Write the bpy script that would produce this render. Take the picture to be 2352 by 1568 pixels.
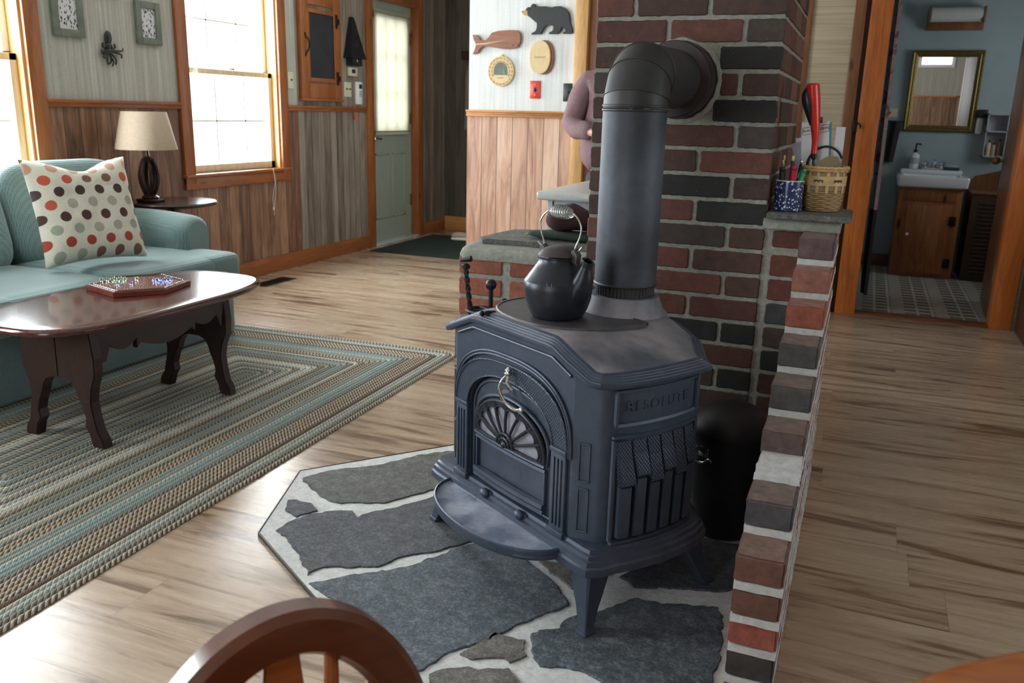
import bpy, bmesh, math, random
from mathutils import Vector, Matrix, noise
for _o in list(bpy.data.objects): bpy.data.objects.remove(_o)
S = bpy.context.scene
C = S.collection
PI = math.pi
# ------------------------------------------------------------------ camera
YAW, PITCH, ROLL = 0.378976553, 0.259997870, 0.0251644366
_f = Vector((-math.sin(YAW)*math.cos(PITCH), math.cos(YAW)*math.cos(PITCH), -math.sin(PITCH)))
_r = Vector((math.cos(YAW), math.sin(YAW), 0)); _u = _r.cross(_f)
_c, _s = math.cos(ROLL), math.sin(ROLL)
_r2 = _c*_r+_s*_u; _u2 = -_s*_r+_c*_u
cam = bpy.data.objects.new('camera', bpy.data.cameras.new('camera')); C.objects.link(cam)
cam.matrix_world = Matrix(((_r2.x, _u2.x, -_f.x, 0), (_r2.y, _u2.y, -_f.y, 0), (_r2.z, _u2.z, -_f.z, 1.18), (0, 0, 0, 1)))
cam.data.sensor_width = 36.0; cam.data.lens = 1977.873/2352*36
cam.data.clip_start = 0.02; cam.data.clip_end = 200
cam.data.dof.use_dof = True; cam.data.dof.focus_distance = 2.15; cam.data.dof.aperture_fstop = 7.0
S.camera = cam
# ------------------------------------------------------------------ light
S.view_settings.view_transform = 'Standard'; S.view_settings.look = 'None'
S.view_settings.gamma = 1.0; S.view_settings.use_curve_mapping = False
S.view_settings.exposure = 0.0
W = bpy.data.worlds.new('world'); S.world = W; W.use_nodes = True
_bg = W.node_tree.nodes['Background']; _bg.inputs[0].default_value = (0.90, 0.96, 1.0, 1); _bg.inputs[1].default_value = 3.0
def daylight(loc, rot, sx, sy, watts, col=(0.90, 0.96, 1.0)):
    l = bpy.data.lights.new('window_daylight', 'AREA'); l.shape = 'RECTANGLE'; l.size = sx; l.size_y = sy
    l.energy = watts; l.color = col
    o = bpy.data.objects.new('window_daylight', l); C.objects.link(o); o.location = loc; o.rotation_euler = rot
XW = -3.961          # window wall plane
XR = 2.6             # right wall
YB = -2.2            # wall behind the camera
YF = 5.73            # bathroom / beige wall plane
ZC = 2.45
WIN = [(2.38, 3.272), (4.405, 5.305), (0.25, 1.15)]
for (a, b), w_ in zip(WIN, (112, 112, 112)): daylight((XW-0.16, (a+b)/2, 1.40), (0, -PI/2, 0), 1.30, b-a, w_)
daylight((XR+0.14, 2.2, 1.4), (0, PI/2, 0), 1.2, 1.5, 13)
daylight((-1.6, YB-0.14, 1.35), (PI/2, 0, 0), 1.3, 1.7, 34)
daylight((1.80, 6.95, 1.55), (0, PI/2, 0), 0.6, 0.8, 8)
daylight((XW-0.16, 6.985, 1.47), (0, -PI/2, 0), 0.95, 0.56, 7)
# ------------------------------------------------------------------ node helpers
class NT:
    def __init__(s, name):
        s.m = bpy.data.materials.new(name); s.m.use_nodes = True; s.t = s.m.node_tree; s.n = s.t.nodes
        s.b = s.n['Principled BSDF']
    def node(s, typ, **kw):
        n = s.n.new(typ)
        for k, v in kw.items():
            if k.startswith('i_'): n.inputs[k[2:]].default_value = v
            else: setattr(n, k, v)
        return n
    def link(s, a, b): s.t.links.new(a, b)
    def coords(s, scale=(1, 1, 1), kind='Object', rot=(0, 0, 0), loc=(0, 0, 0)):
        tc = s.node('ShaderNodeTexCoord'); mp = s.node('ShaderNodeMapping')
        mp.inputs['Scale'].default_value = scale; mp.inputs['Rotation'].default_value = rot; mp.inputs['Location'].default_value = loc
        s.link(tc.outputs[kind], mp.inputs[0]); return mp.outputs[0]
    def noise(s, vec, scale=5, detail=4, rough=0.55, dist=0.0, dim='3D'):
        n = s.node('ShaderNodeTexNoise', noise_dimensions=dim); n.inputs['Scale'].default_value = scale
        n.inputs['Detail'].default_value = detail; n.inputs['Roughness'].default_value = rough; n.inputs['Distortion'].default_value = dist
        if vec is not None: s.link(vec, n.inputs['Vector'] if dim != '1D' else n.inputs['W'])
        return n.outputs[0]
    def ramp(s, fac, stops, interp='LINEAR'):
        r = s.node('ShaderNodeValToRGB'); r.color_ramp.interpolation = interp
        e = r.color_ramp.elements
        while len(e) < len(stops): e.new(0.5)
        for i, (p, c) in enumerate(stops):
            e[i].position = p; e[i].color = (c[0], c[1], c[2], 1) if not isinstance(c, (int, float)) else (c, c, c, 1)
        s.link(fac, r.inputs[0]); return r.outputs[0]
    def math(s, op, a, b=None, c=None, clamp=False):
        m = s.node('ShaderNodeMath', operation=op); m.use_clamp = clamp
        for i, v in enumerate((a, b, c)):
            if v is None: continue
            if isinstance(v, (int, float)): m.inputs[i].default_value = v
            else: s.link(v, m.inputs[i])
        return m.outputs[0]
    def mix(s, fac, a, b, mode='MIX'):
        m = s.node('ShaderNodeMix', data_type='RGBA', blend_type=mode)
        for i, v in ((0, fac), (6, a), (7, b)):
            if isinstance(v, (int, float)): m.inputs[i].default_value = v
            elif isinstance(v, tuple): m.inputs[i].default_value = (*v[:3], 1)
            else: s.link(v, m.inputs[i])
        return m.outputs[2]
    def sep(s, vec):
        x = s.node('ShaderNodeSeparateXYZ'); s.link(vec, x.inputs[0]); return x.outputs
    def comb(s, x, y, z):
        c = s.node('ShaderNodeCombineXYZ')
        for i, v in enumerate((x, y, z)):
            if isinstance(v, (int, float)): c.inputs[i].default_value = v
            else: s.link(v, c.inputs[i])
        return c.outputs[0]
    def bump(s, h, strength=0.3, dist=0.002):
        b = s.node('ShaderNodeBump'); b.inputs['Strength'].default_value = strength; b.inputs['Distance'].default_value = dist
        s.link(h, b.inputs['Height']); s.link(b.outputs[0], s.b.inputs['Normal']); return b
    def set(s, col=None, rough=None, metal=None, spec=None, **kw):
        for k, v in (('Base Color', col), ('Roughness', rough), ('Metallic', metal), ('Specular IOR Level', spec)):
            if v is None: continue
            if isinstance(v, tuple): s.b.inputs[k].default_value = (*v[:3], 1)
            elif isinstance(v, (int, float)): s.b.inputs[k].default_value = v
            else: s.link(v, s.b.inputs[k])
        for k, v in kw.items(): s.b.inputs[k.replace('_', ' ')].default_value = v
        return s.m
def plain(name, col, rough=0.5, metal=0.0, var=0.12, scale=30, bump=0.0, **kw):
    t = NT(name); n = t.noise(t.coords(), scale, 5)
    d = tuple(c*(1-var) for c in col); l = tuple(min(1, c*(1+var)) for c in col)
    c = t.ramp(n, [(0.3, d), (0.7, l)])
    if bump: t.bump(n, bump, 0.002)
    return t.set(c, rough, metal, **kw)
def wood(name, dark, mid, light, axis='Z', rough=0.4, sc=1.0, knots=True, coat=0.0, bump=0.05):
    t = NT(name); s = {'X': (1.2, 14, 14), 'Y': (14, 1.2, 14), 'Z': (14, 14, 1.2)}[axis]
    s = tuple(v*sc for v in s)
    n = t.noise(t.coords(s), 1.6, 6, 0.6, 1.2); c = t.ramp(n, [(0.25, dark), (0.5, mid), (0.75, light)])
    f = t.noise(t.coords(tuple(v*5 for v in s)), 2.0, 3, 0.5); c = t.mix(0.25, c, t.ramp(f, [(0.35, tuple(x*0.6 for x in mid)), (0.65, light)]))
    if knots:
        v = t.node('ShaderNodeTexVoronoi'); v.inputs['Scale'].default_value = 1.0
        ks = {'X': (2.2, 7, 7), 'Y': (7, 2.2, 7), 'Z': (7, 7, 2.2)}[axis]
        t.link(t.coords(ks), v.inputs['Vector'])
        k = t.ramp(v.outputs['Distance'], [(0.06, 1.0), (0.13, 0.0)]); c = t.mix(k, c, tuple(x*0.25 for x in dark))
    if bump: t.bump(f, bump, 0.001)
    return t.set(c, rough, Coat_Weight=coat, Coat_Roughness=0.08)
def planks(name, pal, width, across='Y', along='Z', plen=None, groove=0.004, rough=0.5, streak=1.0, gcol=(0.02, 0.013, 0.01), sc=1.0, gdepth=0.6, cvar=0.32, fa=11, fl_=1.1, fine=0.22):
    # pal = list of plank base colours (ramp), streaky grain runs along the plank
    t = NT(name); o = t.sep(t.coords()); ax = {'X': 0, 'Y': 1, 'Z': 2}
    a = o[ax[across]]; l = o[ax[along]]
    q = t.math('DIVIDE', a, width); pid = t.math('FLOOR', q); fr = t.math('FRACT', q)
    wn = t.node('ShaderNodeTexWhiteNoise', noise_dimensions='1D'); t.link(pid, wn.inputs['W'])
    off = wn.outputs['Value']; cid = off
    edge = t.math('MINIMUM', fr, t.math('SUBTRACT', 1.0, fr)); g = t.math('LESS_THAN', edge, groove/width/2)
    if plen:
        ql = t.math('ADD', t.math('DIVIDE', l, plen), t.math('MULTIPLY', off, 7.3)); lid = t.math('FLOOR', ql); fl = t.math('FRACT', ql)
        w2 = t.node('ShaderNodeTexWhiteNoise', noise_dimensions='2D'); t.link(t.comb(pid, lid, 0), w2.inputs['Vector']); cid = w2.outputs['Value']
        el = t.math('MINIMUM', fl, t.math('SUBTRACT', 1.0, fl)); g = t.math('MAXIMUM', g, t.math('LESS_THAN', el, groove/plen/2))
    v = t.comb(t.math('MULTIPLY', a, fa*sc), t.math('MULTIPLY', l, fl_*sc), t.math('MULTIPLY', cid, 37.0))
    n = t.noise(v, 1.3, 7, 0.62, 1.6)
    v2 = t.comb(t.math('MULTIPLY', a, 60*sc), t.math('MULTIPLY', l, 2.5*sc), t.math('MULTIPLY', cid, 11.0)); n2 = t.noise(v2, 1.2, 4, 0.6, 0.4)
    k = t.math('ADD', t.math('MULTIPLY', n, streak), t.math('MULTIPLY', t.math('SUBTRACT', cid, 0.5), cvar))
    k = t.math('ADD', k, t.math('MULTIPLY', t.math('SUBTRACT', n2, 0.5), fine))
    c = t.ramp(k, pal); c = t.mix(g, c, gcol)
    h = t.math('SUBTRACT', t.math('MULTIPLY', n2, 0.2), t.math('MULTIPLY', g, gdepth)); t.bump(h, 0.5, 0.002)
    r = t.math('ADD', t.math('MULTIPLY', n2, 0.1), rough-0.05)
    return t.set(c, r)
M = {}
M['pine'] = wood('pine_trim', (0.17, 0.045, 0.012), (0.29, 0.085, 0.022), (0.42, 0.15, 0.045), 'Z', 0.38)
M['pineY'] = wood('pine_trim_y', (0.17, 0.045, 0.012), (0.29, 0.085, 0.022), (0.42, 0.15, 0.045), 'Y', 0.38)
M['pineX'] = wood('pine_trim_x', (0.34, 0.13, 0.035), (0.55, 0.25, 0.08), (0.70, 0.36, 0.13), 'X', 0.38)
M['pine_light'] = wood('light_pine', (0.45, 0.22, 0.07), (0.62, 0.34, 0.12), (0.75, 0.47, 0.2), 'Z', 0.4)
M['pine_orange'] = wood('orange_pine', (0.30, 0.07, 0.015), (0.52, 0.14, 0.025), (0.66, 0.22, 0.05), 'Z', 0.35)
M['pine_brown'] = wood('brown_pine', (0.13, 0.045, 0.015), (0.21, 0.08, 0.03), (0.30, 0.13, 0.05), 'Z', 0.4)
M['sash'] = wood('sash_wood', (0.62, 0.42, 0.22), (0.74, 0.56, 0.34), (0.82, 0.68, 0.48), 'Z', 0.4, knots=False)
M['wains'] = planks('wainscot_boards', [(0.22, (0.07, 0.032, 0.018)), (0.42, (0.17, 0.078, 0.042)), (0.55, (0.26, 0.13, 0.072)), (0.75, (0.42, 0.25, 0.155))], 0.105, 'Y', 'Z')
M['wains_k'] = planks('wainscot_kitchen', [(0.22, (0.30, 0.15, 0.10)), (0.42, (0.50, 0.28, 0.19)), (0.58, (0.64, 0.40, 0.28)), (0.8, (0.78, 0.54, 0.40))], 0.105, 'X', 'Z', gcol=(0.12, 0.06, 0.04), streak=1.25, fine=0.12)
M['wains_b'] = planks('wainscot_back', [(0.22, (0.10, 0.05, 0.03)), (0.5, (0.25, 0.14, 0.09)), (0.8, (0.42, 0.27, 0.18))], 0.105, 'X', 'Z')
M['grayboard'] = planks('grey_boards', [(0.2, (0.085, 0.06, 0.042)), (0.45, (0.19, 0.145, 0.108)), (0.75, (0.32, 0.255, 0.20))], 0.085, 'Y', 'Z')
M['grayboardX'] = planks('grey_boards_x', [(0.2, (0.035, 0.027, 0.02)), (0.45, (0.08, 0.062, 0.045)), (0.75, (0.13, 0.105, 0.08))], 0.12, 'X', 'Z')
M['floor'] = planks('floor_laminate', [(0.27, (0.10, 0.058, 0.036)), (0.37, (0.215, 0.135, 0.083)), (0.44, (0.36, 0.255, 0.175)), (0.58, (0.45, 0.34, 0.24)), (0.80, (0.51, 0.40, 0.295))], 0.19, 'Y', 'X', plen=1.25, groove=0.0016, rough=0.27, streak=0.95, gcol=(0.24, 0.17, 0.12), sc=0.75, gdepth=0.15, cvar=0.07, fa=12, fl_=1.0, fine=0.14)
def mat_paper(name, c1, c2, c3, hs=55):
    t = NT(name); n = t.noise(t.coords((hs, hs, 1.2)), 1.0, 6, 0.65); m = t.noise(t.coords((hs*4, hs*4, 90)), 1.0, 2)
    c = t.ramp(n, [(0.30, c1), (0.5, c2), (0.68, c3)]); c = t.mix(0.18, c, t.ramp(m, [(0.3, tuple(x*0.7 for x in c1)), (0.7, c3)])); t.bump(m, 0.15, 0.001)
    return t.set(c, 0.75)
M['paper'] = mat_paper('grasscloth_paper', (0.31, 0.30, 0.255), (0.40, 0.39, 0.335), (0.56, 0.55, 0.50))
M['paper_k'] = mat_paper('grasscloth_paper_kitchen', (0.62, 0.64, 0.62), (0.74, 0.76, 0.74), (0.88, 0.90, 0.89))
def mat_beige():
    t = NT('beige_grasscloth'); n = t.noise(t.coords((1.5, 1.5, 220)), 1.0, 4, 0.6)
    c = t.ramp(n, [(0.3, (0.36, 0.29, 0.19)), (0.7, (0.62, 0.53, 0.38))]); t.bump(n, 0.3, 0.001); return t.set(c, 0.8)
M['beige'] = mat_beige()
M['bathpaint'] = plain('bath_wall_paint', (0.36, 0.44, 0.46), 0.7, var=0.04, scale=8)
M['ceil'] = plain('ceiling_paint', (0.72, 0.70, 0.66), 0.8, var=0.03)
M['whitepaint'] = plain('white_paint', (0.80, 0.80, 0.78), 0.35, var=0.03)
M['doorpaint'] = plain('door_paint_grey_green', (0.33, 0.36, 0.29), 0.35, var=0.05, scale=10)
M['black'] = plain('black_plastic', (0.012, 0.012, 0.013), 0.35)
M['blackmetal'] = plain('black_metal', (0.02, 0.02, 0.021), 0.4, 0.6)
M['chrome'] = plain('chrome', (0.75, 0.75, 0.76), 0.12, 1.0, var=0.03)
M['brass'] = plain('brass_gold', (0.22, 0.155, 0.05), 0.5, 0.8, var=0.3, scale=80)
M['white'] = plain('white_plastic', (0.78, 0.78, 0.76), 0.3, var=0.03)
M['cream'] = plain('cream_plastic', (0.62, 0.58, 0.43), 0.4, var=0.03)
M['red'] = plain('red_plastic', (0.62, 0.025, 0.02), 0.22, var=0.05)
M['redpaint'] = plain('red_plate', (0.68, 0.05, 0.03), 0.3, var=0.05)
M['green'] = plain('green_plastic', (0.02, 0.33, 0.16), 0.25)
M['porcelain'] = plain('porcelain', (0.78, 0.80, 0.82), 0.08, var=0.02)
M['card'] = plain('cardboard', (0.30, 0.22, 0.13), 0.8)
M['paperwhite'] = plain('white_paper_sheet', (0.74, 0.74, 0.78), 0.7, var=0.04)
M['papergrey'] = plain('grey_paper_sheet', (0.42, 0.42, 0.46), 0.7, var=0.1)
M['sky'] = plain('teal_card', (0.05, 0.25, 0.33), 0.6)
M['ink'] = plain('dark_ink', (0.02, 0.02, 0.025), 0.6)
M['shade'] = plain('linen_lampshade', (0.50, 0.40, 0.30), 0.85, var=0.08, scale=60, bump=0.2)
M['mahog'] = wood('dark_mahogany', (0.008, 0.003, 0.003), (0.018, 0.006, 0.005), (0.040, 0.012, 0.009), 'Y', 0.38, 1.4, knots=False, coat=0.12)
M['mahogtop'] = wood('mahogany_top', (0.035, 0.008, 0.007), (0.065, 0.015, 0.012), (0.11, 0.028, 0.021), 'Y', 0.20, 1.6, knots=False, coat=0.45)
M['maple'] = wood('chair_wood', (0.075, 0.016, 0.005), (0.11, 0.025, 0.007), (0.15, 0.038, 0.012), 'X', 0.28, knots=False, coat=0.35)
M['maple2'] = wood('table_wood', (0.24, 0.06, 0.012), (0.34, 0.095, 0.022), (0.42, 0.13, 0.035), 'X', 0.22, knots=False, coat=0.5)
M['boardred'] = wood('red_game_board', (0.10, 0.018, 0.010), (0.15, 0.028, 0.015), (0.2, 0.045, 0.025), 'Y', 0.25, 2, knots=False, coat=0.3)
M['espresso'] = plain('espresso_wood', (0.022, 0.008, 0.006), 0.2, var=0.3)
M['leather'] = plain('sweater_knit', (0.21, 0.125, 0.135), 0.85, var=0.15, scale=120, bump=0.4)
M['skin'] = plain('skin', (0.58, 0.36, 0.27), 0.5, var=0.05, Subsurface_Weight=0.1)
M['hair'] = plain('brown_hair', (0.10, 0.055, 0.03), 0.5, var=0.3, scale=90)
M['jeans'] = plain('dark_trousers', (0.025, 0.03, 0.05), 0.8, var=0.2)
M['matdark'] = plain('dark_green_mat', (0.012, 0.022, 0.018), 0.95, var=0.4, scale=200, bump=0.6)
M['coat'] = plain('beige_coat_cloth', (0.20, 0.16, 0.12), 0.9, var=0.15, bump=0.2)
M['coatdark'] = plain('dark_coat_cloth', (0.03, 0.028, 0.035), 0.9, var=0.2)
M['towel'] = plain('dark_towel', (0.03, 0.025, 0.025), 0.95, var=0.3, scale=150, bump=0.6)
M['curtain_sh'] = None
def mat_sofa():
    t = NT('sage_waffle_fabric'); tc = t.node('ShaderNodeTexCoord'); 
    o = t.sep(t.coords())
    f = 2*PI/0.0085
    a = t.math('SINE', t.math('MULTIPLY', o[1], f)); b = t.math('SINE', t.math('MULTIPLY', o[2], f)); d = t.math('SINE', t.math('MULTIPLY', o[0], f))
    h = t.math('ADD', t.math('ADD', a, b), d); hn = t.math('ADD', t.math('MULTIPLY', h, 0.17), 0.5)
    n = t.noise(t.coords(), 3, 3); c = t.ramp(n, [(0.3, (0.15, 0.235, 0.235)), (0.7, (0.205, 0.305, 0.30))])
    c = t.mix(t.math('MULTIPLY', t.ramp(hn, [(0.2, 1.0), (0.55, 0.0)]), 0.6), c, (0.07, 0.13, 0.13)); t.bump(hn, 0.7, 0.003)
    return t.set(c, 0.9, Sheen_Weight=0.3)
M['sofa'] = mat_sofa()
def mat_slate(name, base, light, warm):
    t = NT(name); a = t.noise(t.coords((1, 1, 1)), 38, 9, 0.78, 0.15); b = t.noise(t.coords(), 3.0, 4, 0.6)
    f = t.noise(t.coords((1, 1, 1)), 130, 5, 0.75); a = t.math('ADD', t.math('MULTIPLY', a, 0.6), t.math('MULTIPLY', f, 0.4)); c = t.ramp(a, [(0.36, tuple(x*0.35 for x in base)), (0.49, base), (0.62, tuple(x*1.25 for x in light))]); c = t.mix(t.ramp(b, [(0.45, 0.0), (0.7, 0.55)]), c, t.mix(0.6, c, warm))
    h = t.math('ADD', a, t.math('MULTIPLY', b, 1.2)); t.bump(h, 1.0, 0.012)
    return t.set(c, 0.6)
M['slate'] = mat_slate('slate_blue', (0.085, 0.105, 0.125), (0.20, 0.24, 0.275), (0.13, 0.13, 0.15))
M['slate2'] = mat_slate('slate_grey', (0.075, 0.083, 0.095), (0.155, 0.165, 0.18), (0.09, 0.09, 0.095))
M['slate4'] = mat_slate('slate_green_grey', (0.10, 0.103, 0.092), (0.20, 0.20, 0.185), (0.12, 0.11, 0.095))
M['slate3'] = mat_slate('slate_brown', (0.15, 0.135, 0.12), (0.27, 0.25, 0.225), (0.2, 0.18, 0.15))
def mat_mortar(name, a, b, c_, bs=0.6, sc=60):
    t = NT(name); n = t.noise(t.coords(), sc, 8, 0.7); m = t.noise(t.coords(), 6, 4)
    c = t.ramp(n, [(0.3, a), (0.55, b), (0.75, c_)]); c = t.mix(t.ramp(m, [(0.4, 0.0), (0.7, 0.5)]), c, a); t.bump(n, bs, 0.004); return t.set(c, 0.85)
M['mortar'] = mat_mortar('mortar_grey', (0.20, 0.20, 0.17), (0.29, 0.295, 0.255), (0.42, 0.42, 0.375))
M['mortarw'] = mat_mortar('mortar_white', (0.50, 0.50, 0.50), (0.66, 0.66, 0.65), (0.80, 0.80, 0.78))
M['hearthm'] = mat_mortar('hearth_mortar', (0.48, 0.49, 0.48), (0.66, 0.67, 0.66), (0.82, 0.82, 0.80))
def mat_brick():
    t = NT('brick_fired_clay'); at = t.node('ShaderNodeAttribute', attribute_name='col')
    n = t.noise(t.coords(), 35, 8, 0.7); m = t.noise(t.coords(), 9, 4, 0.6, 0.5)
    c = t.mix(1.0, at.outputs['Color'], t.ramp(n, [(0.3, (0.62, 0.62, 0.62)), (0.7, (1.3, 1.28, 1.25))]), 'MULTIPLY')
    c = t.mix(t.ramp(m, [(0.52, 0.0), (0.68, 0.45)]), c, t.mix(0.5, c, (0.05, 0.035, 0.03)))
    sp = t.noise(t.coords(), 160, 2, 0.5); c = t.mix(t.ramp(sp, [(0.74, 0.0), (0.80, 0.7)]), c, (0.55, 0.5, 0.45))
    t.bump(n, 0.6, 0.004); return t.set(c, 0.75)
M['brick'] = mat_brick()
def mat_iron(name, base, dust, amt=0.5, rough=0.42, ds=5, lo=0.5, hi=0.75, metal=0.35, bs=0.15):
    t = NT(name); m = t.noise(t.coords(), ds, 4, 0.5, 0.3); g = t.noise(t.coords(), 260, 3, 0.6); f = t.noise(t.coords(), 40, 5, 0.65)
    c = t.mix(t.ramp(m, [(lo, 0.0), (hi, amt)]), base, dust); c = t.mix(0.35, c, t.mix(1.0, c, t.ramp(f, [(0.3, (0.6, 0.6, 0.6)), (0.7, (1.4, 1.4, 1.4))]), 'MULTIPLY'))
    t.bump(g, bs, 0.001); return t.set(c, rough, metal)
M['iron'] = mat_iron('cast_iron_blue_black', (0.055, 0.072, 0.105), (0.15, 0.155, 0.20), 0.5)
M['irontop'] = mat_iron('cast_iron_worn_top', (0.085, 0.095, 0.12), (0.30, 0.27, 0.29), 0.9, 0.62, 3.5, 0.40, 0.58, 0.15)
M['irondark'] = mat_iron('cast_iron_griddle', (0.065, 0.062, 0.07), (0.15, 0.13, 0.13), 0.7, 0.5, 9)
M['ironash'] = mat_iron('ash_lip_iron', (0.12, 0.15, 0.22), (0.36, 0.38, 0.46), 0.95, 0.6, 11, 0.38, 0.62, 0.1)
M['pipe'] = mat_iron('stovepipe_black_steel', (0.036, 0.043, 0.055), (0.11, 0.125, 0.155), 0.7, 0.55, 4, 0.42, 0.7, 0.2, 0.05)
M['pipedark'] = mat_iron('stovepipe_dull_elbow', (0.030, 0.030, 0.031), (0.055, 0.052, 0.05), 0.6, 0.5, 5, 0.45, 0.75, 0.2, 0.05)
M['thimble'] = mat_iron('thimble_brown_steel', (0.030, 0.018, 0.017), (0.05, 0.035, 0.03), 0.5, 0.4, 5, 0.45, 0.75, 0.2, 0.05)
M['grille'] = mat_iron('grille_dark_iron', (0.022, 0.027, 0.038), (0.05, 0.055, 0.07), 0.5, 0.4, 8)
M['kettle'] = mat_iron('kettle_iron', (0.018, 0.023, 0.032), (0.06, 0.065, 0.08), 0.5, 0.36, 8, 0.5, 0.75, 0.3, 0.2)
M['kettlelid'] = mat_iron('kettle_lid_iron', (0.06, 0.052, 0.048), (0.12, 0.10, 0.09), 0.6, 0.5, 12)
M['mineral'] = plain('mineral_streak', (0.25, 0.29, 0.33), 0.7, var=0.3, scale=200)
M['mica'] = plain('mica_panes', (0.30, 0.30, 0.36), 0.25, var=0.35, scale=22)
M['steelwire'] = plain('steel_wire', (0.55, 0.57, 0.54), 0.3, 1.0, var=0.1)
M['wicker'] = None
def mat_wicker():
    t = NT('wicker_weave'); o = t.sep(t.coords()); an = t.math('ARCTAN2', o[1], o[0])
    a = t.math('MULTIPLY', an, 18.0/2); row = t.math('DIVIDE', o[2], 0.006); rid = t.math('FLOOR', row)
    ph = t.math('MULTIPLY', rid, PI); w = t.math('SINE', t.math('ADD', a, ph)); rr = t.math('ABSOLUTE', t.math('SINE', t.math('MULTIPLY', row, PI)))
    h = t.math('MULTIPLY', t.math('ADD', t.math('MULTIPLY', w, 0.5), 0.6), rr)
    c = t.ramp(h, [(0.0, (0.10, 0.05, 0.02)), (0.35, (0.40, 0.23, 0.09)), (0.9, (0.62, 0.42, 0.20))]); n = t.noise(t.coords(), 30, 4); c = t.mix(0.3, c, t.ramp(n, [(0.3, (0.25, 0.12, 0.04)), (0.7, (0.68, 0.48, 0.25))]))
    t.bump(h, 0.9, 0.004); return t.set(c, 0.5)
M['wicker'] = mat_wicker()
M['splint'] = plain('wicker_splint', (0.58, 0.38, 0.17), 0.5, var=0.2, scale=50)
def mat_cup():
    t = NT('blue_floral_china'); tc = t.node('ShaderNodeTexCoord'); u = t.sep(tc.outputs['UV'])
    vec = t.comb(u[0], u[1], 0)
    v = t.node('ShaderNodeTexVoronoi'); v.inputs['Scale'].default_value = 29; t.link(vec, v.inputs['Vector'])
    ring = t.ramp(v.outputs['Distance'], [(0.10, (0.02, 0.03, 0.07)), (0.14, (0.65, 0.67, 0.66)), (0.30, (0.65, 0.67, 0.66)), (0.36, (0.015, 0.03, 0.10))])
    v2 = t.node('ShaderNodeTexVoronoi'); v2.inputs['Scale'].default_value = 90; t.link(vec, v2.inputs['Vector'])
    c = t.mix(t.ramp(v2.outputs['Distance'], [(0.18, 0.7), (0.26, 0.0)]), ring, (0.3, 0.38, 0.55)); return t.set(c, 0.15)
M['cup'] = mat_cup()
def mat_pillow():
    t = NT('polka_dot_linen'); tc = t.node('ShaderNodeTexCoord'); u = t.sep(tc.outputs['UV'])
    row = t.math('MULTIPLY', u[1], 8.2); rid = t.math('FLOOR', row)
    par = t.math('MULTIPLY', t.math('FRACT', t.math('MULTIPLY', rid, 0.5)), 1.0)
    col = t.math('ADD', t.math('MULTIPLY', u[0], 5.1), par); cidn = t.math('FLOOR', col)
    dx = t.math('DIVIDE', t.math('SUBTRACT', t.math('FRACT', col), 0.5), 5.1); dy = t.math('DIVIDE', t.math('SUBTRACT', t.math('FRACT', row), 0.5), 8.2)
    d = t.math('SQRT', t.math('ADD', t.math('MULTIPLY', dx, dx), t.math('MULTIPLY', dy, dy)))
    mask = t.ramp(d, [(0.0475, 1.0), (0.050, 0.0)])
    # colour goes by row: brown / grey-beige / dark / sage / rust ...
    k = t.math('MULTIPLY', t.math('ADD', rid, 0.5), 0.125)
    wn = t.node('ShaderNodeTexWhiteNoise', noise_dimensions='2D'); t.link(t.comb(cidn, rid, 0), wn.inputs['Vector'])
    k2 = t.math('FRACT', t.math('ADD', k, t.math('MULTIPLY', t.math('GREATER_THAN', wn.outputs['Value'], 0.85), 0.25)))
    dc = t.ramp(k2, [(0.0, (0.20, 0.10, 0.07)), (0.125, (0.36, 0.055, 0.03)), (0.25, (0.33, 0.37, 0.29)), (0.375, (0.075, 0.030, 0.025)), (0.5, (0.38, 0.37, 0.29)), (0.625, (0.06, 0.035, 0.03)), (0.75, (0.50, 0.10, 0.05)), (0.875, (0.50, 0.30, 0.22))], 'CONSTANT')
    n = t.noise(t.coords(), 300, 2); base = t.ramp(n, [(0.3, (0.60, 0.58, 0.48)), (0.7, (0.74, 0.72, 0.62))])
    c = t.mix(mask, base, dc); t.bump(t.noise(t.coords(), 9, 4), 0.35, 0.02); return t.set(c, 0.85)
M['pillow'] = mat_pillow()
def mat_rug():
    t = NT('braided_wool'); tc = t.node('ShaderNodeTexCoord'); u = t.sep(tc.outputs['UV'])
    a = t.node('ShaderNodeAttribute', attribute_name='colA').outputs['Color']; b = t.node('ShaderNodeAttribute', attribute_name='colB').outputs['Color']
    # plaited look: v-shaped strands
    v = t.math('ABSOLUTE', t.math('SUBTRACT', u[1], 0.5)); s = t.math('FRACT', t.math('ADD', t.math('DIVIDE', u[0], 0.019), t.math('MULTIPLY', v, 1.2)))
    side = t.math('GREATER_THAN', u[1], 0.5); s2 = t.math('FRACT', t.math('ADD', s, t.math('MULTIPLY', side, 0.5)))
    m = t.math('GREATER_THAN', s2, 0.5); n = t.noise(t.coords(), 120, 4, 0.7)
    c = t.mix(m, a, b); c = t.mix(0.55, c, t.mix(1.0, c, t.ramp(n, [(0.3, (0.55, 0.55, 0.55)), (0.7, (1.4, 1.4, 1.4))]), 'MULTIPLY'))
    hh = t.math('ABSOLUTE', t.math('SINE', t.math('MULTIPLY', t.math('MULTIPLY', s, 2), PI))); t.bump(hh, 0.4, 0.003); return t.set(c, 0.95)
M['rug'] = mat_rug()
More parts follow.
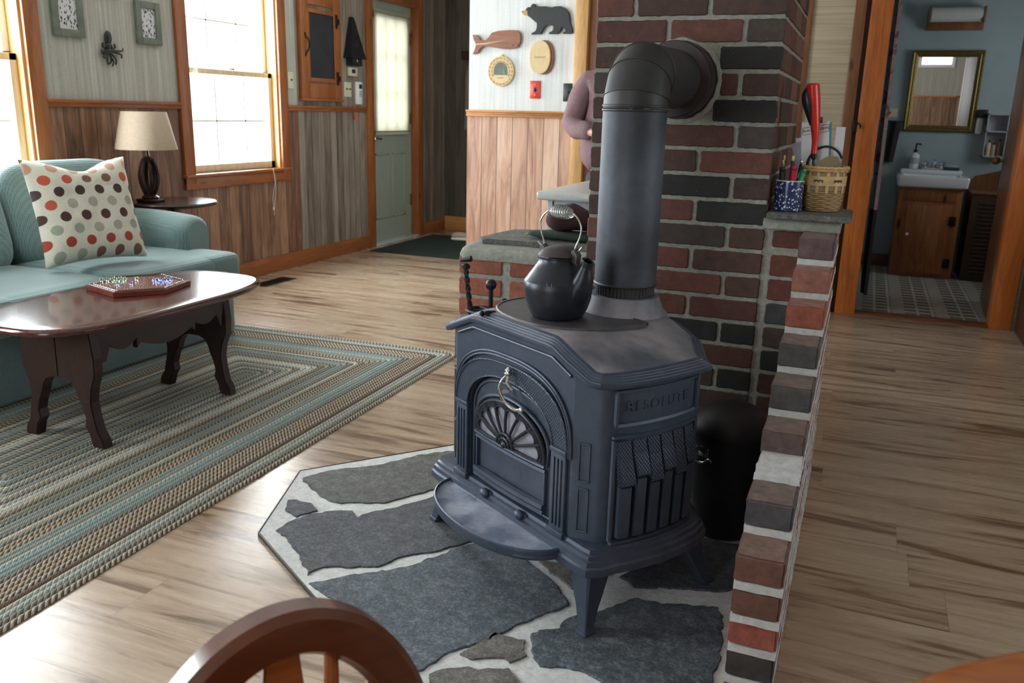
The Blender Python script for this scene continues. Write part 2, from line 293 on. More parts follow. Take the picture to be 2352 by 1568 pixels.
def mat_tile():
    t = NT('basketweave_vinyl'); o = t.sep(t.coords()); P = 0.26
    def fr(x, p, off=0.0): return t.math('FRACT', t.math('ADD', t.math('DIVIDE', x, p), off))
    a = fr(o[0], P); band = t.math('LESS_THAN', a, 0.30)
    b = fr(o[1], 0.105); hl = t.math('LESS_THAN', b, 0.34); c_ = fr(o[0], 0.0867, 0.3); vl = t.math('LESS_THAN', c_, 0.2)
    g = t.math('MAXIMUM', hl, vl); c = t.mix(g, (0.20, 0.19, 0.16), (0.54, 0.52, 0.46)); c = t.mix(band, c, (0.46, 0.44, 0.38))
    return t.set(c, 0.4)
M['tile'] = mat_tile()
def mat_glass(name, col=(1, 1, 1), rough=0.0):
    t = NT(name); g = t.node('ShaderNodeBsdfGlass'); g.inputs['Color'].default_value = (*col, 1); g.inputs['Roughness'].default_value = rough
    o = t.n['Material Output']; t.link(g.outputs[0], o.inputs[0]); return t.m
M['glass_green'] = mat_glass('green_marble_glass', (0.85, 0.98, 0.90)); M['glass_blue'] = mat_glass('blue_marble_glass', (0.72, 0.80, 1.0))
M['glass_clear'] = mat_glass('clear_glass', (0.95, 0.98, 0.97))
def mat_pane():
    t = NT('window_glass'); a = t.node('ShaderNodeBsdfTransparent'); a.inputs[0].default_value = (0.97, 0.98, 0.98, 1); b = t.node('ShaderNodeBsdfGlossy'); b.inputs['Roughness'].default_value = 0.02
    m = t.node('ShaderNodeMixShader'); m.inputs[0].default_value = 0.05
    t.link(a.outputs[0], m.inputs[1]); t.link(b.outputs[0], m.inputs[2]); t.link(m.outputs[0], t.n['Material Output'].inputs[0]); return t.m
M['pane'] = mat_pane()
def mat_sheer(name, col, tr=0.5):
    t = NT(name); d = t.node('ShaderNodeBsdfDiffuse'); d.inputs[0].default_value = (*col, 1); l = t.node('ShaderNodeBsdfTranslucent'); l.inputs[0].default_value = (*col, 1)
    m = t.node('ShaderNodeMixShader'); m.inputs[0].default_value = tr; t.link(d.outputs[0], m.inputs[1]); t.link(l.outputs[0], m.inputs[2]); t.link(m.outputs[0], t.n['Material Output'].inputs[0]); return t.m
M['sheer'] = mat_sheer('sheer_curtain', (0.62, 0.58, 0.46), 0.6)
def mat_shower():
    t = NT('shower_curtain_print'); n = t.noise(t.coords(), 9, 3, 0.6, 1.0)
    c = t.ramp(n, [(0.40, (0.45, 0.38, 0.44)), (0.52, (0.55, 0.50, 0.55)), (0.60, (0.28, 0.10, 0.10))])
    z = t.sep(t.coords())[2]; c = t.mix(t.math('LESS_THAN', z, 0.62), c, (0.035, 0.03, 0.045)); return t.set(c, 0.7)
M['shower'] = mat_shower()
def mat_mirror():
    t = NT('mirror_silver'); return t.set((0.80, 0.80, 0.80), 0.01, 1.0)
M['mirror'] = mat_mirror()
def mat_leafart():
    t = NT('leaf_print'); v = t.node('ShaderNodeTexVoronoi'); v.inputs['Scale'].default_value = 1.0; t.link(t.coords((1, 85, 50), rot=(0.4, 0, 0)), v.inputs['Vector'])
    c = t.ramp(v.outputs['Distance'], [(0.33, (0.03, 0.03, 0.03)), (0.39, (0.60, 0.60, 0.60))]); return t.set(c, 0.5)
M['leafart'] = mat_leafart()
M['sageframe'] = plain('sage_frame_wood', (0.15, 0.165, 0.13), 0.6, var=0.2, scale=25)
M['chalk'] = plain('chalkboard_black', (0.018, 0.018, 0.020), 0.7, var=0.3, scale=6)
M['plywood'] = plain('laser_cut_plywood', (0.72, 0.55, 0.30), 0.5, var=0.06)
M['plydark'] = plain('burnt_engraving', (0.46, 0.30, 0.13), 0.6)
M['whalewood'] = wood('whale_walnut', (0.16, 0.05, 0.025), (0.27, 0.095, 0.045), (0.38, 0.15, 0.075), 'X', 0.4, 2.5, knots=False)
M['bearblack'] = plain('bear_black_paint', (0.012, 0.016, 0.015), 0.45, var=0.3, scale=60)
M['tan'] = plain('tan_paint', (0.55, 0.33, 0.13), 0.5)
M['countergrey'] = plain('grey_laminate', (0.40, 0.41, 0.44), 0.3, var=0.04)
M['countertop'] = plain('pale_counter', (0.48, 0.49, 0.47), 0.25, var=0.06, scale=60)
M['clothdark'] = plain('maroon_cloth', (0.035, 0.010, 0.010), 0.95, var=0.3, scale=150, bump=0.5)
M['clothgreen'] = plain('green_black_cloth', (0.012, 0.03, 0.018), 0.9, var=0.4, scale=60)
M['lime'] = plain('lime_trim', (0.30, 0.45, 0.05), 0.7)
M['hod'] = plain('hod_black_enamel', (0.010, 0.010, 0.011), 0.5, var=0.3, scale=5, metal=0.2)
M['slatecap'] = mat_slate('slate_cap', (0.12, 0.12, 0.11), (0.22, 0.22, 0.20), (0.12, 0.11, 0.09))
M['darkwood'] = wood('dark_louver_wood', (0.03, 0.012, 0.008), (0.06, 0.025, 0.015), (0.09, 0.04, 0.025), 'Z', 0.4, knots=False)
M['vanity'] = wood('knotty_pine_vanity', (0.22, 0.065, 0.02), (0.36, 0.125, 0.04), (0.48, 0.20, 0.075), 'Z', 0.35)
M['frost'] = plain('frosted_glass_shade', (0.60, 0.62, 0.60), 0.25, var=0.05)
M['orangecord'] = plain('red_tassel', (0.75, 0.05, 0.02), 0.7)
# ------------------------------------------------------------------ mesh helpers
RND = random.Random(7)
class MB:
    def __init__(s): s.b = bmesh.new(); s.mats = []; s.mi = 0
    def m(s, mat):
        if mat not in s.mats: s.mats.append(mat)
        s.mi = s.mats.index(mat); return s
    def _f(s, vs):
        try:
            f = s.b.faces.new(vs); f.material_index = s.mi; f.smooth = True; return f
        except ValueError: return None
    def box(s, x0, x1, y0, y1, z0, z1, bev=0.0, mtx=None, seg=2):
        P = [Vector((x, y, z)) for x in (x0, x1) for y in (y0, y1) for z in (z0, z1)]
        t = bmesh.new(); V = [t.verts.new(p) for p in P]
        for q in ((0, 1, 3, 2), (4, 6, 7, 5), (0, 4, 5, 1), (2, 3, 7, 6), (0, 2, 6, 4), (1, 5, 7, 3)): t.faces.new([V[i] for i in q])
        if bev > 0:
            bmesh.ops.bevel(t, geom=list(t.edges), offset=bev, segments=seg, affect='EDGES', profile=0.5)
        s.add(t, mtx, bev > 0); return s
    def add(s, t, mtx=None, smooth=True):
        t.verts.ensure_lookup_table(); mp = {}
        for v in t.verts: mp[v] = s.b.verts.new(mtx @ v.co if mtx else v.co)
        for f in t.faces:
            g = s._f([mp[v] for v in f.verts])
            if g: g.smooth = smooth
        t.free()
    def prism(s, pts, d0, d1, plane='XZ', bev=0.0, mtx=None):
        # polygon in plane extruded between d0 and d1 along the third axis
        def P(a, b, d): return {'XZ': (a, d, b), 'YZ': (d, a, b), 'XY': (a, b, d)}[plane]
        t = bmesh.new(); A = [t.verts.new(P(a, b, d0)) for a, b in pts]; B = [t.verts.new(P(a, b, d1)) for a, b in pts]
        n = len(pts); t.faces.new(A); t.faces.new(B[::-1])
        for i in range(n): t.faces.new((A[i], B[i], B[(i+1) % n], A[(i+1) % n]))
        bmesh.ops.recalc_face_normals(t, faces=t.faces)
        if bev > 0:
            es = [e for e in t.edges if not ((e.verts[0] in A) ^ (e.verts[1] in A))]
            bmesh.ops.bevel(t, geom=es, offset=bev, segments=2, affect='EDGES')
        s.add(t, mtx, False); return s
    def loops(s, L, cap=(True, True), close=True, smooth=True):
        # list of rings of points
        R = [[s.b.verts.new(p) for p in l] for l in L]; n = len(L[0])
        for a, b in zip(R, R[1:]):
            for i in range(n if close else n-1):
                f = s._f((a[i], a[(i+1) % n], b[(i+1) % n], b[i]))
                if f: f.smooth = smooth
        if cap[0]: 
            f = s._f(R[0][::-1]); 
            if f: f.smooth = False
        if cap[1]: 
            f = s._f(R[-1])
            if f: f.smooth = False
        return s
    def lathe(s, prof, c=(0, 0, 0), seg=40, mtx=None, cap=(True, True), sy=1.0):
        L = []
        for r, z in prof:
            l = [Vector((c[0]+r*math.cos(2*PI*i/seg), c[1]+sy*r*math.sin(2*PI*i/seg), c[2]+z)) for i in range(seg)]
            L.append([mtx @ p for p in l] if mtx else l)
        return s.loops(L, cap)
    def tube(s, path, r, seg=10, cap=(True, True), close=False, ell=1.0):
        path = [Vector(p) for p in path]; n = len(path); rs = r if isinstance(r, (list, tuple)) else [r]*n
        T = []
        for i in range(n):
            a = path[i-1] if (i > 0 or close) else path[i]; b = path[(i+1) % n] if (i < n-1 or close) else path[i]
            T.append((b-a).normalized())
        up = Vector((0, 0, 1)) if abs(T[0].z) < 0.9 else Vector((1, 0, 0)); nrm = (up-T[0]*up.dot(T[0])).normalized(); L = []
        for i in range(n):
            nrm = (nrm-T[i]*nrm.dot(T[i])).normalized(); bn = T[i].cross(nrm)
            L.append([path[i]+(nrm*math.cos(2*PI*j/seg)*ell+bn*math.sin(2*PI*j/seg))*rs[i] for j in range(seg)])
        if close: L.append(L[0]); cap = (False, False)
        return s.loops(L, cap)
    def sphere(s, c, r, seg=16, sc=(1, 1, 1), e=1.0, mtx=None, rings=None):
        rings = rings or seg//2; L = []
        def sp(v): return math.copysign(abs(v)**e, v)
        for i in range(rings+1):
            ph = -PI/2+PI*i/rings; l = []
            for j in range(seg):
                th = 2*PI*j/seg
                p = Vector((sp(math.cos(ph))*sp(math.cos(th))*r*sc[0], sp(math.cos(ph))*sp(math.sin(th))*r*sc[1], sp(math.sin(ph))*r*sc[2]))
                if i in (0, rings): p = Vector((p.x*0.02, p.y*0.02, p.z))
                p = p+Vector(c); l.append(mtx @ p if mtx else p)
            L.append(l)
        return s.loops(L)
    def soft(s, x0, x1, y0, y1, z0, z1, e=0.35, seg=48, mtx=None):
        c = ((x0+x1)/2, (y0+y1)/2, (z0+z1)/2)
        return s.sphere(c, 1.0, seg, ((x1-x0)/2, (y1-y0)/2, (z1-z0)/2), e, mtx, seg//2)
    def grid(s, nu, nv, fn, uv=True):
        V = [[s.b.verts.new(fn(i/nu, j/nv)) for j in range(nv+1)] for i in range(nu+1)]
        lay = s.b.loops.layers.uv.verify() if uv else None
        for i in range(nu):
            for j in range(nv):
                f = s._f((V[i][j], V[i+1][j], V[i+1][j+1], V[i][j+1]))
                if f and uv:
                    for l, (a, b) in zip(f.loops, ((i, j), (i+1, j), (i+1, j+1), (i, j+1))): l[lay].uv = (a/nu, b/nv)
        return V
    def build(s, name, mat=None, parent=None, kind=None, sharp=35, recalc=True):
        me = bpy.data.meshes.new(name)
        if recalc: bmesh.ops.recalc_face_normals(s.b, faces=s.b.faces)
        if sharp is not None:
            ca = math.radians(sharp)
            for e in s.b.edges:
                if len(e.link_faces) == 2 and e.calc_face_angle(0) > ca: e.smooth = False
        s.b.to_mesh(me); s.b.free()
        for m in (s.mats if s.mats else [mat]): me.materials.append(m)
        o = bpy.data.objects.new(name, me); C.objects.link(o)
        if parent is not None: o.parent = parent
        if kind: o['kind'] = kind
        return o
def tag(o, label, cat, group=None, kind=None):
    o['label'] = label; o['category'] = cat
    if group: o['group'] = group
    if kind: o['kind'] = kind
    return o
def thing(name, label, cat, loc=(0, 0, 0), rz=0.0, group=None):
    o = bpy.data.objects.new(name, None); C.objects.link(o); o.location = loc; o.rotation_euler = (0, 0, rz); o.empty_display_size = 0.1
    return tag(o, label, cat, group)
def rebase(o, loc):
    # give a single-mesh thing its own origin
    v = Vector(loc); o.data.transform(Matrix.Translation(-v)); o.location = v; return o
def T(*a): return Matrix.Translation(Vector(a))
def RX(a): return Matrix.Rotation(a, 4, 'X')
def RY(a): return Matrix.Rotation(a, 4, 'Y')
def RZ(a): return Matrix.Rotation(a, 4, 'Z')
def bez(p, n=24):
    # catmull-rom through points
    p = [Vector(q) for q in p]; P = [p[0]*2-p[1]]+p+[p[-1]*2-p[-2]]; out = []
    for i in range(1, len(P)-2):
        for k in range(n):
            t = k/n; a, b, c, d = P[i-1:i+3]
            out.append(0.5*((2*b)+(c-a)*t+(2*a-5*b+4*c-d)*t*t+(3*b-a-3*c+d)*t**3))
    out.append(p[-1]); return out
def text_mesh(txt, size, depth, mtx, font_mat, name, parent, spacing=1.0):
    cu = bpy.data.curves.new('letters', 'FONT'); cu.body = txt; cu.size = size; cu.extrude = depth; cu.align_x = 'CENTER'; cu.align_y = 'CENTER'; cu.space_character = spacing
    o = bpy.data.objects.new('letters', cu); C.objects.link(o); dg = bpy.context.evaluated_depsgraph_get(); me = bpy.data.meshes.new_from_object(o.evaluated_get(dg))
    bpy.data.objects.remove(o); me.transform(mtx); me.materials.clear(); me.materials.append(font_mat)
    r = bpy.data.objects.new(name, me); C.objects.link(r); r.parent = parent; return r
# ================================================================== THE SETTING
def st(name, mb, mat=None, parent=None, sharp=35):
    return mb.build(name, mat, parent, None if parent is not None else 'structure', sharp)
# wooden floor of the living room / kitchen, tiles in the bathroom
b = MB(); b.box(XW-0.14, XR+0.14, YB-0.14, YF, -0.1, 0); b.box(XW-0.14, -0.45, YF, 8.15, -0.1, 0); st('floor', b, M['floor'])
b = MB(); b.box(-0.45, 1.75, YF, 8.15, -0.1, -0.003); st('floor_bathroom', b, M['tile'])
b = MB(); b.box(XW-0.14, XR+0.14, YB-0.14, 8.15, ZC, ZC+0.1); st('ceiling', b, M['ceil'])
# window wall (left)
RAIL = 1.16
def wall_x(bm, x0, x1, ys, z0, z1, holes):
    # wall slab with rectangular openings (ya, yb, za, zb)
    y = ys[0]
    for ya, yb, za, zb in sorted(holes):
        bm.box(x0, x1, y, ya, z0, z1)
        if za > z0: bm.box(x0, x1, ya, yb, z0, za)
        if zb < z1: bm.box(x0, x1, ya, yb, zb, z1)
        y = yb
    bm.box(x0, x1, y, ys[1], z0, z1)
HOLES = [(a, c, 0.75, 2.05) for a, c in WIN]
DY0, DY1 = 6.59, 7.38
b = MB(); wall_x(b, XW-0.13, XW-0.012, (YB-0.14, 8.15), 0, ZC, HOLES+[(DY0-0.02, DY1+0.02, 0, 2.09)]); wl = st('wall_left', b, M['paper'])
b = MB(); wall_x(b, XW-0.012, XW, (YB, 5.53), RAIL, ZC, [(a, c, RAIL, 2.05) for a, c in WIN]); st('wallpaper', b, M['paper'], wl)
b = MB(); wall_x(b, XW-0.012, XW, (YB, 5.53), 0, RAIL, [(a, c, 0.75, RAIL) for a, c in WIN]); st('wainscot', b, M['wains'], wl)
b = MB(); wall_x(b, XW-0.012, XW+0.004, (5.53, 7.97), 0, ZC, [(DY0-0.02, DY1+0.02, 0, 2.09)]); st('board_panelling', b, M['grayboard'], wl)
# chair rail and baseboard pieces between the openings
segs = []; y = YB
for a, c in sorted(WIN): segs.append((y, a-0.09)); y = c+0.09
segs.append((y, 6.485))
b = MB()
for y0, y1 in segs:
    b.box(XW, XW+0.018, y0, y1, 1.15, 1.185, 0.004); b.box(XW, XW+0.030, y0, y1, 1.172, 1.19, 0.004)
st('trim_1', b, M['pineY'])
b = MB(); b.box(XW, XW+0.02, YB, 6.485, 0, 0.115, 0.004); st('baseboard_left', b, M['pineY'])
b = MB(); b.box(XW, XW+0.02, 7.48, 7.97, 0, 0.115, 0.004); st('baseboard_entry', b, M['pineY'])
# windows
def window(n, a, c, z0=0.75, z1=2.05):
    e = bpy.data.objects.new('window_%d' % n, None); C.objects.link(e); e.location = (XW, (a+c)/2, z0); e['kind'] = 'structure'
    e2 = (-XW, -(a+c)/2, -z0)
    def part(nm, bm, mt): 
        o = bm.build(nm, mt, e); o.location = e2; return o
    k = MB(); k.box(XW, XW+0.022, a-0.092, a, z0-0.06, z1+0.09, 0.004); k.box(XW, XW+0.022, c, c+0.092, z0-0.06, z1+0.09, 0.004); k.m(M['pine'])
    part('casing', k, M['pine'])
    k = MB(); k.box(XW, XW+0.022, a, c, z1, z1+0.09, 0.004); part('head_casing', k, M['pineY'])
    k = MB(); k.box(XW-0.11, XW+0.035, a-0.10, c+0.10, z0-0.022, z0, 0.005); k.box(XW, XW+0.02, a-0.092, c+0.092, z0-0.095, z0-0.022, 0.004); part('stool', k, M['pineY'])
    k = MB(); k.box(XW-0.13, XW, a, a+0.014, z0, z1); k.box(XW-0.13, XW, c-0.014, c, z0, z1); k.box(XW-0.13, XW, a, c, z1-0.014, z1); part('jamb', k, M['pine_light'])
    zm = 1.385
    for nm, xa, za, zb in (('lower_sash', XW-0.075, z0, zm+0.02), ('upper_sash', XW-0.115, zm-0.02, z1)):
        k = MB(); A, B_ = a+0.014, c-0.014; w = 0.042
        k.box(xa, xa+0.035, A, A+w, za, zb, 0.003); k.box(xa, xa+0.035, B_-w, B_, za, zb, 0.003); k.box(xa, xa+0.035, A, B_, za, za+0.05, 0.003); k.box(xa, xa+0.035, A, B_, zb-0.036, zb, 0.003)
        o = part(nm, k, M['whitepaint'] if nm == 'upper_sash' else M['sash'])
        k = MB()
        for i in (1, 2): yy = A+(B_-A)*i/3; k.box(xa+0.012, xa+0.022, yy-0.006, yy+0.006, za+0.05, zb-0.036)
        zz = (za+zb)/2; k.box(xa+0.012, xa+0.022, A+w, B_-w, zz-0.006, zz+0.006); g = k.build('muntins', M['whitepaint'], o)
        k = MB(); k.box(xa+0.0155, xa+0.0185, A+w, B_-w, za+0.05, zb-0.036); k.build('glass', M['pane'], o)
    k = MB(); k.box(XW-0.04, XW-0.028, (a+c)/2-0.03, (a+c)/2+0.03, zm+0.02, zm+0.034, 0.002); part('sash_lock', k, M['chrome'])
    return e
window(1, *WIN[0]); window(2, *WIN[1]); window(3, *WIN[2])
# entry door in the window wall, behind: curtained glass
d = bpy.data.objects.new('door_1', None); C.objects.link(d); d['kind'] = 'structure'; d.location = (XW, DY0, 0)
def dp(nm, bm, mt, par=None):
    o = bm.build(nm, mt, par or d)
    if par is None: o.location = (-XW, -DY0, 0)
    return o
XD = XW-0.055
k = MB()
k.box(XD-0.04, XD, DY0+0.002, DY0+0.125, 0.021, 2.068); k.box(XD-0.04, XD, DY1-0.125, DY1-0.002, 0.021, 2.068)
k.box(XD-0.04, XD, DY0+0.125, DY1-0.125, 0.021, 1.0); k.box(XD-0.04, XD, DY0+0.125, DY1-0.125, 1.93, 2.068)
for ya, yb in ((DY0+0.13, DY0+0.36), (DY1-0.36, DY1-0.13)):
    for q in ((ya, ya+0.018, 0.22, 0.80), (yb-0.018, yb, 0.22, 0.80), (ya, yb, 0.22, 0.238), (ya, yb, 0.782, 0.80)): k.box(XD, XD+0.008, *q, 0.003)
for q in ((DY0+0.105, DY0+0.135, 0.97, 1.96), (DY1-0.135, DY1-0.105, 0.97, 1.96), (DY0+0.105, DY1-0.105, 0.97, 1.0), (DY0+0.105, DY1-0.105, 1.93, 1.96)): k.box(XD, XD+0.012, *q, 0.003)
lf = dp('door_leaf', k, M['doorpaint'])
k = MB(); k.box(XD-0.022, XD-0.018, DY0+0.125, DY1-0.125, 1.0, 1.93)
dp('door_glass', k, M['pane'])
k = MB()
for z in (1.31, 1.62): k.box(XD-0.03, XD-0.012, DY0+0.125, DY1-0.125, z-0.009, z+0.009)
for i in (1, 2): yy = DY0+0.125+(DY1-DY0-0.25)*i/3; k.box(XD-0.03, XD-0.012, yy-0.008, yy+0.008, 1.0, 1.93)
dp('door_muntins', k, M['whitepaint'])
k = MB(); k.lathe([(0.026, 0), (0.028, 0.004), (0.012, 0.010), (0.011, 0.04)], seg=20, mtx=T(XD, DY0+0.065, 0.93) @ RY(PI/2)); k.tube([(XD+0.045, DY0+0.065, 0.93), (XD+0.05, DY0+0.10, 0.93), (XD+0.048, DY0+0.165, 0.925)], [0.012, 0.010, 0.008])
dp('door_handle', k, M['chrome'])
k = MB()
for z in (0.35, 1.1, 1.8): k.box(XD, XD+0.012, DY1-0.03, DY1-0.015, z-0.05, z+0.05, 0.002)
dp('hinges', k, M['brass'])
k = MB(); k.box(XW-0.13, XW+0.03, DY0, DY1, 0, 0.02, 0.004); dp('threshold', k, M['countertop'])
b = MB(); b.box(XW-0.13, XW+0.025, DY0-0.105, DY0, 0, 2.17, 0.004); b.box(XW-0.13, XW+0.025, DY1, DY1+0.10, 0, 2.17, 0.004); b.box(XW-0.13, XW+0.025, DY0, DY1, 2.07, 2.17, 0.004); st('trim_2', b, M['pine'])
# gathered door curtain (hangs on two rods: a thing)
cu = thing('door_curtain', 'cream sheer curtain gathered over the glass of the grey entry door', 'curtain', (XD+0.03, (DY0+DY1)/2, 1.48))
k = MB(); nf = 26
def cf(u, v):
    y = (u-0.5)*0.60; zz = (v-0.5)*1.04; am = 0.008
    return Vector((am*math.sin(u*nf*2*PI+1.5*math.sin(v*3))+(0.006*math.sin(u*9) if 0.1 < v < 0.9 else 0), y, zz))
k.grid(260, 16, cf); o = k.build('curtain_cloth', M['sheer'], cu, sharp=None)
for zz in (-0.49, 0.49):
    k = MB(); k.tube([(0, -0.32, zz), (0, 0.32, zz)], 0.005, 8); k.build('curtain_rod', M['brass'], cu)
# far entry wall with hanging coats
b = MB(); b.box(XW-0.14, -2.41, 7.97, 8.15, 0, ZC); st('wall_entry', b, M['grayboardX'])
b = MB(); b.box(XW+0.02, -2.41, 7.945, 7.97, 0, 0.14, 0.004); st('baseboard_far', b, M['pineX'])
# whale wall
b = MB(); b.box(-2.41, -1.705, 5.2, 5.32, 0, ZC); b.box(-2.41, -2.29, 5.32, 7.97, 0, ZC); ww = st('wall_kitchen', b, M['paper_k'])
b = MB(); b.box(-2.415, -1.705, 5.188, 5.2, 0, RAIL-0.005); st('wainscot', b, M['wains_k'], ww)
b = MB(); b.box(-2.415, -1.705, 5.168, 5.2, 1.150, 1.163, 0.004); b.box(-2.415, -1.705, 5.172, 5.2, 1.163, 1.176, 0.004); b.box(-2.415, -1.705, 5.162, 5.2, 1.176, 1.19, 0.004); st('trim_3', b, M['pineX'])
b = MB(); b.box(-1.705, -1.625, 5.165, 5.335, 0, ZC, 0.004); st('trim_4', b, M['pine_light'])
b = MB(); b.box(-1.625, -1.56, 5.2, 5.33, 0, ZC, 0.004); st('trim_5', b, M['pine_brown'])
b = MB(); b.box(-1.56, -0.44, 5.73, 5.86, 0, ZC); st('wall_pantry', b, M['paper_k'])
b = MB(); b.box(-1.62, -1.50, 5.33, 5.86, 0, ZC); st('wall_pantry_side', b, M['paper_k'])
# beige wall and bathroom doorway
b = MB(); b.box(-0.44, -0.17, YF, YF+0.12, 0, ZC); b.box(0.90, XR+0.14, YF, YF+0.12, 0, ZC); b.box(-0.17, 0.90, YF, YF+0.12, 2.15, ZC); st('wall_back', b, M['beige'])
b = MB(); b.box(-0.47, -0.405, YF-0.02, YF+0.10, 0, ZC, 0.004); st('trim_6', b, M['pine_brown'])
b = MB(); b.box(-0.17, -0.108, YF-0.012, YF+0.12, 0, 2.15, 0.004); st('trim_7', b, M['pine_brown'])
b = MB(); b.box(-0.083, 0.036, YF-0.022, YF+0.14, 0, 2.15, 0.004); b.box(0.79, 0.905, YF-0.022, YF+0.14, 0, 2.15, 0.004); b.box(0.036, 0.79, YF-0.022, YF+0.14, 2.05, 2.15, 0.004); st('trim_8', b, M['pine_orange'])
b = MB(); b.box(0.036, 0.79, YF-0.02, YF+0.13, -0.002, 0.008, 0.003); st('trim_9', b, M['pine_brown'])
# narrow slot with a strip of white board and latch between the two casings
b = MB(); b.box(-0.108, -0.083, YF+0.05, YF+0.12, 0, 2.15); st('trim_10', b, M['pine_brown'])
lt = thing('door_latch', 'dark metal hook latch on the casing left of the bathroom doorway', 'latch', (-0.095, YF-0.026, 1.15))
k = MB(); k.box(-0.012, 0.012, 0, 0.008, -0.035, 0.035, 0.002); k.build('latch_plate', M['blackmetal'], lt)
k = MB(); k.tube([(0.004, -0.006, 0.02), (0.02, -0.02, 0.015), (0.034, -0.022, 0.0), (0.03, -0.014, -0.012)], 0.005, 8); k.build('latch_hook', M['blackmetal'], lt)
# other room walls, with the windows that light the room
b = MB(); wall_x(b, XR, XR+0.13, (YB-0.14, YF), 0, ZC, [(1.45, 2.95, 0.8, 2.0)]); st('wall_right', b, M['paper'])
b = MB()
for q in ((XW-0.14, -2.25), (-0.95, 0.70), (1.20, XR+0.14)): b.box(q[0], q[1], YB-0.13, YB, 0, ZC)
b.box(-2.25, -0.95, YB-0.13, YB, 0, 0.5); b.box(-2.25, -0.95, YB-0.13, YB, 2.2, ZC); b.box(0.70, 1.20, YB-0.13, YB, 0, 1.72); b.box(0.70, 1.20, YB-0.13, YB, 1.96, ZC); wn = st('wall_near', b, M['paper'])
b = MB(); b.box(-0.95, XR, YB, YB+0.012, 0, RAIL); st('wainscot', b, M['wains_b'], wn)
b = MB(); b.box(-0.95, XR, YB, YB+0.03, RAIL, 1.19, 0.003); st('trim_11', b, M['pineX'])
def frame_y(n, x0, x1, z0, z1, y, mt, nx=1):
    k = MB(); w = 0.05
    for q in ((x0-w, x0, z0-w, z1+w), (x1, x1+w, z0-w, z1+w), (x0, x1, z0-w, z0), (x0, x1, z1, z1+w)): k.box(q[0], q[1], y-0.02, y+0.02, q[2], q[3], 0.003)
    for i in range(1, nx): xx = x0+(x1-x0)*i/nx; k.box(xx-0.02, xx+0.02, y-0.07, y-0.04, z0, z1)
    o = k.build('window_%d' % n, mt, None, 'structure'); k = MB(); k.box(x0, x1, y-0.06, y-0.056, z0, z1); k.build('glass', M['pane'], o); return o
frame_y(4, 0.70, 1.20, 1.72, 1.96, YB, M['whitepaint']); frame_y(5, -2.25, -0.95, 0.5, 2.2, YB, M['pine'], 2)
k = MB()
for q in ((1.40, 1.45, 0.75, 2.05), (2.95, 3.0, 0.75, 2.05), (1.45, 2.95, 0.75, 0.80), (1.45, 2.95, 2.0, 2.05), (2.18, 2.22, 0.8, 2.0)): k.box(XR-0.02, XR+0.02, q[0], q[1], q[2], q[3], 0.003)
o = k.build('window_6', M['pine'], None, 'structure'); k = MB(); k.box(XR+0.05, XR+0.054, 1.45, 2.95, 0.8, 2.0); k.build('glass', M['pane'], o)
# bathroom shell
b = MB(); b.box(-0.45, 1.75, 7.9, 8.02, 0, ZC); st('wall_bathroom', b, M['bathpaint'])
b = MB(); b.box(-0.45, -0.33, YF+0.12, 7.9, 0, ZC); st('wall_bathroom_left', b, M['bathpaint'])
b = MB(); wall_x(b, 1.62, 1.75, (YF+0.12, 7.9), 0, ZC, [(6.55, 7.35, 1.25, 1.85)]); st('wall_bathroom_right', b, M['bathpaint'])
k = MB()
for q in ((6.50, 6.55, 1.20, 1.90), (7.35, 7.40, 1.20, 1.90), (6.55, 7.35, 1.20, 1.25), (6.55, 7.35, 1.85, 1.90), (6.93, 6.97, 1.25, 1.85)): k.box(1.60, 1.64, q[0], q[1], q[2], q[3], 0.003)
o = k.build('window_7', M['whitepaint'], None, 'structure'); k = MB(); k.box(1.68, 1.684, 6.55, 7.35, 1.25, 1.85); k.build('glass', M['pane'], o)
b = MB(); b.box(-0.33, 0.27, 7.875, 7.9, 0, 0.10, 0.003); st('baseboard_bathroom', b, M['pine_brown'])
# bathroom door leaf, swung into the bathroom
d2 = bpy.data.objects.new('door_2', None); C.objects.link(d2); d2['kind'] = 'structure'; d2.location = (0.792, YF+0.15, 0); d2.rotation_euler = (0, 0, math.radians(-3))
k = MB(); k.box(0.0, 0.035, 0.0, 0.74, 0.01, 2.03, 0.003); k.build('door_leaf', M['pine_brown'], d2)
for z in (0.30, 1.75):
    k = MB(); k.box(-0.004, 0.0, -0.012, 0.03, z-0.045, z+0.045, 0.001); k.m(M['brass']); k.tube([(-0.002, -0.012, z-0.045), (-0.002, -0.012, z+0.045)], 0.006, 8); k.build('hinge', M['brass'], d2)
k = MB(); k.sphere((-0.045, 0.66, 0.95), 0.026, 16); k.tube([(0, 0.66, 0.95), (-0.04, 0.66, 0.95)], 0.009); k.build('door_knob', M['brass'], d2)
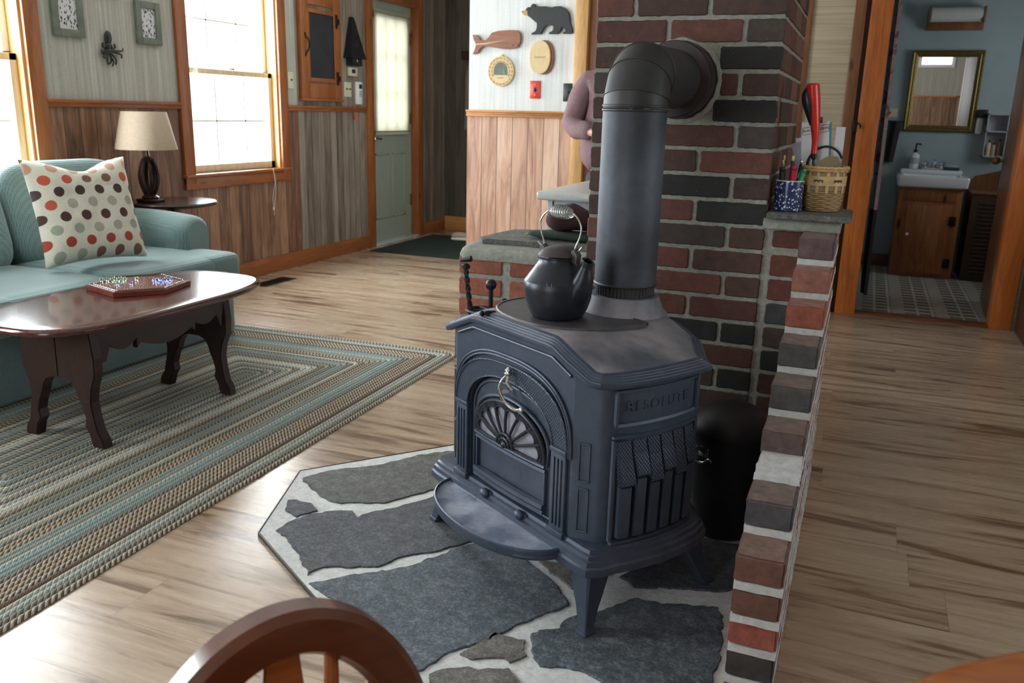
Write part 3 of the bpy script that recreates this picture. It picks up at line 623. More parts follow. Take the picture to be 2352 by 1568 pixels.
# ================================================================== BRICKWORK
PAL = {'r': (0.27, 0.078, 0.048), 'd': (0.20, 0.058, 0.038), 'b': (0.135, 0.060, 0.042), 'g': (0.105, 0.072, 0.058), 'k': (0.030, 0.028, 0.028), 'p': (0.38, 0.15, 0.10), 'o': (0.42, 0.13, 0.075), 'u': (0.12, 0.085, 0.09), 's': (0.075, 0.075, 0.085)}
def jit(c, r=0.12): 
    k = 1+RND.uniform(-r, r); return tuple(max(0, x*k*(1+RND.uniform(-0.06, 0.06))) for x in c)
class Bricks(MB):
    def __init__(s): super().__init__(); s.cl = s.b.loops.layers.float_color.new('col')
    def rag(s, a0, a1, z0, z1, dep, mtx, col, rag=0.0022):
        # brick face with ragged outline lying in local XZ, front towards -Y, mtx places it
        st_ = 0.011; pts = []; W_, H_ = a1-a0, z1-z0; r = 0.004
        def edge(p, q):
            n = max(2, int((Vector(q)-Vector(p)).length/st_)); return [(p[0]+(q[0]-p[0])*i/n, p[1]+(q[1]-p[1])*i/n) for i in range(n)]
        cs = [(a0+r, z0), (a1-r, z0), (a1, z0+r), (a1, z1-r), (a1-r, z1), (a0+r, z1), (a0, z1-r), (a0, z0+r)]
        for i in range(8): pts += edge(cs[i], cs[(i+1) % 8]) if i % 2 == 0 else [cs[i]]
        cx, cz = (a0+a1)/2, (z0+z1)/2; off = RND.uniform(0, 99); P = []
        for x, z in pts:
            n = noise.noise(Vector((x*55+off, z*55, off)))*rag*1.6+RND.uniform(-rag, rag)*0.5; v = Vector((x-cx, z-cz)); 
            d = Vector((0, 0)); 
            if abs(v.x)/W_ > abs(v.y)/H_: d.x = math.copysign(n, v.x)
            else: d.y = math.copysign(n, v.y)
            P.append((x+d.x, z+d.y))
        def ring(y, sh): return [mtx @ Vector((x+(cx-x)/W_*sh*2, y, z+(cz-z)/H_*sh*2)) for x, z in P]
        R = [[s.b.verts.new(p) for p in ring(y, sh)] for y, sh in ((dep, 0), (0.0025, 0), (0, 0.0025))]
        n = len(P); fs = []
        for A, B in zip(R, R[1:]):
            for i in range(n): fs.append(s.b.faces.new((A[i], A[(i+1) % n], B[(i+1) % n], B[i])))
        fs.append(s.b.faces.new(R[-1]))
        for f in fs:
            for l in f.loops: l[s.cl] = (*col, 1)
    def solid(s, x0, x1, y0, y1, z0, z1, col, bev=0.004, amp=0.0016):
        t = bmesh.new(); bmesh.ops.create_cube(t, size=1)
        for v in t.verts: v.co = Vector(((x0+x1)/2+v.co.x*(x1-x0), (y0+y1)/2+v.co.y*(y1-y0), (z0+z1)/2+v.co.z*(z1-z0)))
        bmesh.ops.bevel(t, geom=list(t.edges), offset=bev, segments=2, affect='EDGES')
        bmesh.ops.subdivide_edges(t, edges=[e for e in t.edges if e.calc_length() > 0.03], cuts=6, use_grid_fill=True)
        for v in t.verts: v.co += noise.noise_vector(v.co*48)*amp
        t.normal_update(); mp = {v: s.b.verts.new(v.co) for v in t.verts}
        for f in t.faces:
            g = s.b.faces.new([mp[v] for v in f.verts]); g.smooth = True
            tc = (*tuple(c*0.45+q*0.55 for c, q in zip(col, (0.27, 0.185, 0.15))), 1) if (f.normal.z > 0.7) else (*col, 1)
            for l in g.loops: l[s.cl] = tc
        t.free()
def rough_box(x0, x1, y0, y1, z0, z1, amp=0.002, step=0.03, sc=30):
    b = MB()
    def face(o, du, dv):
        nu = max(1, int(du.length/step)); nv = max(1, int(dv.length/step))
        b.grid(nu, nv, lambda u, v: o+du*u+dv*v, uv=False)
    X, Y, Z = Vector((x1-x0, 0, 0)), Vector((0, y1-y0, 0)), Vector((0, 0, z1-z0)); o = Vector((x0, y0, z0))
    face(o, X, Z); face(o+Y, X, Z); face(o, Y, Z); face(o+X, Y, Z); face(o, X, Y); face(o+Z, X, Y)
    bmesh.ops.remove_doubles(b.b, verts=b.b.verts, dist=1e-5)
    for v in b.b.verts: v.co += noise.noise_vector(v.co*sc)*amp
    return b
YC = 2.643
ZROW = 0.0722
def level(n): return 0.648+0.0735*n          # mortar centre heights
CHX0, CHX1 = -0.803, -0.258
chim = thing('brick_chimney', 'tall brick chimney with pale mortar that the black stovepipe enters', 'chimney', ((CHX0+CHX1)/2, YC+0.38, 0))
def under(o, root): o.parent = root; o.matrix_parent_inverse = root.matrix_basis.inverted(); return o
k = rough_box(CHX0+0.003, CHX1-0.003, YC+0.003, 3.42, 0, ZC, 0.0012, 0.05); under(k.build('mortar', M['mortar'], None, sharp=60), chim)
k = Bricks(); MJ = 0.0068
DARKR = {10: 'bkg', 9: 'krd', 8: 'dgr', 7: 'krr', 6: 'dbr', 5: 'rrb', 4: 'kbr', 3: 'rdb', 2: 'kbr', 1: 'bgb', 0: 'drb', -1: 'brr', -2: 'dbr', -3: 'rrr', -4: 'kkb'}
ROWC = {11: ['b', 'b', 'r'], 10: ['g', 'r', 'd'], 9: ['k', 'k', 'b'], 8: ['b', 'd', 'g'], 7: ['k', 'k', 'b'], 6: ['g', 'd', 'b'], 5: ['r', 'b', 'b'], 4: ['b', 'k', 'b'], 3: ['k', 'r', 'b'], 2: ['b', 'g', 'r'], 1: ['b', 'r', 'b'], 0: ['b', 'r', 'd'], -1: ['d', 'r', 'b'], -2: ['k', 'k', 'r'], -3: ['d', 'r', 'b'], -4: ['k', 'b', 'r'], -5: ['b', 'd', 'k'], -6: ['d', 'b', 'r'], -7: ['b', 'k', 'r'], -8: ['d', 'r', 'b'], -9: ['b', 'r', 'd']}
THX, THZ, THR = -0.541, 1.282, 0.107
for n in range(-9, 24):
    z0, z1 = level(n)+MJ, level(n+1)-MJ
    if z1 > ZC: break
    cols = ROWC.get(n, [RND.choice('rdbbgk') for _ in range(3)])
    first = 0.100 if n % 2 == 0 else 0.203
    x1 = CHX1; i = 0; jt = 0.015
    while x1 > CHX0+0.02:
        L = first if i == 0 else 0.203
        x0 = max(CHX0, x1-L)
        if x0-CHX0 < 0.035: x0 = CHX0
        c = jit(PAL[cols[min(i, len(cols)-1)]])
        # leave the patched opening round the thimble
        pieces = [(x0, x1)]
        zc = (z0+z1)/2
        if abs(zc-THZ) < THR+0.022:
            hw = math.sqrt(max(0.0004, (THR+0.014)**2-max(0, abs(zc-THZ)-0.022)**2)); a, b_ = THX-hw, THX+hw; pieces = []
            if x0 < a-0.01: pieces.append((x0, min(x1, a)))
            if x1 > b_+0.01: pieces.append((max(x0, b_), x1))
        for a, b_ in pieces:
            if b_-a > 0.012: k.rag(a, b_, z0, z1, 0.03, T(0, YC-0.001, 0), c)
        x1 = x0-jt; i += 1
    # right side of the chimney
    y0 = YC; i = 0
    while y0 < 3.40:
        L = (0.203 if n % 2 == 0 else 0.098) if i == 0 else 0.203
        y1 = min(3.42, y0+L); k.rag(y0+0.004 if i == 0 else y0, y1, z0, z1, 0.03, Matrix(((0, -1, 0, CHX1+0.001), (1, 0, 0, 0), (0, 0, 1, 0), (0, 0, 0, 1))), jit(PAL[RND.choice('rrpdb')])); y0 = y1+jt; i += 1
    y0 = YC; i = 0
    while y0 < 3.40 and n > 1:
        L = (0.203 if n % 2 == 1 else 0.098) if i == 0 else 0.203
        y1 = min(3.42, y0+L); k.rag(-y1, -y0-(0.004 if i == 0 else 0), z0, z1, 0.03, Matrix(((0, 1, 0, CHX0-0.001), (-1, 0, 0, 0), (0, 0, 1, 0), (0, 0, 0, 1))), jit(PAL[RND.choice('rdbbg')])); y0 = y1+jt; i += 1
for f in k.b.faces:
    for l in f.loops: c = l[k.cl]; g = (c[0]+c[1]+c[2])/3; l[k.cl] = tuple((x*0.85+g*0.15)*0.48 for x in (c[0], c[1], c[2]))+(1,)
under(k.build('bricks', M['brick'], None, sharp=50), chim)
# mortar patch round the thimble
k = MB(); k.lathe([(THR+0.017, 0.0), (THR+0.014, 0.003), (THR+0.004, 0.006), (THR+0.002, 0)], seg=48, mtx=T(THX, YC+0.002, THZ) @ RX(PI/2), cap=(False, False))
for v in k.b.verts: v.co += noise.noise_vector(v.co*40)*0.004
under(k.build('mortar_patch', M['mortar'], None, sharp=60), chim)
# low wall, left of the chimney
lw = thing('low_brick_wall', 'low red brick wall left of the chimney with a rounded mortar edge', 'brick wall', (-1.03, 2.83, 0))
LX0 = -1.254
k = rough_box(LX0+0.004, CHX0, YC+0.004, 3.02, 0, 0.70, 0.0015, 0.04); under(k.build('mortar', M['mortar'], None, sharp=60), lw)
k = MB(); pr = [(YC-0.006, 0.695), (YC-0.008, 0.712), (YC-0.002, 0.728), (YC+0.012, 0.740), (YC+0.06, 0.743), (2.98, 0.743), (3.018, 0.735), (3.025, 0.70)]
L = []
NX = 24
for i in range(NX+1):
    x = LX0+(CHX0-LX0)*i/NX; sh = max(0, 1-i*0.9)*0.012; L.append([Vector((x, y+(sh if y < 2.8 else -sh), z-(sh*1.2 if z > 0.72 else 0)))+noise.noise_vector(Vector((x, y, z))*22)*0.003 for y, z in pr])
k.loops(L); under(k.build('mortar_top', M['mortar'], None, sharp=60), lw)
k = Bricks()
lz = 0.703
for n in range(10):
    z1 = lz-0.0705*n-(0.0 if n == 0 else 0.004); z0 = z1-0.056
    if z0 < 0: break
    for a, b_ in ((LX0, -1.098), (-1.066, -0.865), (-0.85, CHX0)): k.rag(a, b_, z0, z1, 0.03, T(0, YC-0.001, 0), jit(PAL['r' if n < 4 else RND.choice('rdbo')], 0.15), 0.003)
    y0 = YC
    for L_ in ((0.098, 0.203, 0.06) if n % 2 else (0.203, 0.10, 0.06)):
        y1 = min(3.02, y0+L_); k.rag(-y1, -y0-0.003, z0, z1, 0.03, Matrix(((0, 1, 0, LX0-0.001), (-1, 0, 0, 0), (0, 0, 1, 0), (0, 0, 0, 1))), jit(PAL[RND.choice('rdbu')])); y0 = y1+0.013
under(k.build('bricks', M['brick'], None, sharp=50), lw)
k = MB(); pts = [(-1.215, 2.715), (-1.19, 2.69), (-1.10, 2.70), (-0.95, 2.705), (-0.81, 2.70), (-0.81, 3.01), (-1.02, 3.025), (-1.10, 3.02), (-1.19, 2.97), (-1.205, 2.87)]
k.prism(pts, 0.742, 0.760, 'XY', 0.003); sl = rebase(k.build('slate_slab', M['slatecap']), (-1.0, 2.85, 0.742)); tag(sl, 'flat grey slate slab lying on top of the low brick wall left of the chimney', 'slate slab')
# right part of the back wall + the stepped wall running towards the camera
sw = thing('stepped_brick_wall', 'single-brick wall right of the stove, stepping down towards the camera', 'brick wall', (-0.1, 2.3, 0))
SX0, SX1 = -0.148, -0.053
k = rough_box(CHX1-0.01, SX1-0.004, YC+0.006, 2.86, 0, 0.875, 0.0015, 0.04); under(k.build('mortar_core', M['mortar'], None, sharp=60), sw)
k = MB(); pr = [(YC-0.012, 0.868), (YC-0.014, 0.885), (YC-0.006, 0.897), (YC+0.02, 0.899), (2.85, 0.899), (2.868, 0.885), (2.866, 0.868)]
L = []
for i in range(13):
    x = CHX1-0.004+(SX1+0.004-CHX1+0.004)*i/12; L.append([Vector((x, y, z))+noise.noise_vector(Vector((x, y, z))*25)*0.0025 for y, z in pr])
k.loops(L); under(k.build('mortar_top', M['mortar'], None, sharp=60), sw)
STEPS = [(0, 2.476, 'u'), (1, 2.372, 'p'), (2, 2.268, 'o'), (3, 2.150, 's'), (4, 2.028, 's'), (5, 1.914, 'u'), (6, 1.690, 's'), (7, 1.587, 'b'), (8, 1.587, 'b'), (9, 1.597, 'o'), (10, 1.597, 'k'), (11, 1.597, 'd')]
kb = Bricks(); km = MB(); P2 = {'u': (0.135, 0.092, 0.09), 'p': (0.42, 0.18, 0.135), 'o': (0.36, 0.105, 0.075), 's': (0.085, 0.08, 0.085), 'b': (0.155, 0.078, 0.052), 'k': (0.06, 0.05, 0.048), 'd': (0.25, 0.08, 0.05)}
for kk, yf, cc in STEPS:
    zt = 0.868-0.0735*kk; zb = zt-0.0585; 
    if zb < 0.0: zb = 0.0
    # end brick and the stretchers behind it
    first = 0.203 if kk % 2 == 0 else 0.15; y0 = yf; i = 0
    while y0 < 2.86:
        y1 = min(2.865, y0+(first if i == 0 else 0.203)); 
        if 2.865-y1 < 0.03: y1 = 2.865
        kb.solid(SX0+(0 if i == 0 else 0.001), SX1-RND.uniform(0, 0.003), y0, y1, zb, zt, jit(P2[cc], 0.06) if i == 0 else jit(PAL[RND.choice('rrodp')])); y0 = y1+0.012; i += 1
    # bed joint beneath this course, smeared out in front
    if zb > 0.01:
        zj = zb-0.015
        km2 = rough_box(SX0+0.001, SX1+0.0005, yf-0.006 if kk in (5,) else yf-0.001, 2.86, zj-0.001, zb+0.001, 0.0016, 0.02, 60)
        me = bpy.data.meshes.new('tmp'); km2.b.to_mesh(me); km2.b.free(); km.b.from_mesh(me); bpy.data.meshes.remove(me)
    # head joints
    y0 = yf+first
    while y0 < 2.84:
        km.box(SX0+0.002, SX1-0.001, y0-0.001, y0+0.013, zb, zt); y0 += 0.215
km2 = rough_box(SX0+0.001, SX1-0.0, 1.80, 1.93, 0.427, 0.441, 0.003, 0.012, 60); me = bpy.data.meshes.new('tmp'); km2.b.to_mesh(me); km2.b.free(); km.b.from_mesh(me); bpy.data.meshes.remove(me)
km.prism([(1.905, 0.428), (1.845, 0.428), (1.855, 0.44), (1.9, 0.452), (1.916, 0.452)], SX0+0.004, SX1-0.002, 'YZ')
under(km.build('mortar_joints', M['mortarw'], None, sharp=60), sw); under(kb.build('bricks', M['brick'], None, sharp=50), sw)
# brick face of the short return between chimney and stepped wall
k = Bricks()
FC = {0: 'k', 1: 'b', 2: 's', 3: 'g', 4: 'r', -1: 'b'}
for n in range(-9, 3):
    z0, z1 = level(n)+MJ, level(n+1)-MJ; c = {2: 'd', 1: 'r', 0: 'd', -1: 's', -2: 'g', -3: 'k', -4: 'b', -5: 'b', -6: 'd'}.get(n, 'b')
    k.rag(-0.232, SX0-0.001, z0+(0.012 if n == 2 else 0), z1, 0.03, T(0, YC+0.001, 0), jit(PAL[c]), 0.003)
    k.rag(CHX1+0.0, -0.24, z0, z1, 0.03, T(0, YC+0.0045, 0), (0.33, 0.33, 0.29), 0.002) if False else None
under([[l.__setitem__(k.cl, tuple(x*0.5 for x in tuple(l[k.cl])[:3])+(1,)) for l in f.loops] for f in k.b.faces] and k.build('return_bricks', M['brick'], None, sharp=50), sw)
cp = MB(); cp.prism([(CHX1+0.003, YC-0.028), (-0.15, YC-0.030), (-0.022, YC-0.035), (-0.022, 2.872), (-0.14, 2.876), (CHX1+0.003, 2.87)], 0.899, 0.916, 'XY', 0.003)
cp = rebase(cp.build('cap_slab', M['slatecap']), (-0.14, 2.75, 0.899)); tag(cp, 'small grey slab capping the stepped wall under the wicker basket', 'slate slab')
# ------------------------------------------------------------------ hearth
he = thing('stone_hearth', 'raised flagstone hearth of slate pieces set in white mortar under the stove', 'hearth', (-0.8, 1.9, 0))
HO = [(-1.264, 2.643), (-1.628, 2.211), (-1.476, 1.801), (-0.93, 1.45), (-0.50, 1.17), (-0.148, 1.17), (-0.148, 2.643)]
k = MB(); k.prism(HO, 0.0, 0.010, 'XY', 0.002); k = k
under(k.build('mortar_bed', M['hearthm'], None), he)
k = MB()
def off_poly(P, d):
    out = []; n = len(P)
    for i in range(n):
        a, b_, c = Vector(P[i-1]), Vector(P[i]), Vector(P[(i+1) % n]); e1 = (b_-a).normalized(); e2 = (c-b_).normalized(); n1 = Vector((e1.y, -e1.x)); n2 = Vector((e2.y, -e2.x)); m = (n1+n2).normalized(); out.append(tuple(b_+m*d/max(0.3, m.dot(n1))))
    return out
ins = off_poly(HO, 0.006); sgn = 1 if sum((Vector(p)-Vector((-0.8, 1.9))).length for p in ins) > sum((Vector(p)-Vector((-0.8, 1.9))).length for p in HO) else -1
outp = off_poly(HO, sgn*0.003)
for i in range(0, 5):
    a, b_, c, d_ = HO[i], HO[i+1], outp[i+1], outp[i]; k.prism([a, b_, c, d_], 0, 0.0115, 'XY')
under(k.build('metal_edging', M['blackmetal'], None), he)
STN = [('slate4', [(-1.585, 2.16), (-1.539, 2.25), (-1.413, 2.355), (-1.39, 2.40), (-1.33, 2.50), (-1.239, 2.583), (-1.10, 2.615), (-0.9, 2.60), (-0.85, 2.50), (-1.0, 2.42), (-1.11, 2.38), (-1.144, 2.299), (-1.158, 2.259), (-1.217, 2.161), (-1.244, 2.112), (-1.331, 2.071), (-1.395, 2.048), (-1.455, 2.069), (-1.538, 2.121)]),
 ('slate2', [(-1.525, 2.002), (-1.504, 2.015), (-1.445, 2.012), (-1.4, 1.98), (-1.438, 1.922), (-1.49, 1.945)]),
 ('slate2', [(-1.438, 1.829), (-1.435, 1.896), (-1.409, 1.953), (-1.348, 2.01), (-1.307, 2.023), (-1.276, 1.992), (-1.247, 2.051), (-1.202, 2.096), (-1.134, 2.213), (-1.03, 2.28), (-0.92, 2.25), (-0.84, 2.12), (-0.885, 2.03), (-0.963, 1.917), (-1.04, 1.843), (-1.07, 1.77), (-1.201, 1.71), (-1.211, 1.662), (-1.308, 1.749)]),
 ('slate', [(-1.185, 1.627), (-1.135, 1.684), (-1.056, 1.754), (-0.996, 1.808), (-0.943, 1.907), (-0.915, 1.978), (-0.846, 2.02), (-0.723, 1.97), (-0.6, 1.876), (-0.551, 1.803), (-0.618, 1.698), (-0.685, 1.572), (-0.734, 1.511), (-0.756, 1.446), (-0.778, 1.401), (-0.823, 1.428), (-0.958, 1.50), (-1.111, 1.597)]),
 ('slate3', [(-0.71, 1.516), (-0.667, 1.62), (-0.598, 1.624), (-0.578, 1.568), (-0.593, 1.537), (-0.631, 1.538), (-0.679, 1.508)]),
 ('slate3', [(-0.739, 1.426), (-0.711, 1.463), (-0.591, 1.513), (-0.549, 1.481), (-0.523, 1.44), (-0.54, 1.33), (-0.62, 1.28), (-0.703, 1.32)]),
 ('slate', [(-0.594, 1.642), (-0.585, 1.678), (-0.543, 1.696), (-0.546, 1.735), (-0.515, 1.776), (-0.464, 1.824), (-0.409, 1.908), (-0.343, 1.91), (-0.207, 1.95), (-0.184, 1.88), (-0.176, 1.761), (-0.172, 1.648), (-0.170, 1.56), (-0.323, 1.531), (-0.449, 1.57), (-0.537, 1.548), (-0.572, 1.601)]),
 ('slate3', [(-0.693, 1.974), (-0.61, 2.004), (-0.518, 2.054), (-0.504, 1.985), (-0.553, 1.893), (-0.569, 1.885), (-0.624, 1.918)]),
 ('slate2', [(-0.475, 1.99), (-0.426, 2.07), (-0.40, 2.20), (-0.33, 2.30), (-0.20, 2.30), (-0.18, 2.12), (-0.20, 2.03), (-0.318, 1.995), (-0.42, 1.955)]),
 ('slate2', [(-0.80, 2.12), (-0.72, 2.05), (-0.56, 2.09), (-0.47, 2.12), (-0.44, 2.25), (-0.50, 2.45), (-0.75, 2.55), (-0.88, 2.35)]),
 ('slate', [(-0.44, 1.50), (-0.30, 1.46), (-0.18, 1.49), (-0.18, 1.21), (-0.46, 1.21), (-0.50, 1.33)])]
for mt, P in STN:
    Q = []
    n = len(P)
    for i in range(n):
        a, c = Vector(P[i]), Vector(P[(i+1) % n]); m = max(2, int((c-a).length/0.012))
        for j in range(m):
            p = a.lerp(c, j/m); v = noise.noise_vector(Vector((p.x, p.y, 0.3))*45); w2 = noise.noise_vector(Vector((p.x, p.y, 2.3))*130); Q.append((p.x+v.x*0.009+w2.x*0.003, p.y+v.y*0.009+w2.y*0.003))
    cx = sum(q[0] for q in Q)/len(Q); cy = sum(q[1] for q in Q)/len(Q)
    k = MB(); rr = []
    for z, s_ in ((0.006, 1.0), (0.0125, 0.997), (0.0148, 0.985)): rr.append([Vector((cx+(x-cx)*s_, cy+(y-cy)*s_, z)) for x, y in Q])
    k.loops(rr, cap=(False, True)); under(k.build('flagstone', M[mt], None, sharp=60), he)
# ================================================================== WOOD STOVE (local: x along its front, y towards its back)
SO = Vector((-0.48, 1.72, 0.0149)); SRZ = math.atan2(-0.532, 0.847)
stove = thing('wood_stove', 'blue-black cast iron wood stove with arched fan-window door on four legs', 'stove', SO, SRZ)
UC = -0.325
def hatch_mat():
    t = NT('iron_diamond_hatch'); o = t.sep(t.coords()); w = 0.0095
    s = t.math('ADD', o[0], o[1])
    a = t.math('ABSOLUTE', t.math('SUBTRACT', t.math('FRACT', t.math('DIVIDE', t.math('ADD', s, o[2]), w)), 0.5)); b_ = t.math('ABSOLUTE', t.math('SUBTRACT', t.math('FRACT', t.math('DIVIDE', t.math('SUBTRACT', s, o[2]), w)), 0.5))
    h = t.ramp(t.math('MINIMUM', a, b_), [(0.0, 0.0), (0.12, 1.0)]); t.bump(h, 1.0, 0.006)
    c = t.mix(h, (0.018, 0.025, 0.04), (0.075, 0.095, 0.135)); return t.set(c, 0.4, 0.35)
M['hatch'] = hatch_mat()
def HU(u):
    d = abs(u-UC)
    if d < 0.165: return 0.654
    if d < 0.300: return 0.654-(d-0.165)*0.40
    return 0.600
def mirror_outline(R):   # R = right half points from front centre to back centre
    return R+[(2*UC-u, v) for u, v in reversed(R)]
def dens(P, st_=0.02, close=True):
    out = []; n = len(P)
    for i in range(n if close else n-1):
        a, c = Vector(P[i]), Vector(P[(i+1) % n]); m = max(1, int((c-a).length/st_+0.5))
        for j in range(m): out.append(tuple(a.lerp(c, j/m)))
    return out
def offs(P, d):
    out = []; n = len(P)
    for i in range(n):
        a, c = Vector(P[i-1]), Vector(P[(i+1) % n]); tg = (c-a).normalized(); nm = Vector((tg.y, -tg.x)); out.append((P[i][0]+nm.x*d, P[i][1]+nm.y*d))
    return out
bulge = [(-0.004, 0.055), (0.010, 0.09), (0.018, 0.13), (0.021, 0.18), (0.019, 0.23), (0.012, 0.28), (0.0, 0.325)]
BR = [(UC+0.001, 0.0), (-0.078, 0.0), (-0.030, 0.028), (-0.012, 0.040)]+bulge+[(-0.012, 0.335), (-0.10, 0.40), (UC+0.001, 0.40)]
BODY = dens(mirror_outline(BR), 0.02)
# body shell (front recessed a little; the fascia sits in front of it)
k = MB(); L = []
core = [(u, max(v, 0.028) if abs(u-UC) < 0.245 else v) for u, v in BODY]
for z in (0.19, 0.3, 0.45, 0.57): L.append([Vector((u, v, z)) for u, v in core])
L.append([Vector((u, v, HU(u)-0.004)) for u, v in core]); k.loops(L); k.build('body', M['iron'], stove)
def arch(hw, hh, z0=0.405, ex=2.0, zb=0.2, n=40, uc=UC):
    P = [(uc-hw, zb)]
    for i in range(n+1):
        a = PI-PI*i/n; c, s_ = math.cos(a), math.sin(a); P.append((uc+hw*math.copysign(abs(c)**(2/ex), c), z0+hh*abs(s_)**(2/ex)))
    P.append((uc+hw, zb)); return P
A_in = arch(0.179, 0.117, ex=2.2)
# fascia plate with the arched opening
k = MB(); k.m(M['iron']); u0, u1 = -0.572, -0.078
cols = 60; inn = A_in; 
def top_at(u): return HU(u)-0.006
outer = []
for i, (u, z) in enumerate(inn):
    t_ = i/(len(inn)-1)
    if i == 0: outer.append((u0, 0.2))
    elif i == len(inn)-1: outer.append((u1, 0.2))
    else:
        # project to frame
        du, dz = u-UC, z-0.405; 
        if abs(du) < 1e-6: du = 1e-6
        s1 = ((u1-UC) if du > 0 else (u0-UC))/du; 
        uu = UC+du*s1; zz = 0.405+dz*s1
        if zz > top_at(uu):
            lo, hi = 1.0, s1
            for _ in range(30):
                m_ = (lo+hi)/2
                if 0.405+dz*m_ > top_at(UC+du*m_): hi = m_
                else: lo = m_
            uu, zz = UC+du*lo, 0.405+dz*lo
        outer.append((uu, zz))
k.loops([[Vector((u, 0.028, z)) for u, z in inn], [Vector((u, 0.0, z)) for u, z in inn], [Vector((u, 0.0, z)) for u, z in outer], [Vector((u, 0.028, z)) for u, z in outer]], cap=(False, False), close=False, smooth=False)
k.build('fascia', M['iron'], stove)
def band(name, o_hw, o_hh, i_hw, i_hh, v0, v1, mat, ex=2.4, ex_i=2.2, zb=0.418, bead=0.0):
    O = arch(o_hw, o_hh, ex=ex, zb=zb); I = arch(i_hw, i_hh, ex=ex_i, zb=zb); k = MB()
    k.loops([[Vector((u, v0, z)) for u, z in I], [Vector((u, v1, z)) for u, z in I], [Vector((u, v1, z)) for u, z in O], [Vector((u, v0, z)) for u, z in O], [Vector((u, v0, z)) for u, z in I]], cap=(False, False), close=False)
    for P in (O, I):
        if bead: k.tube([(u, v1, z) for u, z in P], bead, 8)
    # end caps
    return k.build(name, mat, stove)
band('arch_band', 0.236, 0.158, 0.184, 0.119, 0.0, -0.008, M['hatch'], 2.5, 2.2, 0.418, 0.0028)
band('arch_molding', 0.247, 0.180, 0.240, 0.172, 0.0, -0.005, M['iron'], 2.6, 2.6, 0.40, 0.003)
# upper moulding line under the lid
k = MB(); P = [(u, HU(u)-0.030) for u in [UC-0.235+0.47*i/40 for i in range(41)]]
k.tube([(u, -0.002, z) for u, z in P], 0.004, 8); k.build('lid_molding', M['iron'], stove)
# pilasters either side of the door
for sg in (1, -1):
    k = MB(); c = UC+sg*0.208
    k.box(c-0.027, c+0.027, -0.010, 0.0, 0.205, 0.414, 0.002); k.box(c-0.030, c+0.030, -0.013, 0.0, 0.403, 0.416, 0.003); k.box(c-0.031, c+0.031, -0.016, 0.0, 0.196, 0.212, 0.003)
    for du in (-0.013, 0.0, 0.013): k.box(c+du-0.0035, c+du+0.0035, -0.014, -0.009, 0.222, 0.392, 0.0015)
    k.build('pilaster', M['iron'], stove)
# little sunk panels on the angled corners
for sg in (1, -1):
    mtx = T(UC+sg*(UC*-1-0.052) if False else UC+sg*0.273, 0.0165, 0) @ RZ(sg*math.atan2(0.028, 0.048))
    k = MB()
    for za, zb in ((0.225, 0.335), (0.350, 0.445)):
        for q in ((-0.014, -0.011, za, zb), (0.011, 0.014, za, zb), (-0.014, 0.014, za, za+0.004), (-0.014, 0.014, zb-0.004, zb)): k.box(q[0], q[1], -0.005, 0.002, q[2], q[3], 0.001, mtx)
    k.build('corner_panels', M['iron'], stove)
# ---- door
def bow(u): return -0.010*(1-((u-UC)/0.18)**2)
Dp = arch(0.176, 0.114, ex=2.2, zb=0.206)
k = MB(); 
for sgn_ in (0,):
    L = []
    for v, s_ in ((0.027, 1.0), (0.012, 1.0), (0.009, 0.985)): L.append([Vector((UC+(u-UC)*s_, v+bow(u), 0.35+(z-0.35)*s_)) for u, z in Dp])
    k.loops(L, cap=(False, True))
door = k.build('door', M['iron'], stove)
k = MB(); P = arch(0.167, 0.106, ex=2.2, zb=0.215); k.tube([(u, 0.008+bow(u), z) for u, z in P]+[(UC-0.167, 0.008+bow(UC-0.167), 0.215)], 0.0035, 8); P = arch(0.155, 0.090, z0=0.385, ex=2.0, zb=0.350); k.tube([(u, 0.007+bow(u), z) for u, z in P]+[(UC-0.155, 0.007+bow(UC-0.155), 0.350)], 0.005, 8); k.build('door_molding', M['iron'], door)
# lower door panel
k = MB()
for q in ((-0.150, -0.144, 0.240, 0.334), (0.144, 0.150, 0.240, 0.334)): k.box(UC+q[0], UC+q[1], -0.001, 0.012, q[2], q[3], 0.002)
for za, zb, dv in ((0.330, 0.337, 0.0), (0.237, 0.247, -0.006), (0.222, 0.232, -0.004), (0.343, 0.349, -0.003)):
    L = []
    for i in range(13):
        u = UC-0.150+0.300*i/12; b_ = bow(u); L.append([Vector((u, 0.012+b_, za)), Vector((u, b_+dv, za)), Vector((u, b_+dv+0.002, zb)), Vector((u, 0.012+b_, zb))])
    k.loops(L)
k.build('lower_panel_frame', M['iron'], door)
# fan window
fz = 0.352; FW, FH = 0.148, 0.112
def fan(a, r=1.0): return (UC+FW*r*math.cos(a), fz+FH*r*math.sin(a)**0.9 if math.sin(a) > 0 else fz)
k = MB(); k.loops([[Vector((u, 0.0055+bow(u), z)) for u, z in [fan(PI*i/40) for i in range(41)]]], cap=(False, False)); 
c_ = [k.b.verts.new((u, 0.0045+bow(u), z)) for u, z in [fan(PI*i/40) for i in range(41)]]; o_ = k.b.verts.new((UC, 0.0045+bow(UC), fz))
for i in range(40): k._f((o_, c_[i], c_[i+1]))
k.build('mica_window', M['mica'], door)
k = MB(); NS = 8
for i in range(NS+1):
    a = PI*i/NS; A, B_ = fan(a, 0.2), fan(a, 0.97); mid = fan(a, 0.6)
    k.tube([(A[0], bow(A[0])-0.002, A[1]), (mid[0], bow(mid[0])-0.003, mid[1]), (B_[0], bow(B_[0])+0.001, B_[1])], [0.0032, 0.0042, 0.0048], 6)
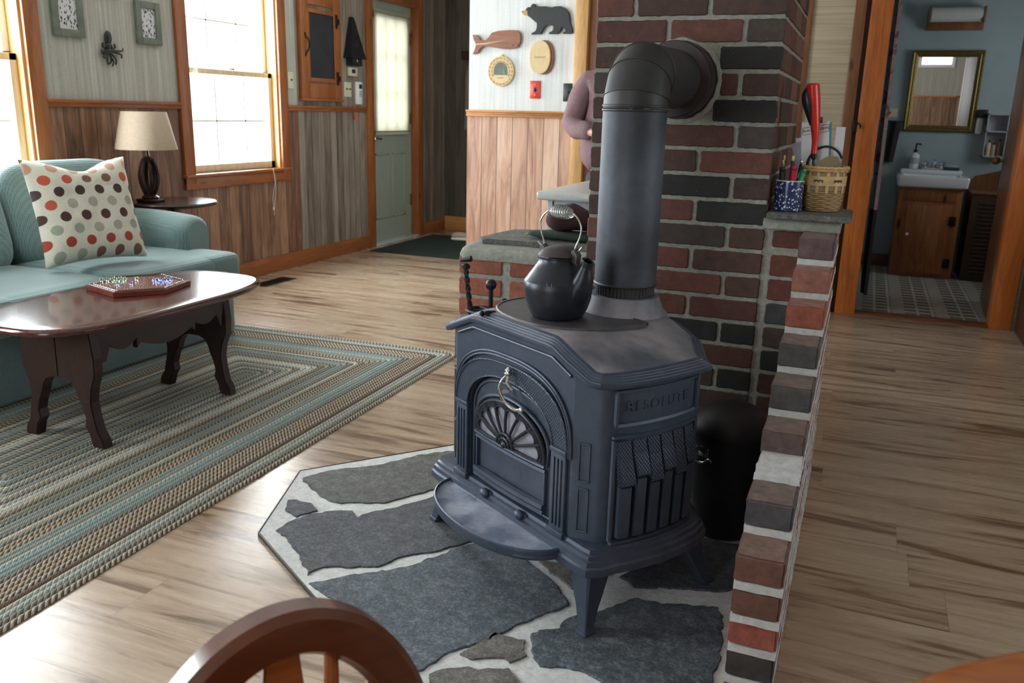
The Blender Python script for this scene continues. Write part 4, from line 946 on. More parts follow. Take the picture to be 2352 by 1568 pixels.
for i in range(NS):
    a0, a1 = PI*i/NS, PI*(i+1)/NS
    for rr, th in ((0.80, 0.0035), (0.88, 0.0026)):
        P = []
        for j in range(9):
            a = a0+(a1-a0)*j/8; q = fan(a, rr+0.10*math.sin(PI*j/8)*(1 if rr < 0.85 else 0.6)+0.03*(abs(j-4)/4)); P.append((q[0], bow(q[0])-0.001, q[1]))
        k.tube(P, th, 6)
k.tube([(u, bow(u)+0.002, z) for u, z in [fan(PI*i/30, 1.0) for i in range(31)]], 0.006, 8)
for r_ in (0.034, 0.022, 0.010): k.tube([(UC+r_*math.cos(PI*i/16), bow(UC)-0.004-(0.034-r_)*0.12, fz+r_*math.sin(PI*i/16)*0.95) for i in range(17)], 0.0034, 8)
for i in range(7): a = PI*i/6; k.tube([(UC+0.010*math.cos(a), bow(UC)-0.006, fz+0.01*math.sin(a)), (UC+0.033*math.cos(a), bow(UC)-0.004, fz+0.033*math.sin(a))], 0.0022, 6)
k.sphere((UC, bow(UC)-0.006, fz+0.003), 0.008, 12); k.build('fan_grille', M['grille'], door)
# chrome door handle
k = MB(); hu = UC+0.048
k.tube(bez([(hu-0.030, -0.020, 0.548), (hu-0.034, -0.038, 0.530), (hu-0.030, -0.046, 0.510), (hu-0.012, -0.044, 0.488), (hu+0.010, -0.030, 0.470), (hu+0.028, -0.022, 0.472)], 8), 0.0042, 8)
k.lathe([(0.001, -0.004), (0.010, -0.002), (0.012, 0.002), (0.006, 0.006), (0.009, 0.010), (0.004, 0.016), (0.001, 0.018)], (hu-0.030, -0.020, 0.548), 16)
k.tube([(hu-0.028, -0.020, 0.546), (hu-0.022, -0.030, 0.530), (hu-0.012, -0.020, 0.512)], 0.004, 8); k.sphere((hu+0.030, -0.022, 0.473), 0.0075, 12)
k.tube([(hu-0.040, -0.010, 0.500), (hu-0.052, -0.026, 0.498)], [0.006, 0.008], 8); k.build('door_handle', M['chrome'], door)
# hinge balls on the ledge below the door
for du in (-0.078, 0.075):
    k = MB(); k.sphere((UC+du, -0.018, 0.196), 0.013, 14, (1.3, 1, 0.9)); k.box(UC+du-0.022, UC+du+0.022, -0.014, 0.01, 0.188, 0.200, 0.003); k.build('hinge_lug', M['iron'], door)
# ---- right and left sides: raised name panel, slanted tiles and bars
def US(v): return 0.021*max(0.0, 1-((v-0.185)/0.15)**2)
for sg in (1, -1):
    def P3(u, v, z): return Vector((u if sg > 0 else 2*UC-u, v, z))
    k = MB()
    def strip(va, vb, za, zb, d, n=10, d2=None):
        L = []
        for i in range(n+1):
            v = va+(vb-va)*i/n; s_ = US(v); L.append([P3(s_-0.002, v, za), P3(s_+d, v, za+0.001), P3(s_+(d if d2 is None else d2), v, zb-0.001), P3(s_-0.002, v, zb)])
        k.loops(L)
    def frame(va, vb, za, zb, w, d):
        strip(va, vb, za, za+w, d, 10, d*0.4); strip(va, vb, zb-w, zb, d*0.7); strip(va, va+w*0.7, za, zb, d, 1); strip(vb-w*0.7, vb, za, zb, d, 1)
    frame(0.048, 0.305, 0.493, 0.580, 0.008, 0.006)
    strip(0.046, 0.308, 0.466, 0.473, 0.006); strip(0.046, 0.308, 0.585, 0.589, 0.004)
    strip(0.046, 0.053, 0.215, 0.462, 0.005, 1); strip(0.302, 0.309, 0.215, 0.462, 0.005, 1)
    strip(0.050, 0.305, 0.206, 0.216, 0.009)
    side = k.build('side_molding', M['iron'], stove)
    k = MB(); NC = 6; cw = 0.245/NC
    for i in range(NC):
        v0 = 0.054+cw*i+0.003; v1 = v0+cw-0.006; zb = 0.372 if i % 2 else 0.352; sh = 0.010
        L = []
        for v, dv in ((v0, 0), ((v0+v1)/2, 0), (v1, 0)):
            a = US(v); L.append([P3(a-0.003, v, 0.458), P3(a+0.002, v, 0.458), P3(a+0.007, v+sh*0.5, (0.458+zb)/2+0.01), P3(a+0.019, v+sh, zb+0.004), P3(a+0.017, v+sh, zb), P3(a-0.003, v+sh, zb-0.008)])
        k.loops(L, smooth=False)
    k.build('slanted_tiles', M['hatch'], stove)
    k = MB()
    for i in range(NC):
        v0 = 0.054+cw*i+0.012; v1 = v0+cw-0.016; zt = 0.366 if i % 2 else 0.348
        L = []
        for v in (v0, v1):
            a = US(v); L.append([P3(a-0.003, v, 0.222), P3(a+0.012, v, 0.222), P3(a+0.014, v, 0.232), P3(a+0.016, v, zt), P3(a-0.003, v, zt)])
        k.loops(L, smooth=False)
    k.build('side_bars', M['iron'], stove)
# raised lettering on the right side
mt = T(US(0.18)+0.0005, 0.172, 0.537) @ RZ(PI/2) @ RX(PI/2)
tx = text_mesh('RESOLUTE', 0.034, 0.0016, mt, M['iron'], 'lettering', stove, 1.25)
for v in tx.data.vertices: v.co.x += US(v.co.y)-US(0.18)
# ---- lid with stepped edge, gabled front
LR = [(UC+0.001, -0.012), (-0.10, -0.012), (-0.030, -0.006), (-0.004, 0.008), (0.012, 0.032), (0.022, 0.065), (0.030, 0.12), (0.033, 0.18), (0.032, 0.24), (0.028, 0.30), (0.022, 0.338), (-0.085, 0.415), (UC+0.001, 0.42)]
LID = dens(mirror_outline(LR), 0.018)
k = MB(); L = []
for d, dz in ((-0.018, -0.008), (-0.002, -0.008), (0.0, -0.004), (0.0, 0.002), (-0.0025, 0.003), (-0.003, 0.006), (-0.009, 0.0085), (-0.0095, 0.0075), (-0.0105, 0.0095), (-0.016, 0.0125), (-0.0165, 0.0115), (-0.0175, 0.0135), (-0.023, 0.0165), (-0.0235, 0.0155), (-0.0245, 0.0175), (-0.034, 0.021)):
    q = offs(LID, d); L.append([Vector((u, v, HU(UC+(u-UC)*(1-d*1.2))+dz-0.006)) for u, v in q])
q0 = offs(LID, -0.034)
k.loops(L, cap=(True, False)); 
L2 = [L[-1]]
for s_ in (0.9, 0.8, 0.7, 0.6, 0.5, 0.35, 0.2, 0.04):
    L2.append([Vector((UC+(u-UC)*s_, 0.20+(v-0.20)*s_, HU(UC+(u-UC)*s_)+0.015)) for u, v in q0])
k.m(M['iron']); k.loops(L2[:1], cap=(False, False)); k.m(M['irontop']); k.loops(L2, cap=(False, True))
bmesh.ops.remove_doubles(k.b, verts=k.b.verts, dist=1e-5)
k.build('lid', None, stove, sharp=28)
# griddle plate
GP = [(-0.345, 0.024), (-0.27, 0.036), (-0.205, 0.070), (-0.162, 0.130), (-0.146, 0.20), (-0.142, 0.262), (-0.152, 0.282), (-0.18, 0.290), (-0.48, 0.292), (-0.515, 0.284), (-0.538, 0.25), (-0.546, 0.19), (-0.536, 0.13), (-0.500, 0.075), (-0.43, 0.036)]
g = bez([(u, v, 0) for u, v in GP+[GP[0]]], 4)[:-1]; g = [(p.x, p.y) for p in g]; gc = (-0.345, 0.16)
k = MB(); L = []
for s_, z in ((1.0, 0.664), (1.0, 0.671), (0.985, 0.674), (0.955, 0.674), (0.950, 0.672), (0.90, 0.672), (0.5, 0.672)): L.append([Vector((gc[0]+(u-gc[0])*s_, gc[1]+(v-gc[1])*s_, z)) for u, v in g])
k.loops(L, cap=(True, True)); k.build('griddle_plate', M['irondark'], stove)
k = MB(); k.tube([(-0.445, 0.034, 0.667), (-0.452, 0.012, 0.668), (-0.440, 0.004, 0.670)], 0.006, 8); k.sphere((-0.462, 0.004, 0.666), 0.007, 10); k.build('griddle_lifter', M['blackmetal'], stove)
# flue collar at the back
FU, FV = -0.293, 0.338
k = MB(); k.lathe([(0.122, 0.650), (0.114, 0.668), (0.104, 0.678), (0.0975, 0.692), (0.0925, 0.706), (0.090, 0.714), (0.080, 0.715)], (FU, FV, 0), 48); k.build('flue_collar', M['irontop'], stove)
# ---- base moulding
k = MB(); L = []
BD = dens(mirror_outline([(UC+0.001, -0.004), (-0.078, -0.004), (-0.02, -0.004), (0.002, -0.002), (0.008, 0.012), (0.014, 0.055), (0.024, 0.10), (0.034, 0.17), (0.034, 0.23), (0.024, 0.30), (0.006, 0.345), (-0.10, 0.41), (UC+0.001, 0.41)]), 0.02)
for d, z in ((-0.02, 0.206), (0.0, 0.205), (0.003, 0.197), (0.010, 0.194), (0.012, 0.186), (0.019, 0.183), (0.021, 0.172), (0.026, 0.168), (0.026, 0.150), (0.018, 0.144), (-0.03, 0.144)): L.append([Vector((u, v, z)) for u, v in offs(BD, d)])
k.loops(L); k.build('base_molding', M['iron'], stove)
# ash ledge
k = MB(); EL = [(UC+0.246*math.cos(PI+PI*i/48), -0.006-0.150*abs(math.sin(PI+PI*i/48))**0.86) for i in range(49)]
k.loops([[Vector((UC+(u-UC)*s_, -0.006+(v+0.006)*s_, z)) for u, v in EL] for s_, z in ((0.93, 0.150), (0.985, 0.153), (1.0, 0.160), (0.992, 0.166), (1.0, 0.171), (0.994, 0.178), (0.975, 0.180), (0.965, 0.172))], cap=(True, False)); ash = k.build('ash_lip', M['iron'], stove); k = MB(); k.loops([[Vector((UC+(u-UC)*s_, -0.006+(v+0.006)*s_, z)) for u, v in EL] for s_, z in ((0.966, 0.1722), (0.93, 0.170), (0.5, 0.170), (0.02, 0.170))], cap=(False, True)); k.build('ash_tray_surface', M['ironash'], ash)
# ---- legs
for (tu, tv, fu, fv) in ((-0.030, 0.030, 0.008, -0.010), (2*UC+0.030, 0.030, -0.678, 0.000), (-0.035, 0.335, 0.004, 0.400), (2*UC+0.035, 0.335, -0.655, 0.400)):
    k = MB(); L = []
    for t_, w in ((0, 0.035), (0.1, 0.0345), (0.25, 0.031), (0.45, 0.0255), (0.62, 0.020), (0.8, 0.0165), (0.9, 0.0150), (0.93, 0.0150), (0.94, 0.0175), (0.985, 0.0175), (1.0, 0.0155)):
        cx, cy = tu+(fu-tu)*t_**1.1, tv+(fv-tv)*t_**1.1; z = 0.150*(1-t_); bv = w*0.16
        pts = [(-w, -w+bv), (-w+bv, -w), (w-bv, -w), (w, -w+bv), (w, w-bv), (w-bv, w), (-w+bv, w), (-w, w-bv)]; L.append([Vector((cx+a, cy+c, z)) for a, c in pts])
    k.loops(L, smooth=False); k.build('leg', M['iron'], stove)
# ---- stovepipe (its own thing: it can be lifted off the collar)
PX, PY = SO.x+FU*0.847+FV*0.532, SO.y-FU*0.532*-1*-1+0 if False else SO.y+(-0.532)*FU+0.847*FV
pipe = thing('stovepipe', 'black steel stovepipe rising from the stove and elbowing into the chimney', 'stovepipe', (PX, PY, 0.7312))
def rel(o, root): o.parent = root; o.matrix_parent_inverse = Matrix.Translation(-Vector(root.location)); return o
PR = 0.0795
k = MB(); k.lathe([(PR-0.004, 0.757), (PR, 0.758), (PR, 1.188), (PR+0.002, 1.190)], (PX, PY, 0), 56, cap=(False, False)); rel(k.build('pipe_section', M['pipe'], None), pipe)
k = MB(); L = []
for z in (0.7312, 0.7325, 0.752, 0.758):
    l = []
    for i in range(144): a = 2*PI*i/144; r = PR-0.003-(0.0025 if (i % 3 == 0 and z < 0.755) else 0); l.append(Vector((PX+r*math.cos(a), PY+r*math.sin(a), z)))
    L.append(l)
k.loops(L, cap=(False, False)); k.lathe([(PR+0.0005, 0.756), (PR+0.0025, 0.759), (PR+0.0005, 0.763)], (PX, PY, 0), 56, cap=(False, False)); rel(k.build('crimped_end', M['pipedark'], None), pipe)
k = MB()
for z in (1.192, 1.202): k.tube([(PX+PR*math.cos(2*PI*i/56), PY+PR*math.sin(2*PI*i/56), z) for i in range(56)], 0.003, 6, close=True)
rel(k.build('pipe_bead', M['pipedark'], None), pipe)
# gored elbow: four rigid sections
ER = 0.086; ez = 1.197; cy_ = PY+ER
k = MB(); L = []
gang = [0, 15, 45, 75, 90]
# miter joints at 22.5 deg steps
js = [0.0, 22.5, 67.5, 90.0]
def sect(ang, ctr, r=PR):
    a = math.radians(ang); tdir = Vector((0, math.sin(a), math.cos(a))); nrm = Vector((0, -math.cos(a), math.sin(a)))
    return [ctr+Vector((1, 0, 0))*r*math.cos(t_)+nrm*r*math.sin(t_) for t_ in [2*PI*i/56 for i in range(56)]]
ctrs = []
def cpt(a): a = math.radians(a); return Vector((PX, cy_-ER*math.cos(a), ez+ER*math.sin(a)))
for a in (0, 30, 60, 90): ctrs.append((a, cpt(a)))
L = []
c0 = Vector((PX, PY, ez)); seq = [(0, c0)]
for a in (15, 45, 75):   # straight gores meeting on mitred rings
    seq.append((a, cpt(a)))
endp = Vector((THX, YC-0.09, THZ))
off = endp.z-cpt(90).z
for i, (a, c) in enumerate(seq):
    c = c+Vector((0, 0, off*(a/90))); ring = sect(a, c)
    if i in (1, 2, 3): L.append([c+(p-c)*1.0 for p in ring]); 
    else: L.append(ring)
L.append(sect(90, endp+Vector((0, -0.03, 0)))); L.append(sect(90, endp+Vector((0, 0.06, 0))))
k.loops(L, cap=(False, False)); elb = rel(k.build('elbow', M['pipedark'], None, sharp=12), pipe)
k = MB()
for i, (a, c) in enumerate(seq):
    if i == 0: continue
    c = c+Vector((0, 0, off*(a/90))); k.tube(sect(a, c, PR+0.0006), 0.0016, 6, close=True)
rel(k.build('elbow_seams', M['pipedark'], None), pipe)
k = MB(); k.lathe([(0.080, -0.002), (0.104, 0.0), (0.106, 0.004), (0.106, 0.10)], seg=56, mtx=T(THX, YC-0.101, THZ) @ RX(-PI/2), cap=(False, False)); k.tube([(THX+0.107*math.cos(2*PI*i/56), YC-0.004, THZ+0.107*math.sin(2*PI*i/56)) for i in range(56)], 0.003, 6, close=True); rel(k.build('thimble', M['thimble'], None), pipe)
# ================================================================== KETTLE
KU, KV = -0.318, 0.135; KX, KY = SO.x+KU*0.847+KV*0.532, SO.y-0.532*KU+0.847*KV; KZ = SO.z+0.674
ket = thing('kettle', 'old black cast iron kettle with coiled wire handle on the stove top', 'kettle', (KX, KY, KZ), math.radians(-26)); ket.scale = (1.08, 1.08, 1.08)
k = MB(); k.lathe([(0.001, 0), (0.056, 0), (0.060, 0.003), (0.0695, 0.020), (0.0765, 0.042), (0.0795, 0.066), (0.0790, 0.084), (0.0786, 0.0845), (0.0765, 0.0865), (0.067, 0.100), (0.054, 0.118), (0.046, 0.129), (0.0455, 0.135), (0.049, 0.137), (0.049, 0.140), (0.040, 0.140)], seg=56, cap=(True, True)); k.build('kettle_body', M['kettle'], ket, sharp=50)
# spout pointing right and a little to the back
k = MB(); k.tube(bez([(0.040, 0.0, 0.050), (0.062, 0.0, 0.070), (0.076, 0.0, 0.094), (0.083, 0.0, 0.118), (0.089, 0.0, 0.140)], 8), [0.040-0.0265*min(1, i/27) for i in range(33)], 18, ell=1.0, cap=(True, False)); k.tube([(0.089+0.0125*math.cos(a)*0.9, 0.0125*math.sin(a), 0.140+0.006*math.cos(a)*-1) for a in [2*PI*i/20 for i in range(20)]], 0.002, 6, close=True); k.build('spout', M['kettle'], ket)
k = MB(); k.lathe([(0.047, 0.141), (0.049, 0.143), (0.044, 0.150), (0.034, 0.158), (0.018, 0.163), (0.001, 0.164)], (0, 0, 0), 40); k.box(-0.018, 0.018, -0.052, -0.042, 0.138, 0.144, 0.002); k.build('kettle_lid', M['kettlelid'], ket)
for sg in (-1, 1):
    k = MB(); x = sg*0.050
    k.prism([(x-0.012, 0.132), (x+0.012, 0.128), (x+0.014, 0.150), (x+0.002, 0.163), (x-0.010, 0.156)], -0.007, 0.007, 'XZ', 0.002); k.build('handle_lug', M['kettlelid'], ket)
k = MB(); P = bez([(-0.072, 0, 0.168), (-0.060, 0, 0.158), (-0.050, 0, 0.152), (-0.052, 0, 0.170), (-0.063, 0, 0.200), (-0.064, 0, 0.228), (-0.048, 0, 0.250), (-0.030, 0, 0.256), (0.030, 0, 0.256), (0.048, 0, 0.250), (0.064, 0, 0.226), (0.062, 0, 0.198), (0.050, 0, 0.168), (0.049, 0, 0.152), (0.060, 0, 0.160), (0.070, 0, 0.172)], 8)
P = [Vector((p.x, p.y, 0.15+(p.z-0.15)*0.84)) for p in P]; k.tube(P, 0.0019, 8); k.build('bail_handle', M['steelwire'], ket)
k = MB(); P = []
turns = 10
for i in range(turns*20+1):
    t_ = i/(turns*20); a = 2*PI*turns*t_; r = 0.0095+0.0055*math.sin(PI*t_); P.append((-0.032+0.064*t_, r*math.cos(a), 0.240+r*math.sin(a)))
k.tube(P, 0.0017, 6); k.build('coil_grip', M['steelwire'], ket)
k = MB()
for dx, s1 in ((-0.006, 0.4), (0.006, 1.0)):
    a = math.radians(-58)+dx*9; P = []
    for z, r in ((0.088, 0.0785), (0.070, 0.0785), (0.045, 0.0757), (0.022, 0.0675), (0.006, 0.0585)): aa = a+0.05*math.sin(z*60+dx*100); P.append((r*math.cos(aa), r*math.sin(aa), z))
    k.tube(P, 0.0007, 5)
k.build('mineral_streaks', M['mineral'], ket)
# ================================================================== FIRE TOOLS, ASH BUCKET
ft = thing('fireplace_tool_set', 'black iron fireplace tools on a ring stand behind the left of the stove', 'fire tools', (-1.06, 2.47, 0.0149))
k = MB(); k.lathe([(0.11, 0), (0.11, 0.008), (0.095, 0.014), (0.02, 0.016), (0.008, 0.02)], seg=32); k.tube([(0, 0, 0.015), (0, 0, 0.62)], 0.007); k.sphere((0.045*0, 0, 0.635), 0.018, 16); k.build('stand', M['blackmetal'], ft)
k = MB(); k.tube([(0.06*math.cos(2*PI*i/32)-0.02, 0.045*math.sin(2*PI*i/32), 0.548) for i in range(32)], 0.006, 8, close=True)
for a in (0.4, 2.2, 3.6, 5.2): k.tube([(0.0, 0.0, 0.55), (0.06*math.cos(a)-0.02, 0.045*math.sin(a), 0.548)], 0.005, 6)
k.build('ring_rack', M['blackmetal'], ft)
k = MB()
def poker(x, y, top, lean, end):
    for i in range(14):
        pass
    n = 40; L = []
    for i in range(n+1):
        t_ = i/n; z = top-0.15*t_; a = t_*9; w = 0.0085; cx = x+lean*t_
        L.append([Vector((cx+w*math.cos(a+q), y+w*math.sin(a+q), z)) for q in (0, PI/2, PI, 1.5*PI)])
    k.loops(L, smooth=False); k.tube([(x+lean, y, top-0.15), (x+lean*1.6, y, 0.09)], 0.0055, 8); k.lathe([(0.004, 0), (0.013, 0.004), (0.013, 0.014), (0.006, 0.02)], (x, y, top), 12); k.tube([(x-0.018, y, top+0.028), (x+0.018, y, top+0.036)], [0.006, 0.010], 8)
poker(-0.079, -0.02, 0.70-0.02, 0.02, 0); k.build('poker', M['blackmetal'], ft)
k = MB(); k.tube([(0.035, 0.03, 0.56), (0.035, 0.03, 0.12)], 0.0055, 8); k.sphere((0.035, 0.03, 0.575), 0.014, 12); k.box(-0.005, 0.075, 0.02, 0.04, 0.03, 0.13, 0.006); k.build('shovel', M['blackmetal'], ft)
hod = thing('ash_bucket', 'matt black lidded ash bucket in the corner behind the stove', 'bucket', (-0.272, 2.385, 0.0148))
k = MB(); k.lathe([(0.001, 0), (0.083, 0), (0.086, 0.006), (0.104, 0.14), (0.113, 0.26), (0.114, 0.30), (0.117, 0.303), (0.117, 0.308)], seg=40); k.build('bucket_body', M['hod'], hod)
k = MB(); k.lathe([(0.118, 0.306), (0.119, 0.315), (0.105, 0.345), (0.075, 0.372), (0.035, 0.388), (0.001, 0.392)], seg=40); k.build('bucket_lid', M['hod'], hod)
k = MB(); mt = T(-0.052, -0.104, 0.262) @ RZ(math.radians(-26)); k.box(-0.016, 0.016, -0.008, 0.002, -0.008, 0.020, 0.003, mt)
P = [mt @ Vector(p) for p in bez([(-0.020, -0.008, 0.022), (-0.026, -0.016, 0.0), (-0.012, -0.022, -0.016), (0.012, -0.022, -0.018), (0.026, -0.016, -0.006), (0.030, -0.010, -0.014)], 5)]; k.tube(P, 0.0028, 8); k.build('bucket_handle', M['chrome'], hod)
# ================================================================== RUG, SOFA, TABLE
RX0, RY0, RW, RL, RA = -2.475, 2.40, 0.735, 1.345, math.radians(1.6)
rug = MB(); ca = rug.b.loops.layers.float_color.new('colA'); cb = rug.b.loops.layers.float_color.new('colB'); uvl = rug.b.loops.layers.uv.verify()
CR_ = (0.52, 0.50, 0.42); SG = (0.27, 0.29, 0.24); BL = (0.24, 0.32, 0.32); BN = (0.13, 0.088, 0.065); GY = (0.27, 0.27, 0.24); TN = (0.50, 0.42, 0.30); DK = (0.10, 0.095, 0.085); OL = (0.22, 0.22, 0.15)
SEQ = [(CR_, BN), (BN, SG), (CR_, BL), (CR_, SG), (BN, BN), (BN, CR_), (BN, TN), (BN, TN), (BN, CR_), (GY, BN), (SG, BL), (BL, BL), (CR_, BL), (GY, SG), (BL, SG), (BN, TN), (TN, BN), (SG, DK), (CR_, TN), (DK, GY), (SG, GY), (BL, GY), (DK, SG), (OL, GY), (BN, OL), (GY, CR_), (CR_, CR_), (BL, CR_), (BN, GY), (CR_, GY), (GY, SG), (GY, DK), (CR_, GY), (OL, DK), (GY, BL), (DK, GY), (OL, GY)]
NR = len(SEQ); w_ = RW/NR
for i in range(NR):
    o0 = i*w_; hw0, hl0 = RW-o0, RL-o0; hw1, hl1 = hw0-w_, hl0-w_
    if hw1 < 0.004: hw1 = 0.0
    def ringpts(hw, hl, r):
        r = max(0.0005, min(r, hw)); P = []
        for cx, cy, a0 in ((hw-r, hl-r, 0), (-hw+r, hl-r, 90), (-hw+r, -hl+r, 180), (hw-r, -hl+r, 270)):
            for j in range(5): a = math.radians(a0+j*22.5); P.append((cx+r*math.cos(a), cy+r*math.sin(a)))
        return P
    rr = 0.055 if i < 2 else 0.03
    fr_ = [(0.0, 0.002), (0.18, 0.008), (0.5, 0.0105), (0.82, 0.008), (1.0, 0.004)]
    Ls = []
    for t_, z in fr_:
        P = ringpts(hw0+(hw1-hw0)*t_, hl0+(hl1-hl0)*t_, rr*(1-0.3*t_)); Ls.append([rug.b.verts.new((x+noise.noise(Vector((x*3, y*3, 0)))*0.006, y+noise.noise(Vector((x*3, y*3, 7)))*0.006, z)) for x, y in P])
    Pm = ringpts(hw0, hl0, rr); n = len(Pm); cum = [0]
    for j in range(n): cum.append(cum[-1]+(Vector(Pm[(j+1) % n])-Vector(Pm[j])).length)
    for q in range(len(Ls)-1):
        for j in range(n):
            try: f = rug.b.faces.new((Ls[q][j], Ls[q][(j+1) % n], Ls[q+1][(j+1) % n], Ls[q+1][j]))
            except ValueError: continue
            f.smooth = True
            for l, (uu, vv) in zip(f.loops, ((cum[j], fr_[q][0]), (cum[j+1], fr_[q][0]), (cum[j+1], fr_[q+1][0]), (cum[j], fr_[q+1][0]))): l[uvl].uv = (uu, vv); l[ca] = (*SEQ[i][0], 1); l[cb] = (*SEQ[i][1], 1)
r_ = rug.build('braided_rug', M['rug'], sharp=None); r_.location = (RX0, RY0, 0.0); r_.rotation_euler = (0, 0, RA); tag(r_, 'rectangular braided wool rug in sage, cream and brown rings on the floor', 'rug')
# ---- sofa (faces +X), local origin on floor at its centre front
sofa = thing('loveseat', 'sage green waffle-fabric loveseat along the window wall', 'sofa', (-3.42, 2.74, 0))
def sp(nm, k, mt='sofa', par=None): return k.build(nm, M[mt], par or sofa, sharp=None)
k = MB()
k.soft(-0.40, 0.40, -0.93, 0.90, 0.02, 0.34, 0.12, 40); k.box(-0.38, 0.405, -0.90, 0.86, 0.012, 0.30, 0.03, seg=4); sp('base_skirt', k)
for nm, ya, yb, yt in (('seat_cushion', -0.70, 0.0, -0.76), ('seat_cushion', 0.0, 0.70, 0.75)):
    k = MB(); k.soft(-0.22, 0.56, ya+0.004, yb-0.004, 0.315, 0.475, 0.34, 44)
    # T-shaped front that wraps in front of the arm
    a, b_ = (yt, ya+0.2) if yt < 0 else (yb-0.2, yt)
    k.soft(0.27, 0.56, a, b_, 0.318, 0.472, 0.36, 44); sp(nm, k)
for nm, ya, yb in (('back_cushion', -0.74, 0.0), ('back_cushion', 0.0, 0.72)):
    k = MB(); k.soft(-0.13, 0.13, ya+0.002, yb-0.002, -0.26, 0.24, 0.42, 44, T(-0.20, 0, 0.66) @ RY(math.radians(-14))); sp(nm, k)
k = MB()
def backf(i):  # camel back profile
    y = -0.88+1.76*i/40; h = 0.80+0.075*math.exp(-((abs(y)-0.62)/0.20)**2)+0.03*math.exp(-(y/0.4)**2); return y, h-0.10*max(0, (abs(y)-0.78)/0.10)**2
L = []
for i in range(41):
    y, h = backf(i); pr = [(-0.40, 0.05), (-0.47, 0.5), (-0.50, h-0.05), (-0.48, h-0.01), (-0.43, h), (-0.37, h-0.02), (-0.33, h-0.07), (-0.26, 0.40), (-0.26, 0.05)]
    L.append([Vector((x, y, z)) for x, z in pr])
k.loops(L); sp('back_frame', k)
for sg, ye in ((-1, -0.90), (1, 0.865)):
    k = MB(); yc = ye-sg*0.095
    L = []
    for i in range(15):
        t_ = i/14; x = -0.42+0.66*t_; fl = 1.0+0.10*t_; zt = 0.535+0.02*math.sin(PI*t_)
        P = []
        for j in range(24):
            a = 2*PI*j/24; P.append(Vector((x, yc+sg*0.02*t_+0.105*fl*math.cos(a), zt+0.085*math.sin(a) if math.sin(a) > -0.2 else max(0.10, zt-0.017-(0.42)*(-math.sin(a)-0.2)/0.8))))
        if i == 14: P = [Vector((p.x-0.02, yc+(p.y-yc)*0.9, p.z)) for p in P]
        L.append(P)
    L.append([Vector((0.255, yc+(p.y-yc)*0.72, 0.5+(p.z-0.5)*0.8)) for p in L[-1]])
    k.loops(L); sp('arm', k)
# ---- polka dot pillow
pil = MB(); N = 28; PS = 0.235
def pf(sgn):
    def f(u, v):
        a, c = (u-0.5)*2, (v-0.5)*2
        pin = 1-0.10*(1-a*a)*abs(c)**3*0-0.085*((1-abs(a)**2)*abs(c)+(1-abs(c)**2)*abs(a))
        th = 0.085*((1-a**4)*(1-c**4))**0.55
        crease = 0.012*noise.noise(Vector((a*2.2, c*2.2, sgn)))+0.006*noise.noise(Vector((a*6, c*6, sgn)))
        sag = -0.05*math.exp(-(a/0.45)**2)*max(0, c)**4
        return Vector((sgn*(th+crease*(1-a**4)*(1-c**4)), a*PS*pin, c*PS*pin+sag))
    return f
pil.grid(N, N, pf(1)); pil.grid(N, N, pf(-1)); bmesh.ops.remove_doubles(pil.b, verts=pil.b.verts, dist=0.0005)
p_ = pil.build('throw_pillow', M['pillow'], sharp=None); p_.location = (-3.17, 2.84, 0.715); p_.rotation_euler = (0, math.radians(-17), math.radians(-14)); tag(p_, 'square cream pillow with brown, rust and sage polka dots on the sofa', 'pillow')
# ---- round end table and lamp
et = thing('end_table', 'small round dark wood side table between sofa arm and window', 'side table', (-3.68, 3.90, 0))
k = MB(); k.lathe([(0.001, 0.615), (0.22, 0.615), (0.245, 0.622), (0.25, 0.632), (0.243, 0.640), (0.001, 0.641)], seg=48); k.build('table_top', M['espresso'], et)
k = MB(); k.lathe([(0.07, 0.615), (0.03, 0.58), (0.022, 0.50), (0.035, 0.40), (0.022, 0.32), (0.03, 0.22), (0.045, 0.16), (0.02, 0.12)], seg=24); k.build('pedestal', M['espresso'], et)
for i in range(3):
    k = MB(); a = 2*PI*i/3+0.4; k.tube(bez([(0.02*math.cos(a), 0.02*math.sin(a), 0.18), (0.10*math.cos(a), 0.10*math.sin(a), 0.12), (0.19*math.cos(a), 0.19*math.sin(a), 0.02)], 6), 0.016, 8); k.build('leg', M['espresso'], et)
lp = thing('table_lamp', 'table lamp with linen shade and dark slatted wooden base', 'lamp', (-3.74, 3.80, 0.641))
k = MB(); k.box(-0.055, 0.055, -0.055, 0.055, 0, 0.018, 0.006); k.lathe([(0.045, 0.018), (0.048, 0.026), (0.040, 0.034), (0.030, 0.040)], seg=24); k.build('lamp_base', M['espresso'], lp); k = MB(); k.lathe([(0.028, 0.232), (0.030, 0.240), (0.012, 0.250), (0.009, 0.30)], seg=20); k.build('lamp_neck', M['espresso'], lp)
for i in range(6):
    k = MB(); a = PI/6+2*PI*i/6; P = []
    for j in range(13): t_ = j/12; r = 0.022+0.026*math.sin(PI*t_); P.append((r*math.cos(a), r*math.sin(a), 0.036+0.20*t_))
    k.tube(P, 0.0105, 8); k.build('base_slat', M['espresso'], lp)
k = MB(); L = []
for r, z in ((0.163, 0.290), (0.164, 0.293), (0.120, 0.490), (0.118, 0.493), (0.116, 0.490), (0.160, 0.293), (0.163, 0.290)): L.append([Vector((r*math.cos(2*PI*i/56), r*math.sin(2*PI*i/56), z)) for i in range(56)])
k.loops(L, cap=(False, False)); k.build('lamp_shade', M['shade'], lp)
k = MB(); k.tube([(-0.118, 0, 0.47), (0.118, 0, 0.47)], 0.0025, 6); k.tube([(0, 0, 0.30), (0, 0, 0.47)], 0.006, 8); k.sphere((0, 0, 0.36), 0.03, 14, (1, 1, 1.3)); k.build('bulb_and_harp', M['white'], lp)
